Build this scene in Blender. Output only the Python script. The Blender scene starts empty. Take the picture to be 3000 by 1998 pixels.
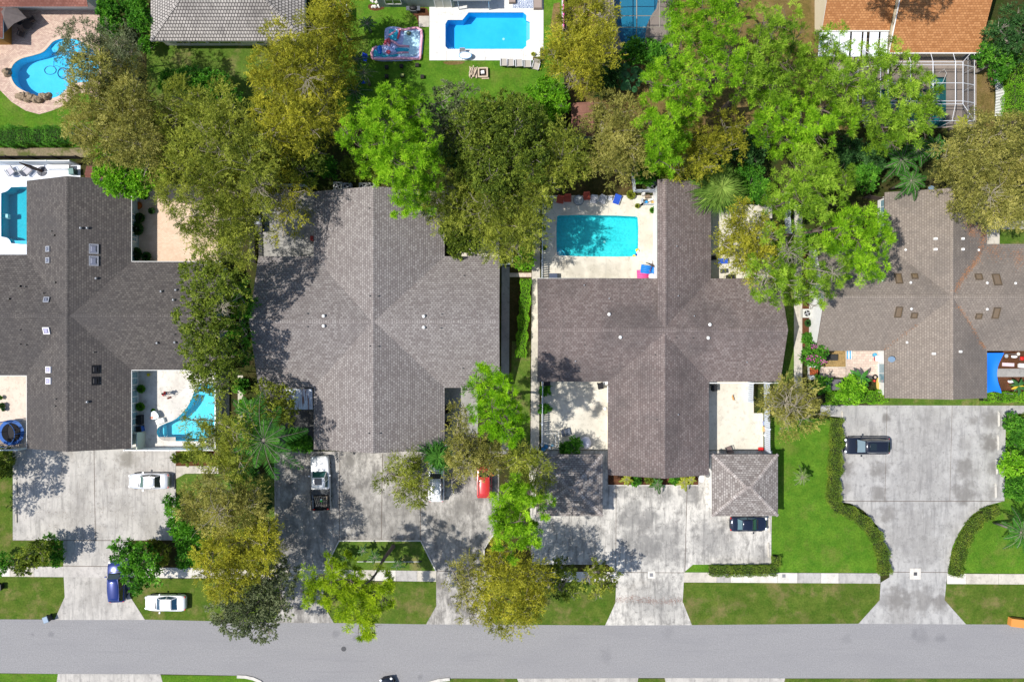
import bpy, bmesh, math, random
import numpy as np
from mathutils import Vector, Matrix
from mathutils.geometry import tessellate_polygon

# ---------------------------------------------------------------- camera, sky, sun, exposure
C = bpy.context.scene.collection
scene = bpy.context.scene
CAM_H = 92.0          # metres above the ground, looking straight down
S = 25.0              # photograph pixels (3000 wide) per metre at ground level
cam_data = bpy.data.cameras.new('camera')
cam_data.sensor_width = 36.0
cam_data.lens = 36.0 * CAM_H / (3000.0 / S)
cam_data.clip_end = 2000.0
cam = bpy.data.objects.new('camera', cam_data)
cam.location = (0, 0, CAM_H)
C.objects.link(cam)
scene.camera = cam

SUN_DIR = Vector((0.60, 0.085, -1.0)).normalized()      # the way the light travels
world = bpy.data.worlds.new('World')
scene.world = world
world.use_nodes = True
wn = world.node_tree
wn.nodes.clear()
w_out = wn.nodes.new('ShaderNodeOutputWorld')
w_bg = wn.nodes.new('ShaderNodeBackground')
w_sky = wn.nodes.new('ShaderNodeTexSky')
w_sky.sky_type = 'NISHITA'
w_sky.sun_disc = False
w_sky.sun_elevation = math.asin(-SUN_DIR.z)
w_sky.sun_rotation = math.atan2(-SUN_DIR.x, -SUN_DIR.y)
w_bg.inputs["Strength"].default_value = 0.13
wn.links.new(w_sky.outputs[0], w_bg.inputs['Color'])
wn.links.new(w_bg.outputs[0], w_out.inputs['Surface'])
sun_data = bpy.data.lights.new('sun', 'SUN')
sun_data.energy = 4.6
sun_data.angle = math.radians(0.5)
sun_data.color = (1.0, 0.955, 0.88)
sun = bpy.data.objects.new('sun', sun_data)
sun.rotation_euler = SUN_DIR.to_track_quat('-Z', 'Y').to_euler()
sun.location = (-40, -6, 70)
C.objects.link(sun)
scene.view_settings.view_transform = 'Standard'
scene.view_settings.look = 'None'
scene.view_settings.gamma = 1.0
scene.view_settings.exposure = 0.26
try:
    scene.view_settings.use_curve_mapping = False
    scene.cycles.max_bounces = 8
    scene.cycles.transparent_max_bounces = 12
except Exception:
    pass

# ---------------------------------------------------------------- helpers
def P(px, py, h=0.0):
    """a place read off the photograph (3000 px wide), standing at height h, in metres"""
    k = (CAM_H - h) / CAM_H
    return ((px - 1500.0) / S * k, (999.0 - py) / S * k, h)

def PP(pts, h=0.0):
    return [P(x, y, h)[:2] for x, y in pts]

def tag(o, label=None, cat=None, group=None, kind=None):
    if label: o['label'] = label
    if cat: o['category'] = cat
    if group: o['group'] = group
    if kind: o['kind'] = kind
    return o

def thing(name, label, cat, loc=(0, 0, 0), rz=0.0, group=None):
    o = bpy.data.objects.new(name, None)
    o.empty_display_size = 0.3
    C.objects.link(o)
    o.location = loc
    o.rotation_euler = (0, 0, rz)
    return tag(o, label, cat, group)

class MB:
    """collects shapes, then links them as ONE mesh object"""
    def __init__(s):
        s.v = []; s.f = []; s.uv = []; s.m = []
        s.cur = 0
    def face(s, pts, uv=None):
        n = len(s.v)
        s.v += [tuple(p) for p in pts]
        s.f.append(tuple(range(n, n + len(pts))))
        s.uv.append(uv); s.m.append(s.cur)
        return s
    def raw(s, vs, fs):
        n = len(s.v)
        s.v += [tuple(p) for p in vs]
        for f in fs:
            s.f.append(tuple(i + n for i in f)); s.uv.append(None); s.m.append(s.cur)
        return s
    def box(s, c, d, rz=0.0, rx=0.0, ry=0.0, taper=1.0):
        M = Matrix.Translation(c) @ Matrix.Rotation(rz, 4, 'Z') @ Matrix.Rotation(ry, 4, 'Y') @ Matrix.Rotation(rx, 4, 'X')
        x, y, z = d[0] / 2, d[1] / 2, d[2] / 2
        vs = []
        for k, t in ((-1, 1.0), (1, taper)):
            for i, j in ((-1, -1), (1, -1), (1, 1), (-1, 1)):
                vs.append(M @ Vector((i * x * t, j * y * t, k * z)))
        return s.raw(vs, [(3, 2, 1, 0), (4, 5, 6, 7), (0, 1, 5, 4), (1, 2, 6, 5), (2, 3, 7, 6), (3, 0, 4, 7)])
    def tube(s, pts, r, n=6, cap=True):
        pts = [Vector(p) for p in pts]
        if not hasattr(r, '__len__'): r = [r] * len(pts)
        vs, fs = [], []
        for i, p in enumerate(pts):
            d = (pts[min(i + 1, len(pts) - 1)] - pts[max(i - 1, 0)])
            if d.length < 1e-6: d = Vector((0, 0, 1))
            d.normalize()
            a = d.cross(Vector((0, 0, 1)) if abs(d.z) < 0.9 else Vector((1, 0, 0))).normalized()
            b = d.cross(a)
            for k in range(n):
                t = 2 * math.pi * k / n
                vs.append(p + (a * math.cos(t) + b * math.sin(t)) * r[i])
        for i in range(len(pts) - 1):
            for k in range(n):
                k2 = (k + 1) % n
                fs.append((i * n + k, i * n + k2, (i + 1) * n + k2, (i + 1) * n + k))
        if cap:
            fs.append(tuple(range(n - 1, -1, -1)))
            fs.append(tuple((len(pts) - 1) * n + k for k in range(n)))
        return s.raw(vs, fs)
    def cyl(s, c, r, h, n=16, r2=None):
        r2 = r if r2 is None else r2
        return s.tube([c, (c[0], c[1], c[2] + h)], [r, r2], n)
    def lathe(s, c, prof, n=16, sx=1.0, sy=1.0, cap=True):
        """prof: (radius, z) list"""
        vs, fs = [], []
        for r, z in prof:
            for k in range(n):
                t = 2 * math.pi * k / n
                vs.append((c[0] + math.cos(t) * r * sx, c[1] + math.sin(t) * r * sy, c[2] + z))
        for i in range(len(prof) - 1):
            for k in range(n):
                k2 = (k + 1) % n
                fs.append((i * n + k, i * n + k2, (i + 1) * n + k2, (i + 1) * n + k))
        if cap:
            fs.append(tuple(range(n - 1, -1, -1)))
            fs.append(tuple((len(prof) - 1) * n + k for k in range(n)))
        return s.raw(vs, fs)
    def prism(s, pts, z0, z1, holes=(), bottom=False):
        """polygon (x,y) extruded from z0 to z1"""
        loops = [list(pts)] + [list(h) for h in holes]
        flat = [p for l in loops for p in l]
        tris = tessellate_polygon([[Vector((p[0], p[1], 0)) for p in l] for l in loops])
        vs = [(p[0], p[1], z1) for p in flat]
        fs = []
        for t in tris:
            a, b, c = (Vector(flat[i]) for i in t)
            cr = (b - a).x * (c - a).y - (b - a).y * (c - a).x
            fs.append(tuple(t) if cr > 0 else tuple(reversed(t)))
        s.raw(vs, fs)
        if bottom:
            s.raw([(p[0], p[1], z0) for p in flat], [tuple(reversed(f)) for f in fs])
        if abs(z1 - z0) > 1e-6:
            for l in loops:
                n = len(l)
                for i in range(n):
                    a, b = l[i], l[(i + 1) % n]
                    s.raw([(a[0], a[1], z0), (b[0], b[1], z0), (b[0], b[1], z1), (a[0], a[1], z1)], [(0, 1, 2, 3)])
        return s
    def blob(s, c, r, seed=0, rough=0.15, n=8, m=6):
        rnd = random.Random(seed)
        r = (r, r, r) if not hasattr(r, '__len__') else r
        vs = [(c[0], c[1], c[2] + r[2])]
        for i in range(1, m):
            th = math.pi * i / m
            for k in range(n):
                ph = 2 * math.pi * k / n
                q = 1 + rnd.uniform(-rough, rough)
                vs.append((c[0] + r[0] * q * math.sin(th) * math.cos(ph), c[1] + r[1] * q * math.sin(th) * math.sin(ph), c[2] + r[2] * q * math.cos(th)))
        vs.append((c[0], c[1], c[2] - r[2]))
        fs = []
        for k in range(n):
            k2 = (k + 1) % n
            fs.append((0, 1 + k, 1 + k2))
            fs.append((len(vs) - 1, 1 + (m - 2) * n + k2, 1 + (m - 2) * n + k))
            for i in range(m - 2):
                fs.append((1 + i * n + k, 1 + (i + 1) * n + k, 1 + (i + 1) * n + k2, 1 + i * n + k2))
        return s.raw(vs, fs)
    def build(s, name, mats, parent=None, world=False, smooth=False, label=None):
        me = bpy.data.meshes.new(name)
        vs = s.v
        if world and parent is not None:
            l = parent.location
            vs = [(v[0] - l[0], v[1] - l[1], v[2] - l[2]) for v in vs]
        me.from_pydata(vs, [], s.f)
        if not isinstance(mats, (list, tuple)): mats = [mats]
        for m in mats: me.materials.append(m)
        if any(s.m): me.polygons.foreach_set('material_index', s.m)
        if any(u is not None for u in s.uv):
            ul = me.uv_layers.new(name='uv')
            for p, u in zip(me.polygons, s.uv):
                if u is not None:
                    for li, c in zip(p.loop_indices, u): ul.data[li].uv = c
        if smooth: me.shade_smooth()
        me.update()
        o = bpy.data.objects.new(name, me)
        C.objects.link(o)
        if parent is not None: o.parent = parent
        if label: o['label'] = label
        return o

def struct(name, mb, m, label=None):
    return tag(mb.build(name, m), label=label, kind='structure')

def smooth_poly(pts, it=2):
    for _ in range(it):
        q = []
        for i in range(len(pts)):
            a, b = pts[i], pts[(i + 1) % len(pts)]
            q.append((a[0] * .75 + b[0] * .25, a[1] * .75 + b[1] * .25))
            q.append((a[0] * .25 + b[0] * .75, a[1] * .25 + b[1] * .75))
        pts = q
    return pts

def dup(root, loc, rz, label=None):
    r = root.copy(); C.objects.link(r)
    r.location = loc; r.rotation_euler = (0, 0, rz)
    if label: r['label'] = label
    for ch in list(root.children):
        c = ch.copy(); C.objects.link(c); c.parent = r
        for g in list(ch.children):
            d = g.copy(); C.objects.link(d); d.parent = c
    return r

# ---------------------------------------------------------------- materials
class NT:
    def __init__(s, name, rough=0.8, spec=0.3):
        s.m = bpy.data.materials.new(name); s.m.use_nodes = True
        s.t = s.m.node_tree; s.b = s.t.nodes['Principled BSDF']
        s.b.inputs['Roughness'].default_value = rough
        s.b.inputs['Specular IOR Level'].default_value = spec
        s.pos = None
    def n(s, typ, **kw):
        x = s.t.nodes.new(typ)
        for k, v in kw.items():
            if k in x.inputs: x.inputs[k].default_value = v
            else: setattr(x, k, v)
        return x
    def l(s, a, b): s.t.links.new(a, b)
    def position(s, scale=None):
        if s.pos is None: s.pos = s.n('ShaderNodeNewGeometry').outputs['Position']
        if scale is None: return s.pos
        m = s.n('ShaderNodeMapping'); m.inputs['Scale'].default_value = scale
        s.l(s.pos, m.inputs['Vector']); return m.outputs[0]
    def noise(s, scale, detail=4, vec=None, rough=0.6, lo=0.4, hi=0.6):
        x = s.n('ShaderNodeTexNoise'); x.inputs['Scale'].default_value = scale
        x.inputs['Detail'].default_value = detail; x.inputs['Roughness'].default_value = rough
        s.l(vec if vec is not None else s.position(), x.inputs['Vector'])
        r = s.n('ShaderNodeMapRange'); r.inputs['From Min'].default_value = lo; r.inputs['From Max'].default_value = hi
        s.l(x.outputs['Fac'], r.inputs['Value']); return r.outputs[0]
    def mix(s, f, a, b, mode='MIX'):
        x = s.n('ShaderNodeMix', data_type='RGBA', blend_type=mode)
        for q, k in ((f, 0), (a, 6), (b, 7)):
            if hasattr(q, 'is_linked') or hasattr(q, 'links'): s.l(q, x.inputs[k])
            elif k == 0: x.inputs[0].default_value = q
            else: x.inputs[k].default_value = (q[0], q[1], q[2], 1)
        return x.outputs[2]
    def math(s, op, a, b=0.0, clamp=False):
        x = s.n('ShaderNodeMath', operation=op, use_clamp=clamp)
        for q, k in ((a, 0), (b, 1)):
            if hasattr(q, 'links'): s.l(q, x.inputs[k])
            else: x.inputs[k].default_value = q
        return x.outputs[0]
    def color(s, c):
        if hasattr(c, 'links'): s.l(c, s.b.inputs['Base Color'])
        else: s.b.inputs['Base Color'].default_value = (c[0], c[1], c[2], 1)
    def bump(s, h, strength=0.3, dist=0.02):
        x = s.n('ShaderNodeBump'); x.inputs['Strength'].default_value = strength; x.inputs['Distance'].default_value = dist
        s.l(h, x.inputs['Height']); s.l(x.outputs[0], s.b.inputs['Normal'])
    def blots(s, col, spots, dark):
        """soft stains on the ground at given places: (px, py, radius m, strength)"""
        pos = s.position((1, 1, 0))
        wob = s.n('ShaderNodeTexNoise'); wob.inputs['Scale'].default_value = 1.3; wob.inputs['Detail'].default_value = 4
        s.l(pos, wob.inputs['Vector'])
        tot = None
        for px, py, r, st in spots:
            d = s.n('ShaderNodeVectorMath', operation='DISTANCE')
            s.l(pos, d.inputs[0]); x, y, _ = P(px, py); d.inputs[1].default_value = (x, y, 0)
            w = s.math('MULTIPLY_ADD', wob.outputs['Fac'], 1.6 * r); w.node.inputs[2].default_value = -0.8 * r
            dd = s.math('ADD', d.outputs['Value'], w)
            mr = s.n('ShaderNodeMapRange'); mr.interpolation_type = 'SMOOTHSTEP'
            mr.inputs['From Min'].default_value = r * 1.1; mr.inputs['From Max'].default_value = r * 0.2
            mr.inputs['To Max'].default_value = st
            s.l(dd, mr.inputs['Value'])
            tot = mr.outputs[0] if tot is None else s.math('MAXIMUM', tot, mr.outputs[0])
        return s.mix(tot, col, dark)

MATS = {}
def plain(name, c, rough=0.6, metal=0.0, spec=0.3, var=0.0):
    if name in MATS: return MATS[name]
    t = NT(name, rough, spec)
    t.b.inputs['Metallic'].default_value = metal
    if var:
        f = t.noise(3.0, 5, lo=0.3, hi=0.7)
        t.color(t.mix(f, [x * (1 - var) for x in c], [min(1, x * (1 + var)) for x in c]))
    else: t.color(c)
    MATS[name] = t.m
    return t.m

def grass(name, a, b, patch, pf=(0.55, 0.75), scale=0.25):
    t = NT(name, 0.95, 0.05)
    fine = t.noise(4.5, 8, rough=0.85, lo=0.34, hi=0.66)
    mid = t.noise(0.9, 4, lo=0.35, hi=0.65)
    c = t.mix(fine, [x * 0.55 for x in a], [min(1, x * 1.45) for x in a])
    c2 = t.mix(fine, [x * 0.55 for x in b], [x * 1.45 for x in b])
    c = t.mix(mid, c, c2)
    p = t.noise(scale, 7, rough=0.68, lo=pf[0], hi=pf[1])
    pc = t.mix(fine, [x * 0.7 for x in patch], [x * 1.3 for x in patch])
    c = t.mix(p, c, pc)
    tn = t.noise(0.35, 5, lo=0.35, hi=0.65)
    c = t.mix(t.math('MULTIPLY', tn, 0.35), c, [x * 0.55 for x in a])
    t.color(c); t.bump(t.noise(14.0, 4, rough=0.8, lo=0.2, hi=0.8), 0.9, 0.06)
    return t.m

def concrete(name, base, dark, spots=None, streak=None, mott=(0.45, 0.7), msc=0.35, tint=(0.30, 0.26, 0.21), sd=(0.10, 0.09, 0.08), fine=0.13):
    t = NT(name, 0.9, 0.15)
    f1 = t.noise(msc, 12, vec=t.position((1.5, 0.8, 1)), rough=0.72, lo=mott[0], hi=mott[1])
    c = t.mix(f1, base, dark)
    f4 = t.noise(1.5, 12, rough=0.8, lo=0.53, hi=0.61)
    c = t.mix(t.math('MULTIPLY', f4, 0.62), c, [x * 0.72 for x in dark])
    if streak:
        f2 = t.noise(1.0, 9, vec=t.position(streak), rough=0.7, lo=0.5, hi=0.66)
        c = t.mix(t.math('MULTIPLY', f2, 0.75), c, [x * 0.85 for x in dark])
    f3 = t.noise(0.22, 5, lo=0.58, hi=0.8)
    c = t.mix(t.math('MULTIPLY', f3, 0.5), c, tint)
    g = t.noise(22.0, 3, lo=0.2, hi=0.8)
    c = t.mix(t.math('MULTIPLY', g, fine * 2), c, [x * 0.7 for x in base])
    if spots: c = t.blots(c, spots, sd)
    t.color(c); t.bump(g, 0.3, 0.01)
    return t.m

def shingle(name, a, b, dark, bw=0.36, bh=0.25, stain=None, sp=(0.5, 0.72), mortar=0.35, lichen=None):
    t = NT(name, 0.95, 0.12)
    uv = t.n('ShaderNodeTexCoord').outputs['UV']
    br = t.n('ShaderNodeTexBrick'); t.l(uv, br.inputs['Vector'])
    br.inputs['Scale'].default_value = 1.0
    br.inputs['Brick Width'].default_value = bw; br.inputs['Row Height'].default_value = bh
    br.inputs['Mortar Size'].default_value = 0.03; br.inputs['Mortar Smooth'].default_value = 0.4
    br.inputs['Color1'].default_value = (0, 0, 0, 1); br.inputs['Color2'].default_value = (1, 1, 1, 1); br.inputs['Mortar'].default_value = (.5, .5, .5, 1)
    c = t.mix(br.outputs['Color'], a, b)
    m2 = t.n('ShaderNodeMapping'); m2.inputs['Scale'].default_value = (3.0, 5.0, 1); t.l(uv, m2.inputs['Vector'])
    n2 = t.noise(1.0, 3, vec=m2.outputs[0], rough=0.8, lo=0.35, hi=0.65)
    c = t.mix(t.math('MULTIPLY', n2, 0.18), c, b)
    c = t.mix(t.math('MULTIPLY', br.outputs['Fac'], mortar * 2, True), c, dark)
    st = stain or dark
    s1 = t.noise(0.16, 6, rough=0.6, lo=sp[0], hi=sp[1])
    c = t.mix(t.math('MULTIPLY', s1, 0.62), c, st)
    m3 = t.n('ShaderNodeMapping'); m3.inputs['Scale'].default_value = (2.2, 0.25, 1); t.l(uv, m3.inputs['Vector'])
    s2 = t.noise(1.0, 5, vec=m3.outputs[0], lo=0.5, hi=0.75)
    c = t.mix(t.math('MULTIPLY', s2, 0.35), c, st)
    if lichen:
        s3 = t.noise(0.4, 6, rough=0.7, lo=lichen[1], hi=lichen[1] + 0.1)
        c = t.mix(t.math('MULTIPLY', s3, 0.8), c, lichen[0])
    t.color(c)
    t.bump(br.outputs['Fac'], 0.5, -0.02)
    return t.m

def leafmat(name, lo, mid, hi, transl=0.35, rough=0.55):
    t = NT(name, rough, 0.2)
    at = t.n('ShaderNodeAttribute', attribute_name='v')
    r = t.n('ShaderNodeValToRGB'); t.l(at.outputs['Fac'], r.inputs['Fac'])
    r.color_ramp.elements[0].color = (*lo, 1); r.color_ramp.elements[1].color = (*hi, 1)
    e = r.color_ramp.elements.new(0.5); e.color = (*mid, 1)
    t.l(r.outputs['Color'], t.b.inputs['Base Color'])
    tr = t.n('ShaderNodeBsdfTranslucent')
    g = t.n('ShaderNodeMix', data_type='RGBA', blend_type='MULTIPLY'); g.inputs[0].default_value = 1
    t.l(r.outputs['Color'], g.inputs[6]); g.inputs[7].default_value = (1.2, 1.15, 0.5, 1)
    t.l(g.outputs[2], tr.inputs['Color'])
    mx = t.n('ShaderNodeMixShader'); mx.inputs[0].default_value = transl
    t.l(t.b.outputs[0], mx.inputs[1]); t.l(tr.outputs[0], mx.inputs[2])
    t.l(mx.outputs[0], t.t.nodes['Material Output'].inputs['Surface'])
    return t.m

def watermat(name, tint, ripple=2.0, strength=0.25):
    t = NT(name, 0.05, 0.5)
    t.t.nodes.remove(t.b)
    tr = t.n('ShaderNodeBsdfTransparent')
    t.l(t.mix(t.noise(ripple * 2.2, 4, rough=.6, lo=.4, hi=.6), tint, [min(1, x * (1 - .30 * strength)) for x in tint]), tr.inputs['Color'])  # tint varied by noise: ripple light put into the water colour
    gl = t.n('ShaderNodeBsdfGlossy'); gl.inputs['Roughness'].default_value = 0.06
    lw = t.n('ShaderNodeFresnel'); lw.inputs['IOR'].default_value = 1.33
    no = t.n('ShaderNodeTexNoise'); no.inputs['Scale'].default_value = ripple; no.inputs['Detail'].default_value = 3
    no.inputs['Distortion'].default_value = 0.8
    t.l(t.position(), no.inputs['Vector'])
    bp = t.n('ShaderNodeBump'); bp.inputs['Strength'].default_value = strength; bp.inputs['Distance'].default_value = 0.1
    t.l(no.outputs['Fac'], bp.inputs['Height']); t.l(bp.outputs[0], gl.inputs['Normal']); t.l(bp.outputs[0], lw.inputs['Normal'])
    mx = t.n('ShaderNodeMixShader'); t.l(lw.outputs[0], mx.inputs[0]); t.l(tr.outputs[0], mx.inputs[1]); t.l(gl.outputs[0], mx.inputs[2])
    t.l(mx.outputs[0], t.t.nodes['Material Output'].inputs['Surface'])
    return t.m

def glassy(name, c, rough=0.08):
    t = NT(name, rough, 0.8); t.color(c); t.b.inputs['Coat Weight'].default_value = 0.5
    return t.m

def pavers(name, a, b, c3, w=0.25, h=0.13, joint=(0.16, 0.12, 0.10)):
    t = NT(name, 0.9, 0.15)
    br = t.n('ShaderNodeTexBrick'); t.l(t.position(), br.inputs['Vector'])
    br.inputs['Scale'].default_value = 1.0; br.inputs['Brick Width'].default_value = w; br.inputs['Row Height'].default_value = h
    br.inputs['Mortar Size'].default_value = 0.012
    br.inputs['Color1'].default_value = (0, 0, 0, 1); br.inputs['Color2'].default_value = (1, 1, 1, 1); br.inputs['Mortar'].default_value = (.4, .4, .4, 1)
    c = t.mix(br.outputs['Color'], a, b)
    c = t.mix(t.noise(0.6, 5, lo=0.5, hi=0.7), c, c3)
    c = t.mix(t.math('MULTIPLY', br.outputs['Fac'], 0.6), c, joint)
    t.color(c)
    return t.m

WHITE = plain('white_paint', (0.78, 0.78, 0.77), 0.6, var=0.05)
OFFW = plain('off_white_stucco', (0.62, 0.60, 0.55), 0.9, var=0.08)
BLACK = plain('black_plastic', (0.012, 0.012, 0.014), 0.5)
DGREY = plain('dark_grey_plastic', (0.05, 0.055, 0.06), 0.55)
GREYM = plain('grey_metal', (0.42, 0.43, 0.45), 0.4, 0.6)
RUBBER = plain('rubber', (0.02, 0.02, 0.02), 0.85)
WOOD = plain('weathered_wood', (0.26, 0.19, 0.13), 0.85, var=0.25)
GWOOD = plain('grey_fence_wood', (0.22, 0.20, 0.18), 0.9, var=0.25)
BLUEFAB = plain('blue_fabric', (0.015, 0.07, 0.42), 0.8)
TERRA = plain('terracotta', (0.45, 0.12, 0.05), 0.8)
# ---------------------------------------------------------------- ground, pools, paving
POOLS = {
 'kidney': smooth_poly([(157,121),(190,112),(232,118),(268,142),(292,180),(290,222),(262,241),(228,242),(204,252),(190,268),(172,284),(148,290),(118,288),(80,272),(50,256),(36,236),(31,212),(38,190),(60,173),(98,164),(128,155),(143,138)], 2),
 'wide': [(1305,72),(1312,60),(1355,60),(1373,38),(1533,38),(1542,46),(1542,62),(1552,66),(1552,116),(1542,122),(1542,136),(1532,145),(1312,145),(1305,137)],
 'cage_mid': smooth_poly([(1795,-90),(1932,-90),(1928,20),(1906,48),(1892,85),(1886,160),(1850,178),(1815,120),(1800,50)], 1),
 'cage_right': [(2558,264),(2725,264),(2725,227),(2771,227),(2771,372),(2558,372)],
 'arched': smooth_poly([(34,548),(160,548),(160,716),(34,716),(30,704),(22,697),(5,694),(4,694),(4,566),(5,566),(20,562),(30,553)], 1),
 'court': smooth_poly([(1638,630),(1862,633),(1870,641),(1869,746),(1862,753),(1638,751),(1630,743),(1630,638)], 1),
 'curved': smooth_poly([(590,1122),(644,1122),(644,1292),(500,1292),(478,1290),(464,1280),(459,1266),(463,1252),(480,1242),(513,1230),(536,1209),(555,1184),(566,1156),(574,1134)], 1),
}
M_base = grass('ground_cover', (0.030, 0.052, 0.010), (0.055, 0.050, 0.018), (0.085, 0.062, 0.032), (0.5, 0.7), 0.35)
M_lawn = grass('fresh_lawn', (0.070, 0.175, 0.014), (0.115, 0.225, 0.020), (0.180, 0.200, 0.045), (0.52, 0.75), 0.3)
M_lawn2 = grass('patchy_lawn', (0.075, 0.150, 0.018), (0.130, 0.185, 0.034), (0.270, 0.210, 0.100), (0.52, 0.68), 0.3)
M_verge = grass('verge_grass', (0.066, 0.125, 0.014), (0.115, 0.155, 0.026), (0.210, 0.180, 0.070), (0.5, 0.66), 0.4)
M_dry = grass('dry_grass', (0.130, 0.105, 0.030), (0.200, 0.140, 0.050), (0.240, 0.160, 0.075), (0.45, 0.65), 0.3)
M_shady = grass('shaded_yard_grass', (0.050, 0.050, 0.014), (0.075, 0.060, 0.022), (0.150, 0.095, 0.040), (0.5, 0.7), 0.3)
M_mulch = grass('mulch', (0.110, 0.050, 0.025), (0.150, 0.065, 0.035), (0.070, 0.035, 0.020), (0.5, 0.7), 0.8)
M_sand = grass('sandy_path', (0.30, 0.24, 0.16), (0.24, 0.21, 0.13), (0.10, 0.13, 0.03), (0.48, 0.58), 0.5)
M_gravel = grass('tan_gravel', (0.42, 0.28, 0.12), (0.36, 0.25, 0.11), (0.22, 0.17, 0.07), (0.55, 0.75), 0.9)

def asphalt():
    t = NT('asphalt', 0.9, 0.2)
    g = t.noise(7.0, 8, rough=0.9, lo=0.33, hi=0.67)
    c = t.mix(g, (0.150, 0.147, 0.150), (0.335, 0.330, 0.336))
    b = t.noise(0.12, 5, vec=t.position((1, 3.0, 1)), lo=0.45, hi=0.75)
    c = t.mix(t.math('MULTIPLY', b, 0.35), c, (0.19, 0.188, 0.20))
    s = t.noise(1.0, 6, vec=t.position((0.12, 2.6, 1)), rough=0.6, lo=0.55, hi=0.75)
    c = t.mix(t.math('MULTIPLY', s, 0.3), c, (0.17, 0.168, 0.18))
    cr = t.noise(0.9, 8, rough=0.75, lo=0.68, hi=0.74)
    c = t.mix(t.math('MULTIPLY', cr, 0.5), c, (0.10, 0.10, 0.105))
    c = t.blots(c, [(985, 1857, 0.6, .35), (2680, 1857, 0.7, .4), (2757, 1868, .7, .35), (2700, 1862, 1.2, .25), (1775, 1920, 1.1, .25), (1960, 1853, .9, .2), (2480, 1870, .8, .2), (1040, 1868, .4, .4), (1230, 1982, .4, .4), (150, 1858, .4, .4), (95, 1858, .3, .4)], (0.11, 0.11, 0.12))
    t.color(c); t.bump(g, 0.5, 0.01)
    return t.m
M_road = asphalt()
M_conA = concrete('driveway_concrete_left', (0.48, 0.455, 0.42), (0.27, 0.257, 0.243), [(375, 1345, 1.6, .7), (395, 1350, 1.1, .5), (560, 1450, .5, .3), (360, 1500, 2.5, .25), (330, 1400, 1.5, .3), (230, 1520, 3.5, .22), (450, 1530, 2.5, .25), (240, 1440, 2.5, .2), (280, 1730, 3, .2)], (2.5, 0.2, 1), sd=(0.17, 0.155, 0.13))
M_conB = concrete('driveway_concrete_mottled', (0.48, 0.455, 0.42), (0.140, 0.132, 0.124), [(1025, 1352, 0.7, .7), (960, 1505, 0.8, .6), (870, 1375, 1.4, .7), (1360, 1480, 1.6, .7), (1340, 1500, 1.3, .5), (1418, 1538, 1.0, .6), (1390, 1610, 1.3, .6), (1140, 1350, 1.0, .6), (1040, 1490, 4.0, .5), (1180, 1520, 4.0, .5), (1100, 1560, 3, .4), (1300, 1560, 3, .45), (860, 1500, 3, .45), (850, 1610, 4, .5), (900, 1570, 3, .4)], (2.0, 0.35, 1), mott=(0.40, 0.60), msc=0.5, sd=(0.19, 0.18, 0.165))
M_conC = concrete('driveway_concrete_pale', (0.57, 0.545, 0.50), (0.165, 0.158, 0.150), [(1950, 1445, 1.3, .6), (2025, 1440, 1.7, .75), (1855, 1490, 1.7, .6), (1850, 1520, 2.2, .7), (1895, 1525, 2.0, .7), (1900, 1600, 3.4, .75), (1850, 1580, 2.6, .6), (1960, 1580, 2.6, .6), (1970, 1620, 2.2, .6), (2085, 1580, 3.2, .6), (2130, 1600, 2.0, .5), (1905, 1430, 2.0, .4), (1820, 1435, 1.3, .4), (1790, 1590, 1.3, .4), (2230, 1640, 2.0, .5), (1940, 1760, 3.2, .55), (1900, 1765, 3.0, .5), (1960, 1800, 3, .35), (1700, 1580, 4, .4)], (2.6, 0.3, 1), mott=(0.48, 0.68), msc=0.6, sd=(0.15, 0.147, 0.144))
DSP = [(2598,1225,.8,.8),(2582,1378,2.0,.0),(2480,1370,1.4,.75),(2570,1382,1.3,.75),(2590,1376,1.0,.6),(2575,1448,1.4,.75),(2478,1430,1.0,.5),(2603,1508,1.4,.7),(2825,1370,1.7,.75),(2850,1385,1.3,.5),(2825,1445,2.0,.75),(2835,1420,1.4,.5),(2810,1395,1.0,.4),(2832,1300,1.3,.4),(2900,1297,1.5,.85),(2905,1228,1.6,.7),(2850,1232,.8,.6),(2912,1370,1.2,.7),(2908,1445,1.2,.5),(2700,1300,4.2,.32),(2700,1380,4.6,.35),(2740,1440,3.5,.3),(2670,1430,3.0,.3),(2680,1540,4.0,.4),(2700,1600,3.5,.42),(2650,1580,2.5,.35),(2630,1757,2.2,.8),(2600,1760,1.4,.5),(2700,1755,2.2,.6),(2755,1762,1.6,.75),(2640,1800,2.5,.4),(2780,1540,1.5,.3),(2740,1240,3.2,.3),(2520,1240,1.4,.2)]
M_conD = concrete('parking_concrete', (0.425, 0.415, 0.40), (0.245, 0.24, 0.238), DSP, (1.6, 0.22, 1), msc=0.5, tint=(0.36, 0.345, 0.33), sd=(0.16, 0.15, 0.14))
M_walk = concrete('sidewalk_concrete', (0.55, 0.51, 0.44), (0.38, 0.35, 0.30), None, (1.2, 1.2, 1))
M_walkL = concrete('new_sidewalk_concrete', (0.64, 0.61, 0.56), (0.50, 0.47, 0.43))
M_walkD = concrete('old_sidewalk_concrete', (0.44, 0.42, 0.40), (0.28, 0.27, 0.26), None, (2, 1, 1))
M_apron = concrete('sidewalk_drive_crossing', (0.50, 0.47, 0.44), (0.36, 0.34, 0.32), None, (2, 1, 1))
M_white = concrete('white_pool_deck', (0.66, 0.65, 0.63), (0.58, 0.57, 0.54), mott=(0.5, 0.9), tint=(0.56, 0.54, 0.50), fine=0.04)
M_bluew = concrete('white_painted_deck', (0.74, 0.77, 0.84), (0.62, 0.65, 0.72), mott=(0.5, 0.9), tint=(0.62, 0.64, 0.70), fine=0.04)
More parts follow.
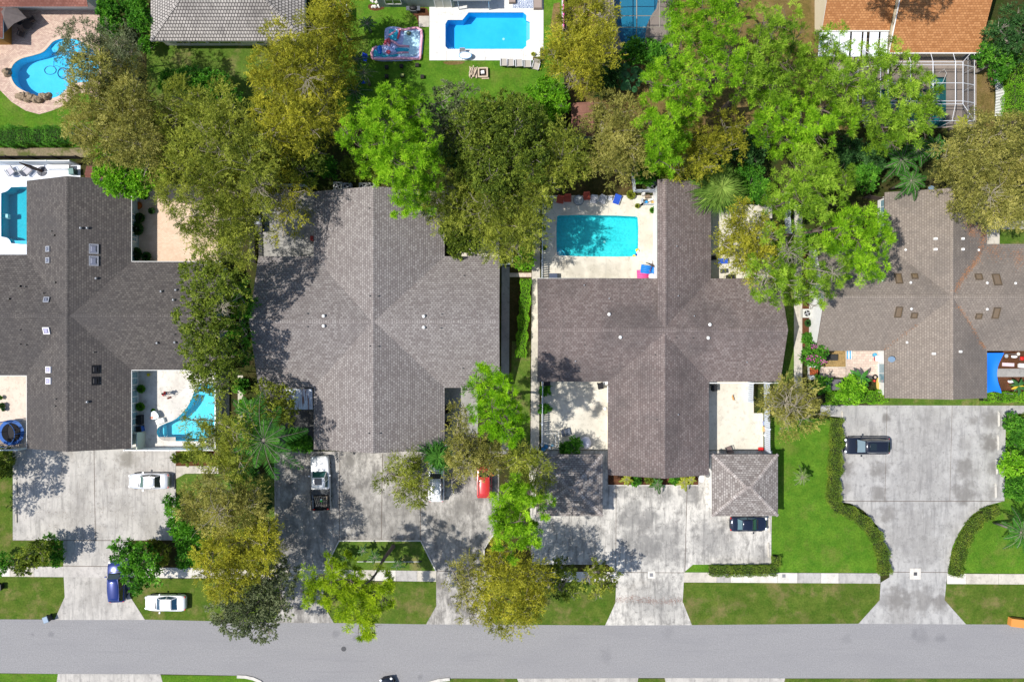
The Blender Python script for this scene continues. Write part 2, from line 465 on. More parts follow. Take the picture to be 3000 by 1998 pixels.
M_patio = concrete('patio_concrete', (0.68, 0.65, 0.60), (0.50, 0.47, 0.43), [(520, 1180, 1.6, .3), (528, 1215, 1.4, .35)], sd=(.3, .28, .26), fine=0.06)
M_cream = concrete('cream_pool_deck', (0.64, 0.60, 0.51), (0.50, 0.46, 0.38), [(1690,790,1.6,.35),(1740,795,1.4,.35),(1655,775,1.0,.5),(1790,800,1.6,.3),(1900,700,1.8,.25),(1890,660,1.6,.2),(1720,1240,2,.2),(1760,1200,1.2,.4)], tint=(.46,.40,.32), sd=(.26,.23,.18))
M_tan = concrete('tan_cage_deck', (0.37, 0.31, 0.27), (0.27, 0.23, 0.20))
M_dull = concrete('dull_concrete', (0.34, 0.33, 0.31), (0.20, 0.195, 0.185))
M_pink = pavers('pink_brick_pavers', (0.44, 0.30, 0.25), (0.62, 0.48, 0.38), (0.40, 0.29, 0.24))
M_tanp = pavers('tan_brick_pavers', (0.62, 0.46, 0.34), (0.70, 0.55, 0.42), (0.55, 0.40, 0.29), 0.24, 0.12, (.35, .24, .17))
M_slab = pavers('pink_paving_slabs', (0.52, 0.40, 0.34), (0.64, 0.54, 0.45), (0.42, 0.34, 0.30), 0.42, 0.3)
M_joint = plain('expansion_joint', (0.10, 0.075, 0.06), 0.9)
M_kerb = concrete('kerb_concrete', (0.60, 0.57, 0.52), (0.42, 0.40, 0.37))

holes = [PP(p) for p in POOLS.values()]
g = MB()
g.prism([(-260, -220), (260, -220), (260, 220), (-260, 220)], 0, 0, holes)
struct('ground', g, M_base)

def sheet(name, pts, m, z=0.012, pools=(), px=True):
    b = MB(); q = PP(pts) if px else pts
    b.prism(q, 0.0, z, [PP(POOLS[k]) for k in pools])
    return struct(name, b, m)

def joint(a, b_, w=0.05, z=0.05, m=None):
    (x0, y0, _), (x1, y1, _) = P(*a), P(*b_)
    d = Vector((x1 - x0, y1 - y0, 0)); n = Vector((-d.y, d.x, 0)).normalized() * w / 2
    b = MB(); b.face([(x0 - n.x, y0 - n.y, z), (x1 - n.x, y1 - n.y, z), (x1 + n.x, y1 + n.y, z), (x0 + n.x, y0 + n.y, z)])
    return struct('pavement_joint', b, m or M_joint)

# lawns and beds
sheet('lawn', [(-400,258),(0,265),(35,300),(75,325),(115,336),(150,326),(190,310),(215,282),(240,272),(300,280),(300,432),(-400,432)], M_lawn)
sheet('path', [(-400,434),(285,434),(285,462),(-400,462)], M_sand)
sheet('lawn', [(430,60),(800,60),(800,350),(430,320)], M_lawn2)
sheet('lawn', [(985,-200),(1258,-200),(1258,178),(1592,178),(1592,-200),(1652,-200),(1652,400),(985,345)], M_lawn)
sheet('dirt_patch', [(1622,12),(1640,8),(1642,110),(1625,112),(1612,80),(1618,40)], M_dry, 0.02)
sheet('dirt_patch', smooth_poly([(1082,10),(1130,22),(1120,30),(1095,34),(1076,25)]), M_mulch, 0.02)
sheet('dirt_patch', smooth_poly([(1215,25),(1258,22),(1258,80),(1225,82),(1222,52),(1205,42)]), M_mulch, 0.02)
sheet('dirt_patch', smooth_poly([(1290,180),(1370,180),(1350,190),(1310,192)]), M_dry, 0.02)
sheet('dry_grass', [(1662,-200),(1752,-200),(1752,160),(1975,160),(1975,-200),(2420,-200),(2420,160),(2525,160),(2525,380),(1662,400)], M_dry)
sheet('dry_grass', [(2868,60),(2910,60),(2915,400),(2850,400),(2858,155)], M_dry, 0.014)
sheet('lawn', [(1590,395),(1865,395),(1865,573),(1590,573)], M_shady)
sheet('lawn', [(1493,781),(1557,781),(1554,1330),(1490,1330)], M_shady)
sheet('lawn', [(1500,1000),(1554,1000),(1552,1330),(1495,1330)], M_lawn2, 0.016)
sheet('lawn', [(2240,700),(2326,640),(2326,1225),(2240,1225)], M_lawn2)
sheet('lawn', [(2240,1225),(2462,1225),(2450,1470),(2500,1480),(2560,1530),(2600,1600),(2600,1678),(2258,1676)], M_lawn)
sheet('lawn', [(2777,1678),(2790,1600),(2815,1550),(2850,1505),(2900,1478),(2942,1467),(2947,1212),(3600,1212),(3600,1684)], M_lawn)
sheet('lawn', [(2560,1160),(3600,1160),(3600,1190),(2560,1187)], M_lawn2, 0.014)
sheet('verge', [(-2500,1660),(188,1690),(190,1748),(160,1813),(-2500,1813)], M_verge)
sheet('verge', [(380,1692),(850,1700),(830,1770),(800,1823),(425,1814),(381,1745)], M_verge)
sheet('verge', [(948,1703),(1278,1703),(1278,1775),(1248,1828),(978,1824),(946,1768)], M_verge)
sheet('verge', [(1418,1703),(1805,1706),(1803,1765),(1773,1831),(1450,1829),(1420,1770)], M_verge)
sheet('verge', [(2002,1706),(2578,1706),(2577,1757),(2515,1826),(2027,1830),(2000,1762)], M_verge)
sheet('verge', [(2772,1706),(5000,1712),(5000,1836),(2830,1828),(2767,1757)], M_verge)
sheet('lawn', [(-400,1290),(38,1290),(38,1583),(184,1583),(188,1660),(-400,1657)], M_verge)
sheet('flower_bed', [(378,1583),(517,1583),(517,1662),(380,1662)], M_shady)
sheet('lawn', [(517,1388),(805,1388),(808,1664),(520,1662)], M_lawn2)
sheet('flower_bed', [(515,1314),(640,1314),(640,1364),(515,1364)], M_mulch, 0.02)
sheet('lawn', [(994,1584),(1233,1584),(1278,1672),(950,1670)], M_lawn2, 0.016)
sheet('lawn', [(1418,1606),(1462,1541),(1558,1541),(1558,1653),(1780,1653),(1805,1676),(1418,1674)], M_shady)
sheet('lawn', [(2030,1653),(2262,1653),(2262,1676),(2005,1676)], M_lawn)
sheet('flower_bed', [(1781,1380),(2045,1380),(2045,1421),(1781,1421)], M_mulch, 0.03)
sheet('flower_bed', [(2350,740),(2373,740),(2373,1015),(2350,1015)], M_mulch, 0.02)
sheet('flower_bed', [(2886,1025),(3300,1025),(3300,1152),(2886,1152)], M_mulch, 0.014)
sheet('gravel_bed', [(2395,1026),(2478,1026),(2478,1075),(2395,1075)], M_gravel, 0.02)
sheet('lawn', [(2880,640),(3300,640),(3300,720),(2880,720)], M_lawn2)

# road
xs = [(-5000, 1800), (-400, 1812), (160, 1814), (430, 1814), (800, 1823), (978, 1824), (1248, 1828), (1773, 1831), (2100, 1829), (2515, 1826), (2830, 1828), (5000, 1838)]
bot = [(5000, 1990), (3000, 1986), (2290, 1986), (1870, 1985), (1515, 1987), (1330, 1986), (1290, 1989), (1250, 2000), (1230, 2030), (1225, 2700), (790, 2700), (785, 2010), (765, 1993), (735, 1983), (700, 1978), (470, 1974), (170, 1973), (0, 1971), (-5000, 1960)]
sheet('road', xs + bot, M_road, 0.008)
sheet('lawn', [(-5000,1961),(0,1972),(700,1979),(735,1984),(765,1994),(784,2012),(788,2700),(-5000,2700)], M_lawn, 0.006)
sheet('lawn', [(1228,2700),(1232,2030),(1252,2001),(1292,1990),(1332,1987),(3000,1987),(5000,1991),(5000,2700)], M_verge, 0.006)
for pts in ([(170,1973),(470,1974),(505,2100),(150,2100)], [(1515,1987),(1870,1985),(1850,2100),(1560,2100)], [(1947,1985),(2300,1986),(2270,2100),(1975,2100)]):
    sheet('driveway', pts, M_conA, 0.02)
def strip(name, line, w, z, m):
    L, R = [], []
    q = [Vector((*P(*p)[:2], 0)) for p in line]
    for i, p in enumerate(q):
        d = (q[min(i + 1, len(q) - 1)] - q[max(i - 1, 0)]).normalized(); n = Vector((-d.y, d.x, 0)) * w / 2
        L.append((p.x + n.x, p.y + n.y)); R.append((p.x - n.x, p.y - n.y))
    b = MB()
    for i in range(len(q) - 1):
        a0, a1, b0, b1 = R[i], R[i + 1], L[i], L[i + 1]
        b.raw([(*a0, 0), (*a1, 0), (*a1, z), (*a0, z), (*b0, 0), (*b1, 0), (*b1, z), (*b0, z)], [(0, 1, 2, 3), (3, 2, 6, 7), (7, 6, 5, 4), (0, 3, 7, 4), (1, 5, 6, 2)])
    return struct(name, b, m)
strip('kerb', [(695,1980),(720,1981),(742,1986),(762,1995),(778,2010),(786,2040)], 0.35, 0.14, M_kerb)
strip('kerb', [(1228,2040),(1238,2014),(1258,1999),(1286,1991),(1318,1988)], 0.35, 0.14, M_kerb)
strip('kerb', [(950,1670),(994,1583),(1233,1583),(1278,1672)], 0.15, 0.15, M_kerb)
strip('kerb', [(1418,1673),(1418,1607),(1462,1540)], 0.15, 0.15, M_kerb)
strip('kerb', [(1781,1421),(2045,1421)], 0.12, 0.12, M_kerb)
strip('kerb', [(806,1345),(808,1660)], 0.12, 0.12, M_walkD)
strip('kerb', [(2478,1026),(2478,1076),(2395,1076)], 0.08, 0.08, M_walkL)

# driveways and paving
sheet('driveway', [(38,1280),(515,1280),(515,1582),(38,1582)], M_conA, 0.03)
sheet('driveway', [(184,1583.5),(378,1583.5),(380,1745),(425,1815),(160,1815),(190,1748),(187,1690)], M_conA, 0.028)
sheet('walkway', [(516,1365),(640,1365),(640,1387),(543,1387),(516,1402)], M_walk, 0.03)
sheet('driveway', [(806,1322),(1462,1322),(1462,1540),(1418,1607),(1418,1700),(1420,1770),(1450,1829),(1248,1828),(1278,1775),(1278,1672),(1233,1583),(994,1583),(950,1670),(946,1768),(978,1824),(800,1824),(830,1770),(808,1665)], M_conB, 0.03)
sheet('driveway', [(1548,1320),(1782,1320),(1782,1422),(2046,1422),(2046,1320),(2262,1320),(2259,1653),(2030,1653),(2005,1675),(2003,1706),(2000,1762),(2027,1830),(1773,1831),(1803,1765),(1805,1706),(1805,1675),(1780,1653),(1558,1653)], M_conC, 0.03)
sheet('parking_area', [(2404,1187),(3600,1189),(3600,1212),(2947,1212),(2942,1467),(2900,1478),(2850,1505),(2815,1550),(2790,1600),(2777,1672),(2772,1706),(2767,1757),(2830,1828),(2515,1826),(2577,1757),(2580,1706),(2606,1690),(2603,1640),(2590,1590),(2570,1540),(2530,1495),(2490,1474),(2450,1468),(2455,1400),(2462,1222),(2404,1216)], M_conD, 0.03)
# pavement beside the road, slab by slab
def swy(x): return np.interp(x, [-2500, 0, 600, 1278, 2000, 3000, 5000], [1640, 1658, 1663, 1672, 1676, 1681, 1690]), np.interp(x, [-2500, 0, 600, 1278, 2000, 3000, 5000], [1672, 1688, 1693, 1703, 1705, 1711, 1722])
sw = [(-2500,0,M_walk),(0,30,M_walkL),(30,100,M_walk),(100,187,M_apron),(187,380,M_apron),(380,600,M_walkL),(600,948,M_walk),(948,1098,M_walk),(1098,1160,M_walkL),(1160,1222,M_walkD),(1222,1278,M_walk),(1418,1620,M_walk),(1620,1805,M_walkL),(2003,2100,M_walk),(2100,2140,M_walkD),(2140,2278,M_walkL),(2278,2336,M_walkL),(2336,2405,M_walkD),(2405,2457,M_walkL),(2457,2579,M_walkD),(2774,2830,M_walkL),(2830,2925,M_walk),(2925,5000,M_walk)]
for a, b_, m in sw:
    (t0, u0), (t1, u1) = swy(a), swy(b_)
    sheet('sidewalk', [(a + .4, t0), (b_ - .4, t1), (b_ - .4, u1), (a + .4, u0)], m, 0.036 if m is M_walkD else 0.04)
for a, b_ in (((275,1283),(280,1582)),((38,1582.5),(515,1582.5)),((184,1657),(380,1659)),((996,1325),(994,1583)),((1121,1330),(1117,1583)),((1232,1460),(1232,1583)),((808,1668),(950,1670)),((1278,1672),(1418,1673)),
              ((1805,1420),(1804,1676)),((2013,1422),(2006,1675)),((1805,1676),(2004,1677)),((2598,1188),(2592,1467)),((2789,1188),(2782,1467)),((2450,1467.5),(2940,1467.5)),((2604,1675),(2776,1676)),((1774,830),(1776,753)),((1605,590),(1628,628)),((1782,573),(1782,630)),
              ((1258,66),(1302,66)),((1308,150),(1308,178)),((1421,150),(1421,178)),((1534,150),(1534,178))):
    joint(a, b_, 0.06 if a[1] > 1200 else 0.035, 0.036 if a[1] > 1200 else 0.05, M_joint if a[1] > 1180 else plain('deck_joint', (.40,.38,.34), .9))
sheet('pool_deck', [(-400,484),(236,484),(236,770),(-400,770)], M_bluew, 0.04, ['arched'])
sheet('patio', [(370,540),(640,540),(640,800),(370,800)], M_tanp, 0.03)
sheet('pool_deck', [(370,1065),(645,1065),(645,1314),(370,1314)], M_patio, 0.04, ['curved'])
sheet('patio', [(-400,1080),(110,1080),(110,1314),(-400,1314)], concrete('pinkish_patio_concrete', (0.66,0.56,0.47), (0.52,0.43,0.36)), 0.04)
sheet('walkway', [(697,1100),(712,1100),(712,1225),(697,1225)], M_walk, 0.03)
sheet('walkway', [(648,1085),(672,1085),(672,1300),(648,1300)], M_dull, 0.03)
sheet('patio', [(758,565),(935,565),(935,770),(758,770)], M_dull, 0.03)
sheet('patio', [(760,1125),(935,1125),(935,1320),(760,1320)], concrete('very_dark_slab', (.10,.10,.10), (.05,.05,.05)), 0.03)  # concrete in a much darker grey than the other patios
sheet('patio', [(1290,1125),(1400,1125),(1400,1320),(1290,1320)], M_dull, 0.03)
sheet('patio', [(1340,700),(1462,700),(1462,770),(1340,770)], M_cream, 0.03)
sheet('walkway', [(1470,781),(1493,781),(1490,1330),(1467,1330)], M_dull, 0.03)
sheet('walkway', [(1560,600),(1583,600),(1579,1330),(1554,1330)], M_walk, 0.03)
sheet('walkway', [(1493,800),(1557,800),(1557,812),(1493,812)], M_slab, 0.02)
sheet('pool_deck', [(1588,573),(1940,573),(1940,840),(1588,840)], M_cream, 0.04, ['court'])
sheet('patio', [(2060,600),(2262,600),(2262,840),(2060,840)], M_cream, 0.03)
sheet('patio', [(1586,1105),(1800,1105),(1800,1318),(1586,1318)], M_cream, 0.04)
sheet('patio', [(2055,1110),(2208,1110),(2208,1210),(2236,1210),(2236,1318),(2055,1318)], M_cream, 0.04)
sheet('walkway', [(2326,600),(2350,600),(2350,1185),(2326,1185)], M_walk, 0.03)
sheet('walkway', [(2402,1075),(2478,1078),(2478,1106),(2402,1106)], M_slab, 0.03)
sheet('patio', [(2479,1020),(2600,1020),(2600,1110),(2479,1110)], M_slab, 0.03)
sheet('walkway', [(2887,1080),(3300,1080),(3300,1104),(2887,1104)], M_dull, 0.03)
sheet('walkway', [(2890,648),(3300,648),(3300,672),(2928,672),(2928,716),(2890,716)], M_walk, 0.03)
sheet('pool_deck', [(1258,22),(1332,22),(1332,-200),(1592,-200),(1592,178),(1258,178)], M_white, 0.04, ['wide'])
sheet('walkway', [(1227,48),(1257,48),(1257,80),(1227,80)], M_walk, 0.04)
sheet('patio', [(-400,-200),(292,-200),(292,278),(262,278),(235,272),(215,282),(190,310),(150,326),(115,336),(75,325),(35,300),(0,265),(-400,258)], M_pink, 0.03, ['kidney'])
sheet('pool_deck', [(1755,-200),(1972,-200),(1972,158),(1755,158)], M_tan, 0.03, ['cage_mid'])
sheet('pool_deck', [(2430,100),(2860,100),(2860,374),(2530,374),(2530,250),(2430,250)], M_tan, 0.03, ['cage_right'])

# ---------------------------------------------------------------- swimming pools
def shell(name, a, b, tile=None):
    t = NT(name, 0.7, 0.3)
    c = t.mix(t.noise(0.35, 5, lo=0.35, hi=0.65), a, b)
    c = t.mix(t.math('MULTIPLY', t.noise(5.0, 6, rough=0.8, lo=0.4, hi=0.7), 0.35), c, b)
    t.color(c); return t.m
def pool(key, label, depth, sh, water, coping, cw=0.3, steps=(), level=-0.12, ch=0.06, ledge=None, drain=True):
    pts = PP(POOLS[key])
    cx = sum(p[0] for p in pts) / len(pts); cy = sum(p[1] for p in pts) / len(pts)
    r = thing('swimming_pool', label, 'swimming pool', (cx, cy, 0))
    b = MB(); n = len(pts)
    b.prism(pts, -depth, -depth)
    for i in range(n):
        a, c = pts[i], pts[(i + 1) % n]
        b.raw([(a[0], a[1], -depth), (c[0], c[1], -depth), (c[0], c[1], 0.04), (a[0], a[1], 0.04)], [(0, 3, 2, 1)])
    b.build('basin', sh, r, True)
    w = MB(); w.prism(pts, level, level); w.build('water', water, r, True)
    area = sum(pts[i][0] * pts[(i + 1) % n][1] - pts[(i + 1) % n][0] * pts[i][1] for i in range(n))
    sg = 1 if area > 0 else -1
    if cw:
        co = MB(); outp = []
        for i in range(n):
            a, c, d = Vector(pts[i - 1]), Vector(pts[i]), Vector(pts[(i + 1) % n])
            t1 = (c - a).normalized(); t2 = (d - c).normalized()
            nn = Vector((t1.y + t2.y, -t1.x - t2.x)); nn = nn.normalized() * sg
            outp.append(c + nn * cw)
        for i in range(n):
            a, c = pts[i], pts[(i + 1) % n]; e, f = outp[(i + 1) % n], outp[i]
            q = [(a[0], a[1]), (c[0], c[1]), (e.x, e.y), (f.x, f.y)]
            vs = [(*p, 0.0) for p in q] + [(*p, ch) for p in q]
            co.raw(vs, [(4, 5, 6, 7) if sg < 0 else (7, 6, 5, 4), (0, 4, 5, 1), (2, 6, 7, 3)])
        co.build('coping', coping, r, True)
    for z, sp, m in steps:
        s_ = MB(); s_.prism(PP(sp), -depth, z); s_.build('step', m or sh, r, True)
    if drain:
        d = MB(); d.cyl((cx + 1, cy - .5, -depth), 0.14, 0.03, 12); d.build('drain', WHITE, r, True)
    return r
SH_BLUE = shell('blue_plaster', (0.03, 0.46, 0.78), (0.06, 0.54, 0.82))
SH_KID = shell('kidney_plaster', (0.10, 0.54, 0.76), (0.15, 0.62, 0.80))
SH_SKY = shell('light_blue_plaster', (0.12, 0.52, 0.72), (0.16, 0.60, 0.78))
SH_TURQ = shell('turquoise_plaster', (0.05, 0.58, 0.64), (0.12, 0.72, 0.76))
SH_TEAL = shell('teal_plaster', (0.02, 0.20, 0.22), (0.03, 0.25, 0.26))
W_BLUE = watermat('pool_water_blue', (0.62, 0.90, 0.98), 1.2, 0.12)
W_CLEAR = watermat('pool_water_clear', (0.66, 0.93, 0.96), 1.6, 0.2)
W_RIPPLE = watermat('pool_water_rippled', (0.60, 0.95, 0.96), 2.2, 0.6)
pool('kidney', 'kidney shaped blue pool with rocks and a coiled hose in it, top left', 1.4, SH_KID, W_BLUE, concrete('beige_coping', (.62,.48,.38), (.52,.40,.31)), 0.32,
     steps=((-0.35, [(157,121),(190,112),(232,118),(262,138),(230,150),(190,146),(150,150),(145,138)], SH_SKY),))
stp = []; STEPM = shell('pale_blue_step', (0.16, 0.52, 0.80), (0.20, 0.56, 0.83))
for k in range(4):
    o = k * 6.5
    stp.append((-1.15 + 0.0 + (3 - k) * 0.26, [(1305 + 0.3, 122 - o * .9), (1307 + 8 + o * 1.1, 144.6), (1312, 144.6), (1305.3, 137)], STEPM))
stp.append((-0.3, [(1542.3, 62), (1552, 66), (1552, 116), (1542.3, 122)], shell('pale_step', (.28,.55,.80), (.32,.60,.84))))
pool('wide', 'wide deep blue pool with cut corners in a white deck', 1.5, SH_BLUE, W_BLUE, M_white, 0.3, steps=stp)
pool('cage_mid', 'blue pool under a screen cage beside the yellow feathery tree', 1.5, shell('deep_blue_plaster', (.05,.28,.42), (.07,.33,.47)), W_BLUE, M_tan, 0.25)
pool('cage_right', 'dark teal pool under the white framed screen cage', 1.5, SH_TEAL, W_CLEAR, M_tan, 0.2,
     steps=((-0.4, [(2726,228),(2770,228),(2770,244),(2726,244)], None), (-0.8, [(2726,244.5),(2770,244.5),(2770,256),(2726,256)], None)))
pool('arched', 'turquoise pool with scooped corners half under the dark shingle roof', 1.5, shell('cyan_plaster', (.02,.40,.50), (.03,.46,.56)), W_CLEAR, M_bluew, 0.28,
     steps=((-0.35, [(34,704),(100,704),(100,715),(34,715)], SH_SKY),))
pool('court', 'rectangular turquoise rippled pool in the cream courtyard deck', 1.5, SH_TURQ, W_RIPPLE, M_cream, 0.22,
     steps=((-0.3, smooth_poly([(1630.5,730),(1640,733),(1649,742),(1652,751),(1638,751),(1630.5,743)],1), SH_SKY), (-0.6, smooth_poly([(1630.5,722),(1644,727),(1656,738),(1660,751),(1638,751),(1630.5,743)],1), SH_SKY)))
pool('curved', 'boomerang shaped light blue pool on the white patio', 1.5, shell('aqua_plaster', (.16,.62,.74), (.20,.68,.80)), W_CLEAR, M_patio, 0.25,
     steps=((-0.35, smooth_poly([(574,1134),(590,1122),(640,1122),(640,1150),(600,1158),(566,1156)],1), SH_SKY), (-.6, smooth_poly([(459,1266),(464,1252),(474,1246),(474,1289),(464,1280)],1), None)))

# ---------------------------------------------------------------- buildings
ROOF_A = shingle('dark_brown_shingles', (0.070, 0.062, 0.060), (0.135, 0.122, 0.112), (0.030, 0.028, 0.028), stain=(0.065, 0.061, 0.062), sp=(0.45, 0.7), mortar=.3)
ROOF_B = shingle('grey_mauve_shingles', (0.178, 0.155, 0.150), (0.300, 0.277, 0.266), (0.060, 0.053, 0.053), stain=(0.14, 0.123, 0.12), sp=(0.55, 0.8))
ROOF_C = shingle('brown_mauve_shingles', (0.145, 0.112, 0.106), (0.240, 0.202, 0.192), (0.07, 0.056, 0.055), stain=(0.07, 0.062, 0.062), sp=(0.45, 0.68))
ROOF_D = shingle('weathered_taupe_shingles', (0.205, 0.172, 0.147), (0.272, 0.232, 0.198), (0.12, 0.10, 0.085), stain=(0.11, 0.098, 0.09), sp=(0.48, 0.72), lichen=((0.24, 0.13, 0.07), 0.72))
ROOF_G = shingle('garage_shingles', (0.17, 0.145, 0.135), (0.36, 0.33, 0.31), (0.06, 0.05, 0.046), stain=(0.11, 0.10, 0.09), sp=(0.6, 0.8))
ROOF_O = shingle('orange_shingles', (0.32, 0.135, 0.050), (0.50, 0.245, 0.105), (0.20, 0.08, 0.035), stain=(0.30, 0.13, 0.055), sp=(0.55, 0.8))
ROOF_T = shingle('grey_concrete_tiles', (0.33, 0.31, 0.29), (0.44, 0.41, 0.385), (0.055, 0.05, 0.05), bw=0.33, bh=0.36, mortar=.5)
ROOF_T.node_tree.nodes['Brick Texture'].inputs['Mortar Size'].default_value = 0.05
ROOF_R = shingle('red_brown_roofing', (0.20, 0.075, 0.055), (0.30, 0.14, 0.11), (0.11, 0.045, 0.035), stain=(.12, .05, .04), sp=(.45, .6))
FASCIA_W = plain('white_fascia', (0.72, 0.72, 0.70), 0.5)
FASCIA_B = plain('brown_fascia', (0.16, 0.12, 0.10), 0.6)
GLASS_D = glassy('window_glass', (0.02, 0.035, 0.045))
GLASS_L = glassy('pale_window_glass', (0.20, 0.34, 0.40))

CAPS = {}
def capmat(m, k=None):
    k = k or (1.5 if 'garage' in m.name else 1.12)
    if m.name not in CAPS:
        q = m.copy(); q.name = m.name + '_ridge'
        for n in q.node_tree.nodes:
            if n.type == 'MIX':
                for i in (6, 7):
                    if not n.inputs[i].is_linked:
                        v = n.inputs[i].default_value; n.inputs[i].default_value = (v[0] * k, v[1] * k, v[2] * k, 1)
        CAPS[m.name] = q
    return CAPS[m.name]
class House:
    def __init__(s, name, label, cat, x, y, roofm, wallm, fasc):
        s.root = thing(name, label, cat, (x, y, 0))
        s.roof = MB(); s.wall = MB(); s.cap = MB(); s.fas = MB(); s.wings = []
        s.rm, s.wm, s.fm = roofm, wallm, fasc
    def z(s, x, y):
        best = 0
        for w in s.wings:
            ax, a0, a1, e0, e1, r, z0, z1, zr = w
            a, c = (y, x) if ax == 'y' else (x, y)
            if min(a0, a1) - .01 <= a <= max(a0, a1) + .01 and min(e0, e1) <= c <= max(e0, e1):
                if (c - r) * (e1 - r) > 0: zz = zr + (z1 - zr) * (c - r) / (e1 - r)
                else: zz = zr + (z0 - zr) * (c - r) / (e0 - r)
                best = max(best, zz)
        return best
    def on(s, px, py):
        h = 3.5
        for _ in range(8):
            x, y, _z = P(px, py, h); h = s.z(x, y) or h
        return x, y, h
    def frame(s, px, py, rz=0.0):
        x, y, h = s.on(px, py); e = 0.3
        gx = (s.z(x + e, y) - s.z(x - e, y)) / (2 * e); gy = (s.z(x, y + e) - s.z(x, y - e)) / (2 * e)
        n = Vector((-gx, -gy, 1)).normalized()
        q = n.to_track_quat('Z', 'Y')
        return Matrix.Translation((x, y, h)) @ q.to_matrix().to_4x4() @ Matrix.Rotation(rz, 4, 'Z')
    def wing(s, ax, a0, a1, e0, e1, r, z0, z1, zr, cap=True, inset=0.5, ends=(1, 1), capw=0.2):
        s.wings.append((ax, a0, a1, e0, e1, r, z0, z1, zr))
        def pt(a, c, z): return (c, a, z) if ax == 'y' else (a, c, z)
        for e, ze in ((e0, z0), (e1, z1)):
            L = math.hypot(e - r, zr - ze)
            q = [pt(a0, e, ze), pt(a1, e, ze), pt(a1, r, zr), pt(a0, r, zr)]
            uv = [(a0, 0), (a1, 0), (a1, L), (a0, L)]
            nrm = (Vector(q[1]) - Vector(q[0])).cross(Vector(q[2]) - Vector(q[1]))
            if nrm.z < 0: q.reverse(); uv.reverse()
            s.roof.face(q, uv)
            t = 0.16
            for a, b in ((pt(a0, e, ze), pt(a1, e, ze)),):
                s.fas.face([a, b, (b[0], b[1], b[2] - t), (a[0], a[1], a[2] - t)])
            for a in (a0, a1):
                p, q2 = pt(a, e, ze), pt(a, r, zr)
                s.fas.face([p, q2, (q2[0], q2[1], q2[2] - t), (p[0], p[1], p[2] - t)])
        # soffit-side shell so the roof has thickness from the side
        if cap:
            d = capw
            for sgn, e, ze in ((-1, e0, z0), (1, e1, z1)):
                sl = (zr - ze) / abs(r - e); c = r + (d if e > r else -d)
                zc = zr - sl * d
                q = [pt(a0, c, zc + .03), pt(a1, c, zc + .03), pt(a1, r, zr + .035), pt(a0, r, zr + .035)]
                nrm = (Vector(q[1]) - Vector(q[0])).cross(Vector(q[2]) - Vector(q[1]))
                uv = [(0, a0), (0, a1), (.5, a1), (.5, a0)]
                if nrm.z < 0: q.reverse(); uv.reverse()
                s.cap.face(q, uv)
        i = inset
        def prof(c):
            if c > r: return zr + (z1 - zr) * (c - r) / (e1 - r) - 0.14 if e1 > r else zr + (z0 - zr) * (c - r) / (e0 - r) - .14
            return zr + (z0 - zr) * (c - r) / (e0 - r) - 0.14 if e0 < r else zr + (z1 - zr) * (c - r) / (e1 - r) - .14
        lo, hi = min(e0, e1) + i, max(e0, e1) - i
        b0, b1 = min(a0, a1) + .25 * ends[0], max(a0, a1) - .25 * ends[1]
        sec = [(lo, 0), (hi, 0), (hi, prof(hi)), (r, zr - .16), (lo, prof(lo))]
        vs = [pt(b0, c, z) for c, z in sec] + [pt(b1, c, z) for c, z in sec]
        s.wall.raw(vs, [(0, 1, 2, 3, 4), (9, 8, 7, 6, 5)] + [(k, (k + 1) % 5, 5 + (k + 1) % 5, 5 + k) for k in range(5)])
    def hip(s, x0, x1, y0, y1, ze, zr, inset=0.4):
        """hip roof over a rectangle, ridge along the longer side"""
        w, d = x1 - x0, y1 - y0
        cx, cy = (x0 + x1) / 2, (y0 + y1) / 2
        if w >= d: r0, r1 = (x0 + d / 2, cy), (x1 - d / 2, cy)
        else: r0, r1 = (cx, y0 + w / 2), (cx, y1 - w / 2)
        k = min(w, d) / 2
        def face(pts, base):
            o = Vector(base[0]); u = (Vector(base[1]) - o).normalized()
            uv = []
            for p in pts:
                dd = Vector(p) - o; a = dd.dot(u); uv.append((a, (dd - u * a).length))
            s.roof.face(pts, uv)
        A, B, Cc, D = (x0, y0, ze), (x1, y0, ze), (x1, y1, ze), (x0, y1, ze)
        R0, R1 = (*r0, zr), (*r1, zr)
        if w >= d:
            quads = [([A, B, R1, R0], (A, B)), ([B, Cc, R1], (B, Cc)), ([Cc, D, R0, R1], (Cc, D)), ([D, A, R0], (D, A))]
            hips = [(A, R0), (D, R0), (B, R1), (Cc, R1), (R0, R1)]
        else:
            quads = [([A, B, R0], (A, B)), ([B, Cc, R1, R0], (B, Cc)), ([Cc, D, R1], (Cc, D)), ([D, A, R0, R1], (D, A))]
            hips = [(A, R0), (B, R0), (D, R1), (Cc, R1), (R0, R1)]
        for q, bs in quads:
            q = [p for i, p in enumerate(q) if p != q[i - 1]]
            face(q, bs)
        for a, b in hips:
            if a == b: continue
            a, b = Vector(a), Vector(b); dd = (b - a); n = Vector((-dd.y, dd.x, 0)).normalized() * 0.17
            L = dd.length; up = Vector((0, 0, .045))
            s.cap.face([a - n + up * .3, b - n + up * .3, b + up, a + up], [(0, 0), (0, L), (.3, L), (.3, 0)])
            s.cap.face([a + up, b + up, b + n + up * .3, a + n + up * .3], [(0, 0), (0, L), (.3, L), (.3, 0)])
        for a, b in ((A, B), (B, Cc), (Cc, D), (D, A)):
            s.fas.face([a, b, (b[0], b[1], b[2] - .17), (a[0], a[1], a[2] - .17)])
        s.wall.box((cx, cy, (ze - .1) / 2), (w - 2 * inset, d - 2 * inset, ze - .1))
        s.wings.append(('x', x0, x1, y0, y1, cy, ze, ze, zr)) if w >= d else s.wings.append(('y', y0, y1, x0, x1, cx, ze, ze, zr))
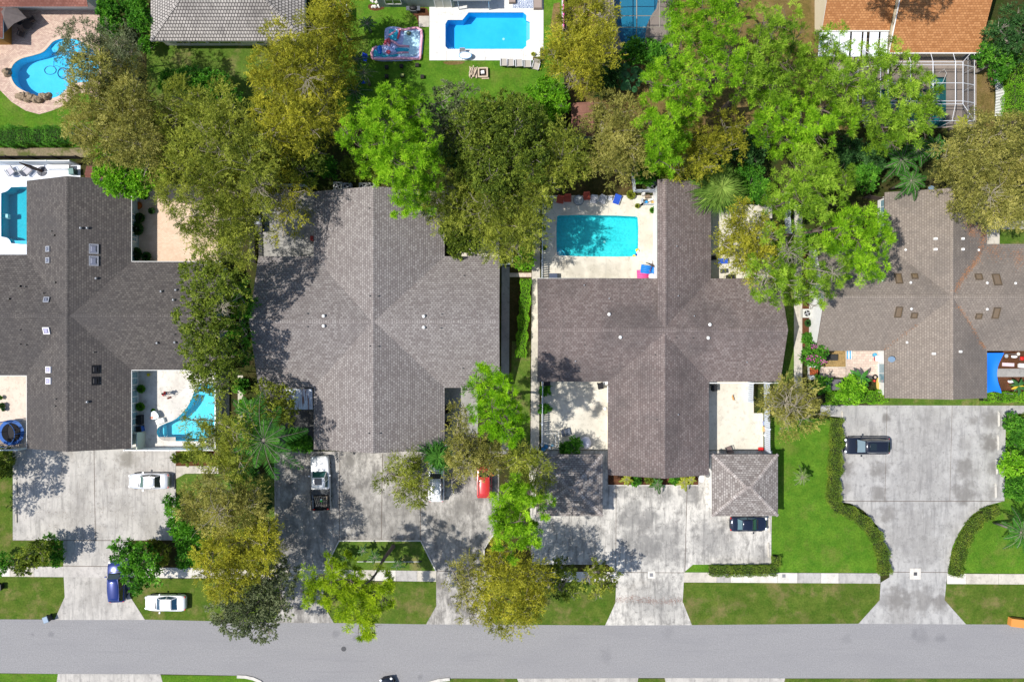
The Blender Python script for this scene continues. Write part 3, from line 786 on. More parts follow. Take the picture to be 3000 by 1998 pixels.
    def finish(s):
        rf = s.roof.build('roof', s.rm, s.root, True)
        if s.cap.f:
            c = s.cap.build('ridge_cap', capmat(s.rm), rf)
            off = s.root.location
            for v in c.data.vertices: v.co -= Vector(off)
        s.wall.build('wall', s.wm, s.root, True)
        f = s.fas.build('fascia', s.fm, s.root, True)
        s.roofo = rf
        return s
    def part(s, name, mb, m, parent=None, label=None):
        o = mb.build(name, m, parent or s.root, label=label)
        off = s.root.location
        for v in o.data.vertices: v.co -= Vector(off)
        return o
    def skylight(s, px, py, w, l, frame, glass, dome=0.12, rz=0, h=0.16):
        M = s.frame(px, py, rz)
        b = MB(); f = 0.09
        for cx, cy, dx, dy in ((0, l / 2 - f / 2, w, f), (0, -l / 2 + f / 2, w, f), (w / 2 - f / 2, 0, f, l - 2 * f), (-w / 2 + f / 2, 0, f, l - 2 * f)):
            t = MB().box((cx, cy, h / 2), (dx, dy, h)); b.raw([M @ Vector(v) for v in t.v], t.f)
        o = s.part('skylight', b, frame)
        g_ = MB(); x, y = w / 2 - f, l / 2 - f
        vs = [(-x, -y, h * .6), (x, -y, h * .6), (x, y, h * .6), (-x, y, h * .6), (-x * .5, -y * .5, h * .6 + dome), (x * .5, -y * .5, h * .6 + dome), (x * .5, y * .5, h * .6 + dome), (-x * .5, y * .5, h * .6 + dome)]
        g_.raw([M @ Vector(v) for v in vs], [(0, 1, 5, 4), (1, 2, 6, 5), (2, 3, 7, 6), (3, 0, 4, 7), (4, 5, 6, 7)])
        s.part('pane', g_, glass, o)
        return o
    def vent(s, px, py, r=0.1, h=0.35, m=None, kind='pipe'):
        x, y, z = s.on(px, py); b = MB()
        if kind == 'pipe':
            b.cyl((x, y, z - .1), r, h + .1, 10)
        elif kind == 'cap':
            b.cyl((x, y, z - .1), r * .6, h, 10); b.lathe((x, y, z + h - .12), [(r * 1.1, 0), (r * 1.15, .06), (r * .7, .14), (.02, .18)], 12)
        else:
            b.box((x, y, z + .08), (r * 2.4, r * 2, .3), taper=.85)
        return s.part('vent_pipe' if kind != 'box' else 'roof_vent', b, m or WHITE)
    def window(s, c, w, h, face, m=None, fr=None, name='window', mull=1):
        """c = centre on the wall, face = outward unit (x, y)"""
        n = Vector((face[0], face[1], 0)); u = Vector((-n.y, n.x, 0)); c = Vector(c)
        b = MB(); rz = math.atan2(u.y, u.x); f = .09
        for du, dz, ww, hh in ((0, h / 2, w + f, f), (0, -h / 2, w + f, f), (w / 2, 0, f, h - f), (-w / 2, 0, f, h - f)) + tuple((-w / 2 + w * (k + 1) / (mull + 1), 0, f * .7, h - f) for k in range(mull)):
            q = c + u * du + n * .03; b.box((q.x, q.y, c.z + dz), (ww, .1, hh), rz)
        o = s.part(name, b, fr or FASCIA_W)
        g_ = MB(); q = c + n * .02; g_.box((q.x, q.y, c.z), (w - f, .05, h - f), rz)
        s.part('pane', g_, m or GLASS_D, o)
        return o

def ex(px, h=2.8): return (px - 1500) / S * (CAM_H - h) / CAM_H
def ey(py, h=2.8): return (999 - py) / S * (CAM_H - h) / CAM_H

# far left house
A = House('house', 'cross gabled house with very dark shingle roof at the far left', 'house', ex(200), ey(925), ROOF_A, plain('pale_blue_stucco', (0.35, 0.47, 0.50), 0.9, var=.06), FASCIA_W)
A.wing('y', ey(1314), ey(530), ex(78), ex(385), ex(196, 5.3), 2.8, 2.8, 5.35)
A.wing('x', ex(196, 5.3), ex(648), ey(1084), ey(767), ey(925, 5.2), 2.8, 2.8, 5.2, ends=(0, 1))
A.wing('x', ex(-330), ex(196, 5.3), ey(1100), ey(746), ey(925, 5.2), 2.8, 2.8, 5.2, ends=(1, 0))
A.wing('y', ey(1314), ey(530), ex(-570), ex(-262), ex(-455, 5.3), 2.8, 2.8, 5.3)
A.finish()
for a, b_ in (((385, 560), (385, 765)), ((385, 767), (648, 767)), ((385, 1084), (648, 1084)), ((385, 1086), (385, 1312)), ((78, 1102), (78, 1312)), ((-200, 1100), (78, 1100))):
    p, q = P(*a, 2.8), P(*b_, 2.8); gut = MB(); gut.tube([(p[0], p[1], 2.74), (q[0], q[1], 2.74)], 0.07, 6); A.part('gutter', gut, FASCIA_W)

SKF = plain('black_skylight_frame', (.03, .03, .03), .4); SKG = glassy('skylight_dome', (0.16, 0.17, 0.22), .15); SKP = glassy('skylight_dome_pale', (0.42, 0.40, 0.55), .15)
SKW = plain('white_skylight_frame', (.75, .73, .73), .4); SKB = plain('black_skylight', (.012, .012, .014), .3); SKGR = plain('aluminium_frame', (.40, .41, .44), .4, .5)
for px, py in ((142, 730), (142, 763), (137, 879)): A.skylight(px, py, .62, .62, SKGR, SKG)
for px, py in ((275, 730), (275, 765)): A.skylight(px, py, 1.1, .95, SKGR, SKG)
for px, py in ((144, 1083), (144, 1116), (137, 968)): A.skylight(px, py, .72, .8, SKW, SKP)
for px, py in ((280, 1082), (280, 1116)): A.skylight(px, py, .95, .75, SKB, SKB, .1)
for px, py in ((239, 669), (258, 669), (284, 816), (474, 854), (517, 850), (510, 879), (462, 1005), (514, 1003), (258, 1177)): A.vent(px, py, .13, .3, GREYM, 'cap')
for px, py in ((159, 690), (162, 828), (58, 839), (27, 876)): A.vent(px, py, .11, .25, BLACK, 'box')
for px, py in ((128, 860), (60, 966), (60, 1009), (163, 1189), (152, 678), (76, 840), (78, 1010), (512, 980), (277, 1032), (165, 1168)): A.vent(px, py, .06, .25, DGREY)
for py, w in ((560, 1.2), (640, 1.4), (690, 1.0), (745, 1.2)): A.window((ex(385) - .5, ey(py), 1.4), w, 1.6, (1, 0), GLASS_L)
for py in (1110, 1165, 1230): A.window((ex(385) - .5, ey(py), 1.3), 1.5, 1.9, (1, 0), GLASS_L)

Bh = House('house', 'large cross gabled house with grey mauve shingles left of centre', 'house', ex(1093), ey(943), ROOF_B, OFFW, FASCIA_B)
Bh.wing('y', ey(1316), ey(562), ex(919), ex(1303), ex(1093, 6), 2.8, 2.8, 6.0)
Bh.wing('x', ex(757), ex(1464), ey(1136), ey(751), ey(942, 6), 2.8, 2.8, 5.97)
Bh.finish()
for px, py in ((949, 926), (949, 955), (1242, 927), (1242, 959)): Bh.vent(px, py, .16, .3, WHITE, 'cap')
for px, py in ((1082, 611), (1084, 867), (1108, 868), (901, 919), (901, 957), (1359, 808), (1294, 921), (1292, 961), (1084, 1014), (1109, 1015), (1081, 1269), (1113, 1269), (1356, 1079)): Bh.vent(px, py, .07, .22, DGREY)
for px, z_ in ((1025, 1), (1170, 1)):
    gb = MB(); x = ex(px); gb.box((x, ey(1316) + .2, 1.15), (4.6, .08, 2.1)); gb.box((x, ey(1316) + .18, 2.3), (4.9, .1, .12))
    Bh.part('garage_door', gb, FASCIA_W)
red = MB(); red.box((ex(1464) - .2, ey(943), 1.3), (.04, 6.0, 2.2)); Bh.part('side_door', red, plain('dark_red_panel', (.12, .01, .015), .6))

Ch = House('house', 'cross gabled house with brown mauve shingles beside the courtyard pool, right of centre', 'house', ex(1945), ey(968), ROOF_C, WHITE, FASCIA_B)
yr = ey(967, 5.3)
Ch.wing('y', ey(1391), yr, ex(1781), ex(2077), ex(1947, 5.1), 2.8, 2.8, 5.15, ends=(1, 0))
Ch.wing('y', yr, ey(537), ex(1926, 4.7), ex(2083), ex(1949, 5.1), 4.72, 2.8, 5.15, ends=(0, 1), capw=.25, inset=.35)
Ch.wing('x', ex(1574), ex(2286), ey(1118), ey(816), yr, 2.8, 2.8, 5.3)
Ch.finish()
for a, b_ in (((2082, 640), (2082, 815)), ((2085, 819), (2170, 819)), ((2079, 1122), (2285, 1122)), ((1781, 1130), (1781, 1180)), ((1574, 816), (1924, 818))):
    p, q = P(*a, 2.8), P(*b_, 2.8); gut = MB(); gut.tube([(p[0], p[1], 2.75), (q[0], q[1], 2.75)], 0.06, 6); Ch.part('gutter', gut, FASCIA_W)

for px, py in ((1784, 921), (1817, 988), (2079, 951), (2074, 990)): Ch.vent(px, py, .17, .26, WHITE, 'cap')
for px, py in ((1784, 875), (1711, 836), (1982, 722), (1986, 867), (2033, 926), (2187, 1061), (2190, 881), (1685, 1058), (1986, 1214)): Ch.vent(px, py, .07, .22, GREYM)
for px, py in ((1712, 1012), (1980, 989), (2030, 990), (1919, 1040), (1924, 1229)): Ch.vent(px, py, .05, .2, DGREY)
for px in (1840, 2010):
    Ch.window((ex(px), ey(1391) + .25, 1.4), 2.4, 1.4, (0, -1))

Dh = House('house', 'cross gabled house with weathered taupe shingles at the right edge', 'house', ex(2790), ey(870), ROOF_D, WHITE, FASCIA_B)
yd = ey(870, 5.2)
Dh.wing('y', ey(1166), ey(564), ex(2592), ex(2892), ex(2790, 5.2), 2.8, 2.8, 5.3)
Dh.wing('x', ex(2391), ex(3260), ey(1028), ey(715), yd, 2.8, 2.8, 5.3)
Dh.finish()
BRZ = plain('bronze_frame', (.16, .12, .08), .4, .4); BRG = glassy('bronze_pane', (.17, .12, .07), .2)
for px, py, w, l in ((2632, 817, .75, 1.25), (2679, 810, .7, .65), (2632, 914, .75, 1.25), (2678, 924, .7, .65), (2867, 812, .8, .75), (2920, 820, .85, 1.35), (2867, 926, .7, .65), (2918, 917, .75, 1.3)): Dh.skylight(px, py, w, l, BRZ, BRG, .02)
for px, py in ((2740, 700), (2819, 700), (2735, 1036), (2812, 1030), (2740, 731), (2819, 731)): Dh.vent(px, py, .14, .25, WHITE, 'box')
for px, py in ((2668, 828), (2670, 905), (2892, 829), (2892, 906), (2653, 732), (2867, 733), (2657, 1003), (2585, 821), (2975, 830)): Dh.vent(px, py, .13, .12, WHITE, 'cap')
for py in (600, 655, 690): Dh.window((ex(2592) + .5, ey(py), 1.5), 1.6, 1.4, (-1, 0), GLASS_L)
Dh.window((ex(2592) + .5, ey(1095), 1.4), 2.2, 2.0, (-1, 0), GLASS_L)
cp = MB(); bx = Vector(P(2611, 1048, 3.2))
lb = MB(); _m = Dh.frame(2611, 1048)
lb.raw([_m @ Vector(v) for v in MB().cyl((0, 0, 0), .03, .5, 6).v], MB().cyl((0, 0, 0), .03, .5, 6).f)
_d = MB().lathe((0, 0, 0), [(0.38, 0.10), (0.30, 0.04), (0.02, 0)], 18); _mm = _m @ Matrix.Translation((.12, 0, .45)) @ Matrix.Rotation(.5, 4, 'Y')
lb.raw([_mm @ Vector(v) for v in _d.v], _d.f)
Dh.part('satellite_dish', lb, plain('blue_grey_dish', (.16, .24, .34), .5))

# detached garages
G1 = House('garage', 'hip roofed garage under tree shade beside the bright pines, left of the palm bed', 'garage', ex(1668), ey(1421), ROOF_G, WHITE, FASCIA_B)
G1.hip(ex(1571), ex(1766), ey(1512), ey(1331), 2.7, 4.1); G1.finish()
G2 = House('garage', 'sunlit hip roofed garage between the black hatchback and the palm bed', 'garage', ex(2182), ey(1421), ROOF_G, WHITE, FASCIA_B)
G2.hip(ex(2087), ex(2280), ey(1512), ey(1331), 2.7, 4.1); G2.finish()

# houses along the top
E_ = House('house', 'hip roofed house with pale grey concrete tiles at the top edge', 'house', ex(666, 3), ey(-60, 3), ROOF_T, OFFW, FASCIA_W)
E_.hip(ex(441, 3), ex(893, 3), ey(121, 3), ey(-240, 3), 3.0, 6.0, .6)
E_.finish()
for px, w in ((515, 1.6), (560, 2.0), (625, 2.6), (675, 1.2), (760, 2.0)): E_.window((ex(px, 3), ey(121, 3) + .6, 1.5), w, 1.5, (0, -1))
Fh = House('house', 'sage green stucco house whose wall shows at the top edge above the lawn', 'house', P(1220, -80)[0], P(0, -80)[1], ROOF_T, plain('sage_green_stucco', (.20, .25, .22), .9, var=.05), FASCIA_W)
x0, x1, yb = P(1112, 0)[0], P(1332, 0)[0], P(0, 22)[1]
Fh.wall.box(((x0 + x1) / 2, yb + 6, 1.4), (x1 - x0, 12, 2.8))
Fh.wings = []; Fh.roof.face([(x0 - .3, yb + .45, 2.85), (x1 + .3, yb + .45, 2.85), (x1 - 4.5, yb + 6, 4.9), (x0 + 4, yb + 6, 4.9)], [(0, 0), (10, 0), (6, 6), (3, 6)])
Fh.roof.face([(x1 + .3, yb + .45, 2.85), (x1 + .3, yb + 12, 2.85), (x1 - 4.5, yb + 6, 4.9)], [(0, 0), (10, 0), (5, 6)])
Fh.roof.face([(x0 - .3, yb + 12, 2.85), (x0 - .3, yb + .45, 2.85), (x0 + 4, yb + 6, 4.9)], [(0, 0), (10, 0), (5, 6)])
Fh.roof.face([(x1 + .3, yb + 12, 2.85), (x0 - .3, yb + 12, 2.85), (x0 + 4, yb + 6, 4.9), (x1 - 4.5, yb + 6, 4.9)], [(0, 0), (10, 0), (6, 6), (3, 6)])
Fh.fas.box(((x0 + x1) / 2, yb + .5, 2.8), (x1 - x0 + .6, .06, .12))
Fh.finish()
Fh.window((P(1157, 0)[0], yb, 1.55), 1.85, 1.2, (0, -1))
Fh.window((P(1300, 0)[0], yb, 1.1), 1.9, 2.1, (0, -1), plain('frosted_door_glass', (.42, .42, .34), .4), name='door')
vr = MB(); vr.box((P(1386, 0)[0], yb + 2.6, 2.5), (4.3, 6.0, .12)); vo = MB()
Fh.part('porch_roof', vr, plain('grey_porch_roof', (.16, .18, .19), .8))
for px in (1345, 1433): vo.box((P(px, 0)[0], yb - .3, 1.2), (.1, .1, 2.4))
Fh.part('post', vo, FASCIA_W)

Oh = House('house', 'orange shingle roofed house beside the white framed screen cage', 'house', ex(2640), ey(-60), ROOF_O, plain('cream_stucco', (.60, .52, .38), .9, var=.05), FASCIA_W)
zr = 2.8 + (ey(-90) - ey(155)) * .5
Oh.wing('x', ex(2604), ex(2869), ey(155), ey(-370), ey(-90), 2.8, 2.8, zr)
zl = 2.8 + (ey(-90, 2.8) - ey(90)) * .5
Oh.wing('x', ex(2408), ex(2606), ey(90), ey(-300), ey(-90), 2.8, 2.8, zl)
Oh.finish()
for a, b_ in (((2604, 156), (2872, 156)), ((2407, 91), (2606, 91))):
    p, q = P(*a, 2.8), P(*b_, 2.8); gut = MB(); gut.tube([(p[0], p[1], 2.74), (q[0], q[1], 2.74)], 0.08, 6); Oh.part('gutter', gut, FASCIA_W)
p, q = P(2604, 155, 2.8), (ex(2604), ey(-90), zr); gut = MB(); gut.tube([(p[0], p[1], 2.85), (q[0], q[1], q[2] + .04)], .06, 6); Oh.part('gutter', gut, FASCIA_W)
pan = [2402, 2462, 2464, 2492, 2498, 2526, 2532, 2541, 2550, 2576, 2582, 2604]
for i in range(0, len(pan), 2):
    lb = MB(); a, b_ = ex(pan[i]), ex(pan[i + 1]); lb.raw([(a, ey(94), 2.7), (b_, ey(94), 2.7), (b_, ey(162), 2.3), (a, ey(162), 2.3), (a, ey(94), 2.64), (b_, ey(94), 2.64), (b_, ey(162), 2.24), (a, ey(162), 2.24)], [(3, 2, 1, 0), (4, 5, 6, 7), (0, 1, 5, 4), (1, 2, 6, 5), (2, 3, 7, 6), (3, 0, 4, 7)])
    Oh.part('porch_panel', lb, plain('white_translucent_panel', (.74, .78, .84), .4))

TL = House('house', 'brown tiled house corner above the pink paver patio, top left', 'house', ex(110), ey(-60), ROOF_R, OFFW, FASCIA_W)
TL.wing('x', ex(-200), ex(256), ey(20), ey(-320), ey(-150), 2.7, 2.7, 5.0, inset=.8)
TL.finish()
TL2 = House('house', 'ochre walled house corner beside the grey umbrella at the left edge', 'house', ex(-100), ey(60), ROOF_R, plain('ochre_stucco', (.38, .20, .05), .9), FASCIA_W)
TL2.wing('y', ey(112), ey(24), ex(-260), ex(7), ex(-125, 4), 2.7, 2.7, 4.4, inset=.7)
TL2.finish()
SHD = House('shed', 'garden shed with red brown felt roof and green side by the dry grass', 'shed', ex(1708, 2.2), ey(352, 2.2), shingle('rusty_felt', (.16, .075, .055), (.24, .12, .09), (.10, .05, .04), bw=1.0, bh=.9, mortar=.1, stain=(.09, .045, .035), sp=(.45, .6)), plain('green_shed_wall', (.10, .20, .15), .8, var=.2), FASCIA_B)
SHD.wing('y', ey(402, 2.3), ey(302, 2.3), ex(1674, 2.3), ex(1742, 2.3), ex(1737, 2.7), 2.2, 2.6, 2.75, inset=.08, capw=.1); SHD.finish()
SH2 = House('shed', 'small shed with red brown ribbed roof next to the white pool deck', 'shed', ex(285, 2.2), ey(500, 2.2), ROOF_R, plain('pink_wall', (.42, .28, .26), .9), FASCIA_B)
SH2.wing('x', ex(252, 2.2), ex(330, 2.2), ey(535, 2.2), ey(486, 2.2), ey(510, 2.5), 2.1, 2.1, 2.5, inset=.2, capw=.08); SH2.finish()
# carport roof of rusty corrugated sheets
cr = thing('lean_to_roof', 'white corrugated lean-to roof with rust streaks over the side yard', 'canopy', (ex(877), ey(1168), 0))
t = NT('rusty_corrugated_sheet', .5, .4)
t.color(t.mix(t.noise(1.0, 6, vec=t.position((3.0, .35, 1)), rough=.7, lo=.5, hi=.62), (.62, .66, .72), (.22, .10, .07)))
b = MB(); x0, x1, y0, y1 = ex(838, 2.4), ex(915, 2.4), ey(1200, 2.4), ey(1139, 2.4)
nn = 24
for i in range(nn):
    a, c = x0 + (x1 - x0) * i / nn, x0 + (x1 - x0) * (i + 1) / nn; za, zc = (.03 if i % 2 else 0), (0 if i % 2 else .03)
    b.face([(a, y0, 2.15 + za), (c, y0, 2.15 + zc), (c, y1, 2.45 + zc), (a, y1, 2.45 + za)])
b.build('sheet', t.m, cr, True)
for x, y in ((x0 + .1, y0 + .1), (x1 - .1, y0 + .1)):
    b = MB(); b.box((x, y, 1.07), (.1, .1, 2.14)); b.build('post', WHITE, cr, True)
# ---------------------------------------------------------------- vegetation
LF_PINE = leafmat('pine_needles', (0.035, 0.110, 0.004), (0.205, 0.440, 0.012), (0.500, 0.760, 0.045), .4)
LF_PINE2 = leafmat('pine_needles_soft', (0.042, 0.100, 0.008), (0.215, 0.390, 0.022), (0.500, 0.700, 0.080), .4)
LF_OLIVE = leafmat('olive_leaves', (0.050, 0.080, 0.010), (0.240, 0.290, 0.034), (0.560, 0.600, 0.100), .38)
LF_YEL = leafmat('yellow_olive_leaves', (0.065, 0.080, 0.008), (0.320, 0.330, 0.026), (0.680, 0.640, 0.070), .38)
LF_BRN = leafmat('tan_olive_leaves', (0.065, 0.074, 0.018), (0.295, 0.295, 0.062), (0.610, 0.560, 0.170), .36)
LF_OAK = leafmat('dark_oak_leaves', (0.026, 0.050, 0.008), (0.130, 0.195, 0.020), (0.350, 0.430, 0.058), .34)
LF_GRYOAK = leafmat('grey_green_oak_leaves', (0.042, 0.060, 0.026), (0.138, 0.174, 0.078), (0.300, 0.336, 0.180), .25)
LF_GREEN = leafmat('green_leaves', (0.022, 0.090, 0.010), (0.072, 0.252, 0.019), (0.204, 0.480, 0.042), .33)
LF_LIME = leafmat('lime_leaves', (0.054, 0.168, 0.007), (0.168, 0.432, 0.017), (0.384, 0.672, 0.042), .35)
LF_DEEP = leafmat('deep_green_leaves', (0.012, 0.043, 0.012), (0.036, 0.114, 0.026), (0.102, 0.228, 0.060), .25)
LF_HEDGE = leafmat('hedge_leaves', (0.042, 0.096, 0.012), (0.126, 0.216, 0.022), (0.288, 0.348, 0.042), .25)
LF_FROND = leafmat('palm_frond', (0.050, 0.110, 0.014), (0.150, 0.280, 0.040), (0.380, 0.500, 0.110), .3, .8)
LF_FROND2 = leafmat('dark_palm_frond', (0.014, 0.060, 0.010), (0.050, 0.180, 0.022), (0.150, 0.360, 0.050), .3, .85)
LF_FRONDY = leafmat('yellow_palm_frond', (0.144, 0.204, 0.014), (0.396, 0.444, 0.024), (0.672, 0.648, 0.060), .3)
BARK = plain('grey_bark', (0.26, 0.23, 0.19), 0.9, var=.25)
BARKP = plain('pale_bark', (0.33, 0.29, 0.22), 0.9, var=.2)
BARKD = plain('brown_bark', (0.13, 0.10, 0.085), 0.9, var=.25)

def leaf_mesh(name, P0, D, L, W, V, mat, parent, rng, fold=False):
    """diamond leaves: base points, directions, lengths, widths, tone values"""
    n = len(P0)
    D = D / np.maximum(np.linalg.norm(D, axis=1, keepdims=True), 1e-6)
    R = rng.normal(size=(n, 3)); R[:, 2] += 0.0
    Sd = np.cross(D, R); Sd /= np.maximum(np.linalg.norm(Sd, axis=1, keepdims=True), 1e-6)
    # leaves turn their faces to the sky more often than not
    up = np.array([0, 0, 1.0]); flat = np.cross(D, up); fn = np.linalg.norm(flat, axis=1, keepdims=True)
    flat = flat / np.maximum(fn, 1e-6)
    w = rng.uniform(0, 1, size=(n, 1)) < 0.5
    Sd = np.where(w & (fn > .2), flat * 0.8 + Sd * 0.45, Sd); Sd /= np.maximum(np.linalg.norm(Sd, axis=1, keepdims=True), 1e-6)
    L = L[:, None]; W = W[:, None]
    A = P0; Bv = P0 + D * L * 0.45 + Sd * W * .5; Cc = P0 + D * L; Dv = P0 + D * L * 0.45 - Sd * W * .5
    co = np.stack([A, Bv, Cc, Dv], axis=1).reshape(-1, 3)
    me = bpy.data.meshes.new(name)
    me.vertices.add(n * 4); me.loops.add(n * 4); me.polygons.add(n)
    me.vertices.foreach_set('co', co.astype(np.float32).ravel())
    me.loops.foreach_set('vertex_index', np.arange(n * 4, dtype=np.int32))
    me.polygons.foreach_set('loop_start', np.arange(0, n * 4, 4, dtype=np.int32))
    try: me.polygons.foreach_set('loop_total', np.full(n, 4, dtype=np.int32))
    except Exception: pass
    at = me.attributes.new('v', 'FLOAT', 'FACE')
    at.data.foreach_set('value', np.clip(V, 0, 1).astype(np.float32))
    me.materials.append(mat); me.update(); me.validate()
    o = bpy.data.objects.new(name, me); C.objects.link(o)
    if parent is not None: o.parent = parent
    return o

def unit(v): return v / np.maximum(np.linalg.norm(v, axis=-1, keepdims=True), 1e-9)

def sphere_dirs(rng, n, zmin=-0.5):
    v = unit(rng.normal(size=(n * 3 + 8, 3))); v = v[v[:, 2] > zmin][:n]
    while len(v) < n:
        w = unit(rng.normal(size=(n, 3))); v = np.concatenate([v, w[w[:, 2] > zmin]])[:n]
    return v

KIND = {
 # clump radius, clumps per m2 of blob, twigs per clump, leaves per twig, leaf L, W, twig length, droop, ragged
 'pine':   dict(cr=0.60, cd=3.2, tw=9,  lf=15, L=.40, W=.050, tl=.05, burst=True,  rag=.34, zs=.72),
 'pine2':  dict(cr=0.60, cd=2.9, tw=9,  lf=14, L=.40, W=.046, tl=.05, burst=True,  rag=.36, zs=.72),
 'feather':dict(cr=0.58, cd=4.2, tw=10,  lf=14, L=.22, W=.055, tl=.80, burst=False, rag=.36, zs=.75),
 'oak':    dict(cr=0.52, cd=4.0, tw=10,  lf=12, L=.16, W=.090, tl=.34, burst=False, rag=.26, zs=.8),
 'bush':   dict(cr=0.34, cd=5.0, tw=7,  lf=9,  L=.18, W=.100, tl=.20, burst=False, rag=.20, zs=.8),
 'big':    dict(cr=0.34, cd=3.6, tw=4,  lf=7,  L=.34, W=.13, tl=.12, burst=True, rag=.2, zs=.8),
}

def crown(name, kind, blobs, mat, parent, seed, dens=1.0, trunk_top=None, under=0.35, zmin=-0.35):
    """blobs: world (x, y, z, R). Returns the crown and the twig ends used for limbs"""
    rng = np.random.default_rng(seed); K = KIND[kind]
    PS, DS, LS, WS, VS = [], [], [], [], []
    off = np.array(parent.location) if parent is not None else np.zeros(3)
    allb = [(b[0], b[1], b[2], b[3], 1.0, zmin) for b in blobs]
    if under > 0:
        cx = np.mean([b[0] for b in blobs]); cy = np.mean([b[1] for b in blobs])
        for b in blobs:
            allb.append((b[0] * .75 + cx * .25, b[1] * .75 + cy * .25, b[2] * .62, b[3] * .85, under, -.1))
    clumps = []
    for bi, (x, y, z, R, dn, zm) in enumerate(allb):
        n = max(3, int(K['cd'] * R * R * 2.6 * dens * dn / (K['cr'] / .55) ** 2))
        d = sphere_dirs(rng, n, zm)
        # uneven outline: a few random lobes
        lob = np.ones(n)
        for _ in range(6):
            q = unit(rng.normal(size=3)); lob += K['rag'] * rng.uniform(-.8, 1) * np.exp(-(1 - d @ q) * 5)
        btone = rng.uniform(-.15, .15)
        rr = R * lob * (1 - np.abs(rng.normal(0, .16, n))) * np.where(rng.uniform(size=n) < .12, rng.uniform(.4, .8, n), 1)
        rr *= np.where(rng.uniform(size=n) < .07, rng.uniform(1.05, 1.22, n), 1)
        c = np.stack([x + d[:, 0] * rr, y + d[:, 1] * rr, z + d[:, 2] * rr * K['zs']], 1)
        tone = rng.normal(0.50, .17, n) + btone
        for i in range(n): clumps.append((c[i], d[i], tone[i], min(R * .6, K['cr']) * rng.uniform(.7, 1.3)))
    nc = len(clumps)
    cc = np.array([q[0] for q in clumps]); cd = np.array([q[1] for q in clumps]); ct = np.array([q[2] for q in clumps]); cr = np.array([q[3] for q in clumps])
    T = K['tw']; td = sphere_dirs(rng, nc * T, -.25).reshape(nc, T, 3)
    td = unit(td * .9 + cd[:, None, :] * .5 + np.array([0, 0, .15]))
    tp = cc[:, None, :] + td * cr[:, None, None] * rng.uniform(.25, 1.0, (nc, T, 1)) * np.array([1, 1, .7])
    tt = ct[:, None] + rng.normal(0, .10, (nc, T))
    M = K['lf']
    if K['burst']:
        ld = sphere_dirs(rng, nc * T * M, -.3).reshape(nc, T, M, 3)
        ld = unit(ld + td[:, :, None, :] * .55)
        p = np.repeat(tp[:, :, None, :], M, 2) + ld * .03
    else:
        s = rng.uniform(0, 1, (nc, T, M, 1))
        tw = unit(td * .7 + rng.normal(0, .35, (nc, T, 3)) + cd[:, None, :] * .35)
        droop = np.array([0, 0, -1.0]) * .35
        p = tp[:, :, None, :] + (tw[:, :, None, :] + droop * s) * s * K['tl'] * rng.uniform(.6, 1.2, (nc, T, 1, 1))
        ld = unit(tw[:, :, None, :] * .8 + rng.normal(0, .55, (nc, T, M, 3)))
        p = p + rng.normal(0, .03, p.shape)
    v = tt[:, :, None] + rng.normal(0, .14, (nc, T, M))
    N = nc * T * M
    L = K['L'] * rng.uniform(.7, 1.3, N); W = K['W'] * rng.uniform(.7, 1.35, N)
    return leaf_mesh(name, p.reshape(-1, 3) - off, ld.reshape(-1, 3), L, W, v.reshape(-1), mat, parent, rng), clumps

def limb(mb, a, b, r0, r1, rnd, bend=.12, n=5, seg=5):
    a, b = Vector(a), Vector(b); L = (b - a).length; pts, rs = [], []
    o1 = Vector((rnd.uniform(-1, 1), rnd.uniform(-1, 1), rnd.uniform(-.2, 1))) * L * bend
    for i in range(seg + 1):
        t = i / seg
        pts.append(a.lerp(b, t) + o1 * math.sin(math.pi * t)); rs.append(r0 + (r1 - r0) * t)
    mb.tube(pts, rs, n, False)
    return pts

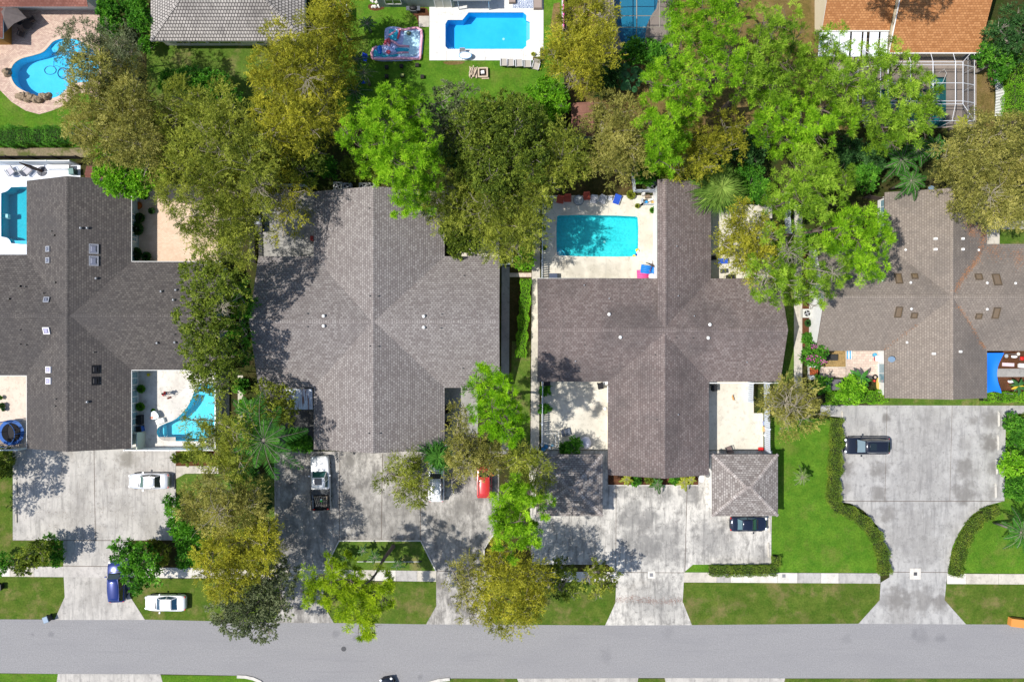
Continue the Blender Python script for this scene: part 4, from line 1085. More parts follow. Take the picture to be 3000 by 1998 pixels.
TREES = []
def tree(name, label, kind, blobs, mat, h=9.5, base=None, dens=1.0, group=None, bark=None, trunk_r=.22, twigs=5, zj=.17, seed=None, under=.35, bare=(), cat='tree', zmin=-.35, limb_r=.09):
    seed = seed or (len(TREES) * 17 + 5); rnd = random.Random(seed)
    wb = []
    for b in blobs:
        px, py, r = b[:3]; hh = b[3] if len(b) > 3 else h
        hh = hh * (1 + rnd.uniform(-zj, zj)); x, y, z = P(px, py, hh)
        wb.append((x, y, z, r / S * (CAM_H - hh) / CAM_H))
    if base: bx, by, _ = P(*base)
    else:
        bx = sum(b[0] for b in wb) / len(wb); by = sum(b[1] for b in wb) / len(wb)
    r = thing(name, label, cat, (bx, by, 0), group=group)
    bark = bark or BARK
    t = MB(); top = min(b[2] for b in wb) * .45
    tp = Vector((rnd.uniform(-.3, .3), rnd.uniform(-.3, .3), max(top, .4)))
    t.tube([(0, 0, -.05), (0, 0, .3), tp * .6, tp], [trunk_r * 1.5, trunk_r * 1.1, trunk_r, trunk_r * .85], 8, False)
    k = crown('crown', kind, wb, mat, r, seed, dens, under=under, zmin=zmin)[1] if wb else []
    rel = Vector(r.location)
    # branches grow outward from the trunk to the nearest foliage mass, then on to the next
    nodes = [Vector((x, y, z)) - rel for x, y, z, R in wb]; done = [(tp, 0, trunk_r * .8)]; left = list(range(len(nodes)))
    low = [n - Vector((0, 0, wb[i][3] * .35)) for i, n in enumerate(nodes)]
    while left:
        bi, bj, bd = None, None, 1e9
        for i in left:
            for j, (q_, dpt, _r) in enumerate(done):
                d_ = (low[i] - q_).length + dpt * .4
                if d_ < bd: bi, bj, bd = i, j, d_
        q_, dpt, rr0 = done[bj]; r1_ = max(rr0 * .68, limb_r * .55)
        pts = limb(t, q_, low[bi], min(rr0, r1_ * 1.25), r1_ * .8, rnd, .09, 6, 6)
        done.append((low[bi], dpt + 1, r1_)); left.remove(bi)
        x, y, z, R = wb[bi]; c = nodes[bi]
        for _ in range(twigs):
            th = rnd.uniform(0, 2 * math.pi); e = rnd.uniform(.05, .9)
            d = Vector((math.cos(th) * math.sqrt(1 - e * e), math.sin(th) * math.sqrt(1 - e * e), e * .8)) * R * rnd.uniform(.85, 1.05)
            q = limb(t, pts[rnd.randint(3, 6)], c + d, limb_r * .5, .018, rnd, .12, 4, 4)
            for _ in range(1):
                m = q[rnd.randint(1, 3)]; limb(t, m, m + d.normalized() * R * .4 + Vector((rnd.uniform(-1, 1), rnd.uniform(-1, 1), rnd.uniform(-.2, .6))) * R * .4, limb_r * .25, .01, rnd, .15, 3, 3)
    for px, py, rr, hh in bare:          # clusters of leafless pale branches
        x, y, z = P(px, py, hh); c = Vector((x, y, z)) - rel; R = rr / S
        limb(t, tp, c, .09, .05, rnd, .1, 5, 5)
        for _ in range(13):
            th = rnd.uniform(0, 2 * math.pi); d = Vector((math.cos(th), math.sin(th), rnd.uniform(-.2, .7))) * R * rnd.uniform(.5, 1.1)
            q = limb(t, c + d * .1, c + d, .035, .012, rnd, .18, 4, 5)
            for _ in range(3):
                m = q[rnd.randint(1, 4)]; limb(t, m, m + Vector((rnd.uniform(-1, 1), rnd.uniform(-1, 1), rnd.uniform(-.3, .7))) * R * .45 + d * .2, .022, .009, rnd, .2, 3, 4)
    t.build('trunk', bark, r, smooth=True)
    TREES.append(r)
    return r

def bush(name, label, blobs, mat=None, h=1.4, kind='bush', dens=1.0, cat='bush', group=None, seed=None, under=.25, **kw):
    return tree(name, label, kind, blobs, mat or LF_GREEN, h=h, dens=dens, group=group, trunk_r=.05, twigs=3, seed=seed, under=under, cat=cat, zmin=-.2, limb_r=.03, **kw)

# --- the upper left block
G_F = 'feathery olive trees'
tree('feathery_tree', 'thin greyish feathery tree leaning over the kidney shaped pool', 'feather', [(205,135,30,8),(255,110,45),(250,155,60),(330,130,50),(380,150,40),(300,180,55),(215,165,32)], LF_GRYOAK, 9, dens=.48, group=G_F, bark=BARKP, bare=((350,145,45,9.5),))
tree('feathery_tree', 'broad golden olive tree right of the pink paver patio', 'feather', [(270,210,48),(330,230,55),(390,245,45),(250,270,48),(310,300,60),(235,330,50),(250,390,45),(300,400,60),(360,350,65),(330,440,50),(400,420,60),(420,340,55),(430,480,40),(375,290,50)], LF_BRN, 10, group=G_F, bark=BARKP)
tree('feathery_tree', 'yellow green feathery tree under the deep green bush in the patchy yard', 'feather', [(520,285,42),(570,310,45),(610,345,45),(640,300,42),(665,330,35),(500,340,40)], LF_OLIVE, 9.5, group=G_F, bark=BARKP)
tree('feathery_tree', 'very large olive tree reaching over the tan paver patio', 'feather', [(610,370,50),(680,370,55),(750,400,45),(560,430,55),(640,440,70),(720,470,65),(530,490,50),(530,560,55),(600,540,70),(680,560,70),(760,530,45),(560,630,45),(600,680,40),(640,640,55),(700,640,50),(640,730,45),(700,720,48),(745,600,40)], LF_OLIVE, 11, group=G_F, bark=BARKP, bare=((650,425,45,12.5),(760,545,40,12)), dens=.95)
tree('feathery_tree', 'sparse branchy limb tree drooping over the shaded side yard beside the air conditioners', 'feather', [(790,520,38),(830,555,40),(870,585,30),(790,600,35),(840,630,28),(825,690,22),(880,560,25)], LF_YEL, 9, group=G_F, bark=BARKP, dens=.5, bare=((780,530,40,9.5),(840,580,35,9)))
tree('feathery_tree', 'tall golden feathery tree over the right end of the grey tiled roof', 'feather', [(820,130,45),(880,110,55),(925,80,45),(970,90,48,8.5),(1000,120,38,7),(790,190,45),(780,260,42),(850,190,55),(920,180,55),(980,180,48,8),(820,250,55),(890,260,55),(960,260,50,9),(1005,220,32,7),(780,330,38),(840,330,50),(900,340,50),(960,330,45),(800,400,42),(860,410,48),(920,400,42)], LF_YEL, 11, group=G_F, bark=BARKP, bare=((900,230,50,13),))
tree('feathery_tree', 'dark green shadowed tree below the tall golden feathery tree', 'oak', [(800,450,42),(860,470,50),(920,440,45),(760,450,40),(900,500,40)], LF_OAK, 7)
tree('feathery_tree', 'small yellow tree between the grey tiled roof and the sage house', 'feather', [(965,15,38),(990,50,42),(950,50,28),(1005,10,30)], LF_YEL, 8, group=G_F)
tree('pine_tree', 'bright green pine touching the ridge top of the large grey mauve roof', 'pine', [(1150,290,38),(1190,285,30),(1090,335,42),(1050,375,38),(1130,350,45),(1190,350,42),(1225,330,28),(1010,385,24),(1060,430,42),(1120,420,50),(1180,410,48),(1240,400,35),(1100,480,45),(1160,480,50),(1220,470,48),(1262,470,25),(1150,545,42),(1210,540,45),(1260,530,30),(1190,595,32),(1225,600,30),(1175,630,22),(1260,420,25)], LF_PINE, 14, group='bright green pines', bark=BARKD, base=(1170, 500), trunk_r=.3)
tree('oak_tree', 'grey green oak between the bright pine and the round dark oak', 'oak', [(1265,305,34),(1310,290,38),(1360,298,38),(1290,340,45),(1350,340,42),(1270,400,38),(1330,400,40)], LF_GRYOAK, 9, dens=.75)
tree('oak_tree', 'big round dark oak under the green back lawn', 'oak', [(1430,330,48),(1490,325,50),(1540,340,45),(1380,350,50),(1440,370,60),(1510,370,60),(1570,370,42),(1360,420,48),(1420,440,60),(1490,440,62),(1550,440,50),(1390,500,50),(1450,510,55),(1510,510,52),(1560,490,42),(1440,560,42),(1490,560,45)], LF_OAK, 11, dens=1.1, trunk_r=.3)
tree('feathery_tree', 'yellow green feathery tree left of the rusty roofed shed', 'feather', [(1600,380,42),(1640,400,42),(1600,440,48),(1650,440,45),(1690,460,40),(1720,475,25),(1580,500,48),(1640,500,45),(1600,550,40),(1560,580,40)], LF_OLIVE, 9.5, group=G_F, bark=BARKP)
tree('feathery_tree', 'pale olive tree shading the left fence of the courtyard pool', 'feather', [(1350,610,38),(1400,590,42),(1450,590,48),(1500,600,48),(1550,620,45),(1400,640,45),(1450,650,52),(1510,660,50),(1560,680,40),(1470,710,45),(1510,730,38),(1530,660,45)], LF_OLIVE, 9.5, group=G_F, bark=BARKP, bare=((1420,600,42,11),))
tree('feathery_tree', 'slim olive tree overhanging the top right of the grey mauve roof', 'feather', [(1290,500,35),(1310,540,35),(1250,580,30),(1270,620,32),(1320,600,40),(1300,650,28),(1340,560,30)], LF_OLIVE, 9, group=G_F, dens=.8)
bush('shrub', 'leafy green shrub at the inner corner of the grey mauve roof', [(1325,680,30),(1350,700,35),(1380,710,30),(1340,730,22),(1365,670,28)], LF_OAK, h=3.5, dens=1.0)
tree('round_tree', 'round lime green tree on the lawn beside the dark fence', 'bush', [(1570,275,28),(1600,265,32),(1630,280,28),(1565,310,26),(1600,305,35),(1635,315,28),(1590,335,26)], LF_LIME, 3.5, dens=1.0, cat='tree')
tree('feathery_tree', 'golden feathery tree beside the mid screen cage with bare grey branches', 'feather', [(1720,20,40),(1760,40,42),(1690,60,45),(1740,90,50),(1660,110,42),(1700,140,50),(1760,140,42),(1640,170,38),(1700,190,42),(1750,190,40),(1720,240,35),(1650,150,40),(1620,160,20)], LF_YEL, 9, group=G_F, bark=BARKP, bare=((1665,210,42,8.5),(1690,245,38,8)))
tree('feathery_tree', 'pale golden tree right of the rusty roofed shed with a bare grey tip', 'feather', [(1780,320,38),(1830,340,42),(1760,370,38),(1820,390,48),(1870,370,38),(1780,430,45),(1840,440,45),(1870,420,30),(1800,490,40),(1860,490,35),(1760,480,32)], LF_BRN, 9, group=G_F, bark=BARKP, bare=((1822,495,28,7.5),))
G_P = 'bright pines of the upper right'
tree('pine_tree', 'pine at the top edge right of the mid screen cage', 'pine', [(1960,20,35),(2010,15,40),(1975,50,28),(2060,20,42),(2110,10,40),(2160,10,32),(2080,65,38),(2120,55,28)], LF_PINE, 14, group=G_P, bark=BARKD, dens=.85, base=(2130, 60))
tree('pine_tree', 'long pine crown between the mid screen cage and the leaning trunks', 'pine2', [(2000,100,32),(1990,150,35),(2040,130,38),(2100,110,42),(2150,90,38),(2080,170,42),(2140,150,42),(1960,190,32),(2010,210,38),(1930,215,28),(2060,230,42),(2120,220,45),(1965,250,35),(1895,235,22),(2180,190,40)], LF_PINE, 15, group=G_P, bark=BARKD, base=(2060, 280), trunk_r=.28)
tree('pine_tree', 'tall pine left of the orange roof with its brown leaning trunk showing', 'pine2', [(2240,60,38),(2290,50,40),(2270,110,45),(2220,130,42),(2330,110,38),(2200,180,38),(2250,190,48),(2310,180,45),(2180,240,40),(2230,250,45),(2280,250,45),(2350,200,38)], LF_PINE2, 15, group=G_P, bark=BARKD, base=(2110, 330), trunk_r=.34)
tree('pine_tree', 'bright pine hanging over the white porch panels of the orange house', 'pine2', [(2410,140,38),(2460,120,35),(2420,190,45),(2470,180,40),(2380,240,42),(2430,250,45),(2500,230,40),(2480,290,42),(2550,170,40),(2600,160,38),(2640,190,35),(2560,215,38),(2610,225,35),(2530,260,38)], LF_PINE2, 14, group=G_P, bark=BARKD, base=(2400, 330), dens=.95)
tree('pine_tree', 'bright pine spreading over the dark teal pool cage', 'pine2', [(2690,230,28),(2710,265,38),(2640,280,42),(2680,310,45),(2735,290,30),(2610,330,38),(2660,360,42),(2710,350,38),(2560,330,42),(2590,370,38),(2640,400,32),(2700,390,25),(2620,425,24),(2530,310,38)], LF_PINE2, 13, group=G_P, bark=BARKD, base=(2560, 370))
tree('pine_tree', 'middle pine of the upper right mass above the taro leaves', 'pine2', [(2330,300,45),(2280,330,45),(2350,360,48),(2420,320,42),(2230,310,40),(2460,360,42),(2400,390,45),(2300,400,45),(2240,380,40),(2340,430,40)], LF_PINE, 14, group=G_P, bark=BARKD, base=(2170, 390), trunk_r=.3)
tree('pine_tree', 'pine right of the pale golden tree behind the brown mauve roof', 'pine', [(1930,240,35),(1970,290,35),(1910,250,24),(2000,330,38),(1960,350,38),(1900,350,28),(1940,390,40),(1985,390,38),(1920,430,35),(1960,440,38),(2030,300,35),(1930,470,28),(1975,495,22)], LF_PINE, 13, group=G_P, bark=BARKD, base=(1960, 420))
tree('feathery_tree', 'olive feathery tree between the bright pine and the fan palm', 'feather', [(2010,400,38),(2050,420,38),(2000,450,38),(2050,470,38),(2090,450,32),(1990,485,28),(2080,490,24),(2130,370,35),(2140,430,32)], LF_YEL, 10, group=G_F)
tree('pine_tree', 'soft green pine above the white fenced side yard of the taupe roofed house', 'pine2', [(2370,440,38),(2340,480,42),(2390,490,45),(2430,520,45),(2370,540,48),(2310,540,38),(2420,580,42),(2460,560,35),(2350,590,42),(2300,590,35),(2270,600,30),(2480,520,28),(2390,620,30)], LF_PINE2, 13, group=G_P, bark=BARKD, base=(2230, 600))
tree('pine_tree', 'lowest pine of the mass reaching over the left gable of the taupe roof', 'pine', [(2480,640,35),(2530,640,40),(2570,660,35),(2430,670,38),(2490,690,42),(2550,700,40),(2590,710,24),(2530,740,32),(2560,770,35),(2520,800,28),(2570,790,22),(2450,700,35),(2480,660,35)], LF_PINE, 12, group=G_P, bark=BARKD, base=(2230, 710), trunk_r=.3)
tree('pine_tree', 'ragged pine over the walkway between the brown mauve and taupe roofs', 'pine2', [(2260,690,32),(2310,700,38),(2360,740,40),(2300,760,42),(2250,800,38),(2220,780,28),(2340,800,42),(2400,780,38),(2440,790,38),(2300,830,38),(2380,830,38),(2430,830,32),(2350,870,30),(2270,860,28),(2230,850,25),(2385,895,20),(2400,850,25)], LF_PINE2, 11.5, group=G_P, bark=BARK, base=(2175, 790), dens=.72, bare=((2440,800,30,12),(2310,740,35,12.5),(2240,835,30,10)))
tree('feathery_tree', 'yellow olive tree over the small patio right of the brown mauve roof', 'feather', [(2160,650,32),(2200,660,38),(2150,700,35),(2190,720,42),(2230,700,38),(2120,715,22),(2180,770,38),(2220,760,35),(2165,740,32),(2220,800,28),(2170,620,22)], LF_YEL, 9, group=G_F, bark=BARKP, dens=.9)
tree('feathery_tree', 'wide brownish olive tree above the right gable of the taupe roof', 'feather', [(2860,380,42),(2910,400,48),(2960,390,45),(2990,430,48),(2820,430,38),(2870,460,50),(2940,470,52),(2800,490,38),(2850,520,48),(2910,540,52),(2970,540,52),(2790,540,30),(2830,570,35),(2880,590,42),(2930,610,45),(2980,610,45),(2860,620,28),(3010,480,45),(2900,640,28),(2960,650,25),(2770,450,30)], LF_BRN, 10, group=G_F, bark=BARKP, bare=((2900,570,40,11.5),))
tree('oak_tree', 'dark leafy tree at the top right corner above the clipped hedge block', 'oak', [(2970,60,38),(3010,90,45),(2950,110,38),(2990,140,32),(2930,80,24)], LF_DEEP, 7)
tree('frangipani', 'green tree leaning over the fallen white fence', 'big', [(2910,160,28),(2935,185,30),(2920,215,24),(2890,150,22)], LF_GREEN, 4, cat='tree')
# --- the middle
tree('leafy_tree', 'vivid green tree beside the red brown ribbed shed', 'bush', [(320,470,38),(310,510,32),(370,490,42),(430,490,40),(350,535,36),(410,530,40),(455,520,26),(330,550,20),(390,555,26),(290,455,20)], LF_LIME, 6, dens=.95)
bush('shrub', 'deep green shrub in the patchy yard behind the grey tiled house', [(560,235,32),(610,250,38),(650,270,32),(690,290,22),(500,240,28),(640,240,25)], LF_GREEN, h=3.5)
tree('leafy_tree', 'tall green tree covering the right gable of the far left roof', 'oak', [(590,790,42),(640,790,45),(570,830,38),(620,840,48),(680,820,38),(700,870,32),(590,880,42),(560,930,38),(620,920,45),(600,970,48),(570,1010,40),(640,990,42),(620,1050,48),(580,1070,38),(660,1050,35),(640,1110,42),(600,1120,35),(560,955,25)], leafmat('mid_olive_leaves', (.050,.085,.010), (.155,.225,.024), (.340,.410,.055), .3), 10.5, dens=.95, bark=BARKP, bare=((650,905,28,12),))
tree('leafy_tree', 'darker green tree beside the left gable of the grey mauve roof', 'oak', [(690,850,32),(715,890,30),(700,940,32),(720,980,24),(690,1000,30),(715,1040,22)], LF_GREEN, 6, dens=.9)
tree('feathery_tree', 'thin olive tree dangling over the boomerang shaped pool', 'feather', [(575,1110,24),(605,1125,26),(640,1135,28),(635,1175,14),(585,1145,14)], LF_OLIVE, 7, dens=.3, under=.0, group=G_F)
tree('feathery_tree', 'olive tree at the bottom corner of the boomerang shaped pool', 'feather', [(595,1255,24),(630,1235,24),(600,1290,38),(650,1270,42),(700,1260,35),(630,1330,42),(690,1320,42),(660,1370,35),(710,1370,28),(560,1230,20),(735,1240,24)], LF_OLIVE, 8, group=G_F, bark=BARKP, dens=.95)
tree('oak_tree', 'small round olive green tree left of the rusty lean-to roof', 'oak', [(780,1160,32),(820,1170,35),(845,1200,25),(800,1210,35),(770,1190,26),(830,1225,20)], LF_OLIVE, 6.5)
tree('feathery_tree', 'pale branched olive tree in the left front lawn', 'feather', [(580,1450,38),(630,1430,40),(680,1440,42),(560,1490,32),(610,1490,45),(670,1500,48),(730,1490,42),(640,1540,42),(700,1550,42),(760,1530,30),(740,1440,32)], LF_BRN, 9, group=G_F, bark=BARKP, bare=((640,1500,45,11),))
tree('feathery_tree', 'golden yellow tree shading the sidewalk left of the mottled driveway', 'feather', [(620,1620,38),(670,1600,42),(720,1590,42),(770,1590,38),(610,1670,32),(660,1660,48),(720,1650,45),(775,1640,35),(650,1710,38),(690,1715,30),(780,1560,32),(630,1720,22)], LF_YEL, 9.5, group=G_F, bark=BARKP)
tree('oak_tree', 'grey green oak spreading over the road edge', 'oak', [(800,1660,38),(840,1680,30),(760,1700,42),(820,1730,38),(700,1750,42),(760,1760,48),(660,1780,38),(720,1800,45),(790,1790,42),(830,1780,25),(760,1840,32),(690,1830,30),(660,1820,20),(785,1850,20)], LF_GRYOAK, 7, dens=1.0, trunk_r=.26)
G_Q = 'bright pines in the front yards'
tree('pine_tree', 'yellow green pine over the verge with its brown trunk leaning from the planted island', 'pine', [(905,1700,32),(935,1690,22),(890,1745,24),(920,1745,24),(970,1690,30),(1000,1720,24),(985,1760,22),(1030,1730,38),(1070,1745,32),(1110,1740,32),(1135,1760,20),(1030,1775,35),(1085,1780,35),(1010,1790,24),(1050,1815,32),(1085,1830,28),(1065,1855,16),(1085,1865,16),(970,1640,16),(1025,1700,18),(1130,1725,16)], leafmat('yellow_pine_needles', (.10,.19,.008), (.30,.45,.012), (.52,.66,.030), .35), 14, group=G_Q, bark=BARKD, base=(1152, 1600), trunk_r=.2, under=.12, dens=.95, zj=.06)
tree('pine_tree', 'bright lime pine beside the lower right corner of the grey mauve roof', 'pine', [(1400,1105,28),(1440,1100,30),(1480,1105,25),(1385,1140,22),(1425,1140,32),(1465,1145,32),(1500,1150,22),(1400,1180,28),(1440,1185,32),(1480,1190,30),(1510,1200,22),(1410,1220,24),(1450,1230,30),(1490,1235,28),(1525,1220,16),(1425,1265,24),(1465,1265,25),(1500,1270,24),(1510,1295,15)], leafmat('lime_pine_needles', (.05,.16,.005), (.19,.44,.008), (.38,.64,.020), .35), 14, group=G_Q, bark=BARKD, under=.2)
tree('pine_tree', 'bright pine in front of the tree shaded garage', 'pine', [(1500,1415,24),(1470,1440,28),(1530,1440,28),(1550,1450,20),(1462,1482,22),(1498,1480,32),(1540,1490,30),(1600,1470,18),(1590,1500,18),(1455,1510,18),(1470,1530,32),(1520,1530,32),(1480,1570,30),(1530,1570,30),(1560,1560,24),(1580,1590,14),(1500,1610,25),(1545,1605,20),(1452,1550,18)], LF_PINE, 14, group=G_Q, bark=BARKD, under=.2)
tree('feathery_tree', 'olive tree hanging over the top of the red car', 'feather', [(1345,1215,22),(1340,1250,28),(1365,1290,38),(1340,1320,30),(1400,1320,40),(1450,1330,32),(1370,1350,30),(1408,1345,34),(1430,1365,22),(1350,1380,18),(1462,1370,22),(1330,1400,14)], LF_BRN, 8.5, group=G_F, bark=BARKP, dens=.95)
tree('feathery_tree', 'olive tree over the top left corner of the shaded garage', 'feather', [(1500,1340,35),(1540,1350,32),(1570,1380,28),(1590,1350,22),(1520,1390,32),(1580,1410,20),(1560,1430,16),(1605,1400,14)], LF_OLIVE, 9, group=G_F, bark=BARKP, dens=.8, bare=((1595,1380,28,8),))
tree('feathery_tree', 'sprawling low olive tree between the white pickup and the white van', 'feather', [(1170,1365,25),(1200,1350,24),(1220,1390,32),(1180,1400,28),(1140,1385,16),(1125,1410,14),(1160,1440,14),(1215,1440,28),(1190,1455,18),(1235,1420,22),(1230,1465,16)], LF_OLIVE, 5.5, group=G_F, dens=.8, base=(1200, 1390))
tree('feathery_tree', 'big golden olive tree over the road between the second and third driveways', 'feather', [(1460,1640,32),(1500,1660,35),(1550,1670,32),(1440,1690,38),(1490,1700,42),(1550,1710,38),(1590,1690,25),(1610,1710,16),(1440,1740,38),(1490,1760,42),(1540,1760,38),(1580,1760,20),(1470,1810,35),(1520,1810,35),(1500,1840,22),(1550,1800,22),(1430,1790,24),(1465,1610,20)], LF_YEL, 9.5, group=G_F, bark=BARKP, dens=1.05)
tree('feathery_tree', 'sparse brownish tree beside the big golden olive tree at the driveway mouth', 'feather', [(1330,1680,25),(1370,1670,30),(1350,1720,30),(1385,1720,30),(1370,1760,28),(1400,1790,24),(1380,1800,20),(1410,1660,22)], LF_BRN, 8.5, dens=.5, group=G_F)
tree('oak_tree', 'thin green tree over the sidewalk left of the pale driveway', 'oak', [(1730,1670,25),(1760,1680,30),(1790,1690,22),(1720,1700,20),(1765,1720,24),(1745,1745,16),(1800,1720,16)], LF_OLIVE, 6, dens=.55)
tree('oak_tree', 'dark green shaded tree right of the big golden olive tree', 'oak', [(1630,1680,28),(1660,1700,30),(1640,1730,25),(1680,1740,20),(1640,1655,20)], LF_OAK, 5, dens=.8)
tree('feathery_tree', 'pale bare branched round tree at the corner of the parking area', 'feather', [(2280,1150,28),(2320,1140,32),(2360,1150,28),(2260,1180,28),(2310,1185,38),(2360,1185,32),(2390,1200,22),(2280,1220,30),(2330,1230,35),(2370,1225,24),(2300,1255,20),(2245,1195,18)], LF_BRN, 6.5, group=G_F, bark=BARKP, dens=.75, bare=((2325,1195,62,8),(2300,1180,45,8)))
tree('broadleaf_tree', 'small broad leafed tree over the dark blue car', 'big', [(350,1600,22),(385,1610,24),(420,1610,25),(345,1622,20),(384,1650,28),(410,1650,28),(440,1640,22),(386,1690,24),(410,1705,26),(435,1680,22),(402,1722,16),(455,1690,18),(374,1672,16)], LF_GREEN, 4.5, dens=.75, base=(420, 1640))
G_B = 'bright shrubs of the left front bed'
bush('shrub', 'glossy green shrub right of the silver sedan at the edge of the driveway', [(505,1465,18),(508,1495,20),(515,1525,20)], LF_GREEN, 1.2, group=G_B, kind='big')
bush('shrub', 'vivid green shrub below the first one along the driveway edge', [(530,1545,25),(565,1550,25),(540,1575,24),(590,1580,20)], LF_GREEN, 1.6, group=G_B, kind='big')
bush('shrub', 'vivid green shrub just above the sidewalk beside the golden tree', [(550,1610,26),(580,1620,22),(545,1640,22),(575,1645,16)], LF_GREEN, 1.6, group=G_B, kind='big')
bush('shrub', 'small shrub in the dark bed behind the dark blue car', [(455,1600,20),(480,1620,22),(470,1640,16)], LF_OLIVE, 1.0)
bush('shrub', 'low shrub in the red mulch bed beside the left driveway', [(525,1335,15),(545,1340,15),(565,1330,18),(590,1340,15)], LF_OAK, .8)
bush('shrub', 'round bush at the left front lawn by the sidewalk', [(150,1590,22),(165,1610,18),(170,1640,14),(150,1640,12)], LF_GREEN, 1.3)
tree('long_leaf_tree', 'small tree with long drooping leaves over the left sidewalk', 'big', [(90,1620,22),(110,1605,20),(70,1640,20),(120,1630,20),(95,1655,18),(55,1660,15),(130,1600,16),(60,1670,12)], LF_OAK, 4, dens=.8)
bush('shrub', 'shrub with red flowers at the left edge by the driveway', [(15,1640,18),(5,1665,14)], LF_GREEN, 1.5)
bush('shrub', 'shrub in the dark bed beside the left wheel stops', [(20,1340,25),(10,1380,22)], LF_OAK, 1.2)

# shrubs filling the shady strip between the upper and the lower gardens
G_U = 'understory shrubs in the shade between the gardens'
und = [('dark shrub under the far left end of the golden olive tree', 470, 470, 35, LF_OAK), ('shaded shrub left of the grey fence above the side yard', 800, 480, 40, LF_DEEP),
 ('shaded shrub above the leftmost air conditioner', 900, 500, 26, LF_DEEP), ('leafy shrub above the second air conditioner', 960, 492, 30, LF_GREEN), ('brown green shrub right of the air conditioners', 1030, 495, 32, LF_OAK),
 ('shrub between the air conditioners and the bright pine', 1100, 505, 28, LF_OAK), ('shaded shrub at the foot of the grey green oak', 1330, 460, 42, LF_DEEP), ('shrub under the round dark oak to the left', 1370, 560, 40, LF_OAK),
 ('shaded bushes below the big olive tree', 860, 440, 40, LF_DEEP), ('shrub behind the white picket corner above the courtyard pool', 1890, 510, 32, LF_GREEN), ('low green shrub over the top gable of the brown mauve roof', 1960, 515, 28, LF_OAK),
 ('dark ficus beside the taro leaves', 1780, 215, 42, LF_DEEP), ('dark ficus just below the first one', 1765, 255, 30, LF_DEEP), ('green shrub right of the fan palm', 2190, 520, 42, LF_GREEN), ('vivid shrub under the pine right of the fan palm', 2220, 560, 38, LF_GREEN),
 ('shaded shrub below the leaning pine trunks', 2130, 440, 42, LF_DEEP), ('shaded shrub between the pine trunks', 2200, 440, 45, LF_DEEP), ('glossy bush left of the big palms', 2530, 520, 42, LF_GREEN), ('dark bush above the glossy bush', 2480, 450, 42, LF_DEEP),
 ('dark bush under the pine at the cage corner', 2560, 460, 40, LF_DEEP), ('green shrub under the cage screen', 1860, 150, 38, LF_GREEN), ('second green shrub under the cage screen', 1915, 160, 38, LF_GREEN),
 ('rust coloured shrub among the right pines', 2260, 215, 28, LF_OAK), ('shrub beside the mulch by the walkway', 2375, 700, 24, LF_GREEN), ('bushy shrub left of the grey tiled roof', 400, 20, 38, LF_GREEN), ('second bushy shrub left of the grey tiled roof', 415, 60, 32, LF_GREEN),
 ('tall shrub beside the pink paver patio', 320, 30, 35, LF_GREEN), ('tall shrub just below the first beside the paver patio', 325, 75, 32, LF_GREEN), ('shrub at the foot of the grey tiled wall corner', 430, 130, 22, LF_GREEN),
 ('shrub at the upper end of the narrow hedge', 1540, 700, 24, LF_GREEN), ('vivid shrub at the foot of the concrete walk by the courtyard', 1535, 765, 26, LF_LIME), ('shrub at the left picket of the lower courtyard', 1598, 1145, 13, LF_GREEN), ('second shrub at the left picket of the lower courtyard', 1596, 1200, 13, LF_GREEN),
 ('green shrub by the side wall beside the palm', 705, 1130, 20, LF_GREEN), ('shrub with small leaves by the left gable path', 722, 1190, 20, LF_LIME), ('shaded shrub behind the coconut palm', 870, 1290, 28, LF_GREEN), ('shrub at the lower corner of the side yard', 900, 1300, 22, LF_GREEN),
 ('dark shrub at the right of the road side oak', 740, 1600, 30, LF_OAK), ('dark shrub between the front lawn palms', 760, 1480, 35, LF_DEEP), ('shaded shrub left of the mottled driveway', 770, 1560, 32, LF_DEEP), ('shrub at the right edge beside the wheel stop', 2965, 1240, 26, LF_GREEN),
 ('shrub at the right edge beside the second wheel stop', 2985, 1290, 30, LF_GREEN), ('large lime shrub at the right edge beside the third wheel stop', 2970, 1360, 38, LF_LIME), ('shrub at the right edge beside the last wheel stop', 2980, 1425, 36, LF_GREEN),
 ('tall shrub at the lower right patio corner', 2490, 1140, 38, LF_LIME), ('green shrub beside the dark storage box', 2405, 1130, 26, LF_GREEN), ('round green shrub in the lower courtyard corner', 1680, 1305, 22, LF_GREEN), ('second round shrub in the lower courtyard corner', 1655, 1315, 18, LF_GREEN),
 ('flowering shrub with magenta blooms by the right walkway', 2385, 1040, 34, LF_GREEN), ('low shrub at the mouth of the right walkway', 2370, 995, 18, LF_GREEN), ('round clipped shrub in the palm bed', 1864, 1411, 11, LF_GREEN), ('grassy shrub between the bed palms', 1905, 1405, 14, LF_OAK), ('grassy shrub at the right of the bed palms', 1975, 1403, 14, LF_GREEN)]
for i, (lab, x, y, r, m) in enumerate(und):
    h = 2.6 if r > 30 else (1.6 if r > 20 else .7)
    bl = [(x, y, r * .75), (x + r * .5, y - r * .3, r * .55), (x - r * .5, y + r * .2, r * .55), (x + r * .2, y + r * .5, r * .5), (x - r * .2, y - r * .5, r * .5)]
    bush('shrub', lab, bl, m, h, group=G_U, dens=.8, seed=900 + i)

tree('leafy_tree', 'leafy tree just beyond the left edge shading the far left driveway', 'oak', [(-215,1370,55),(-190,1420,50),(-210,1480,50),(-230,1540,42),(-175,1345,30)], LF_OAK, 9.5)
tree('pine_tree', 'pine just beyond the top edge shading the orange shingle roof', 'pine2', [(2700,-75,45),(2640,-95,45),(2580,-70,42),(2520,-65,36),(2740,-100,40)], LF_PINE2, 14, bark=BARKD, base=(2370,-90), under=0)
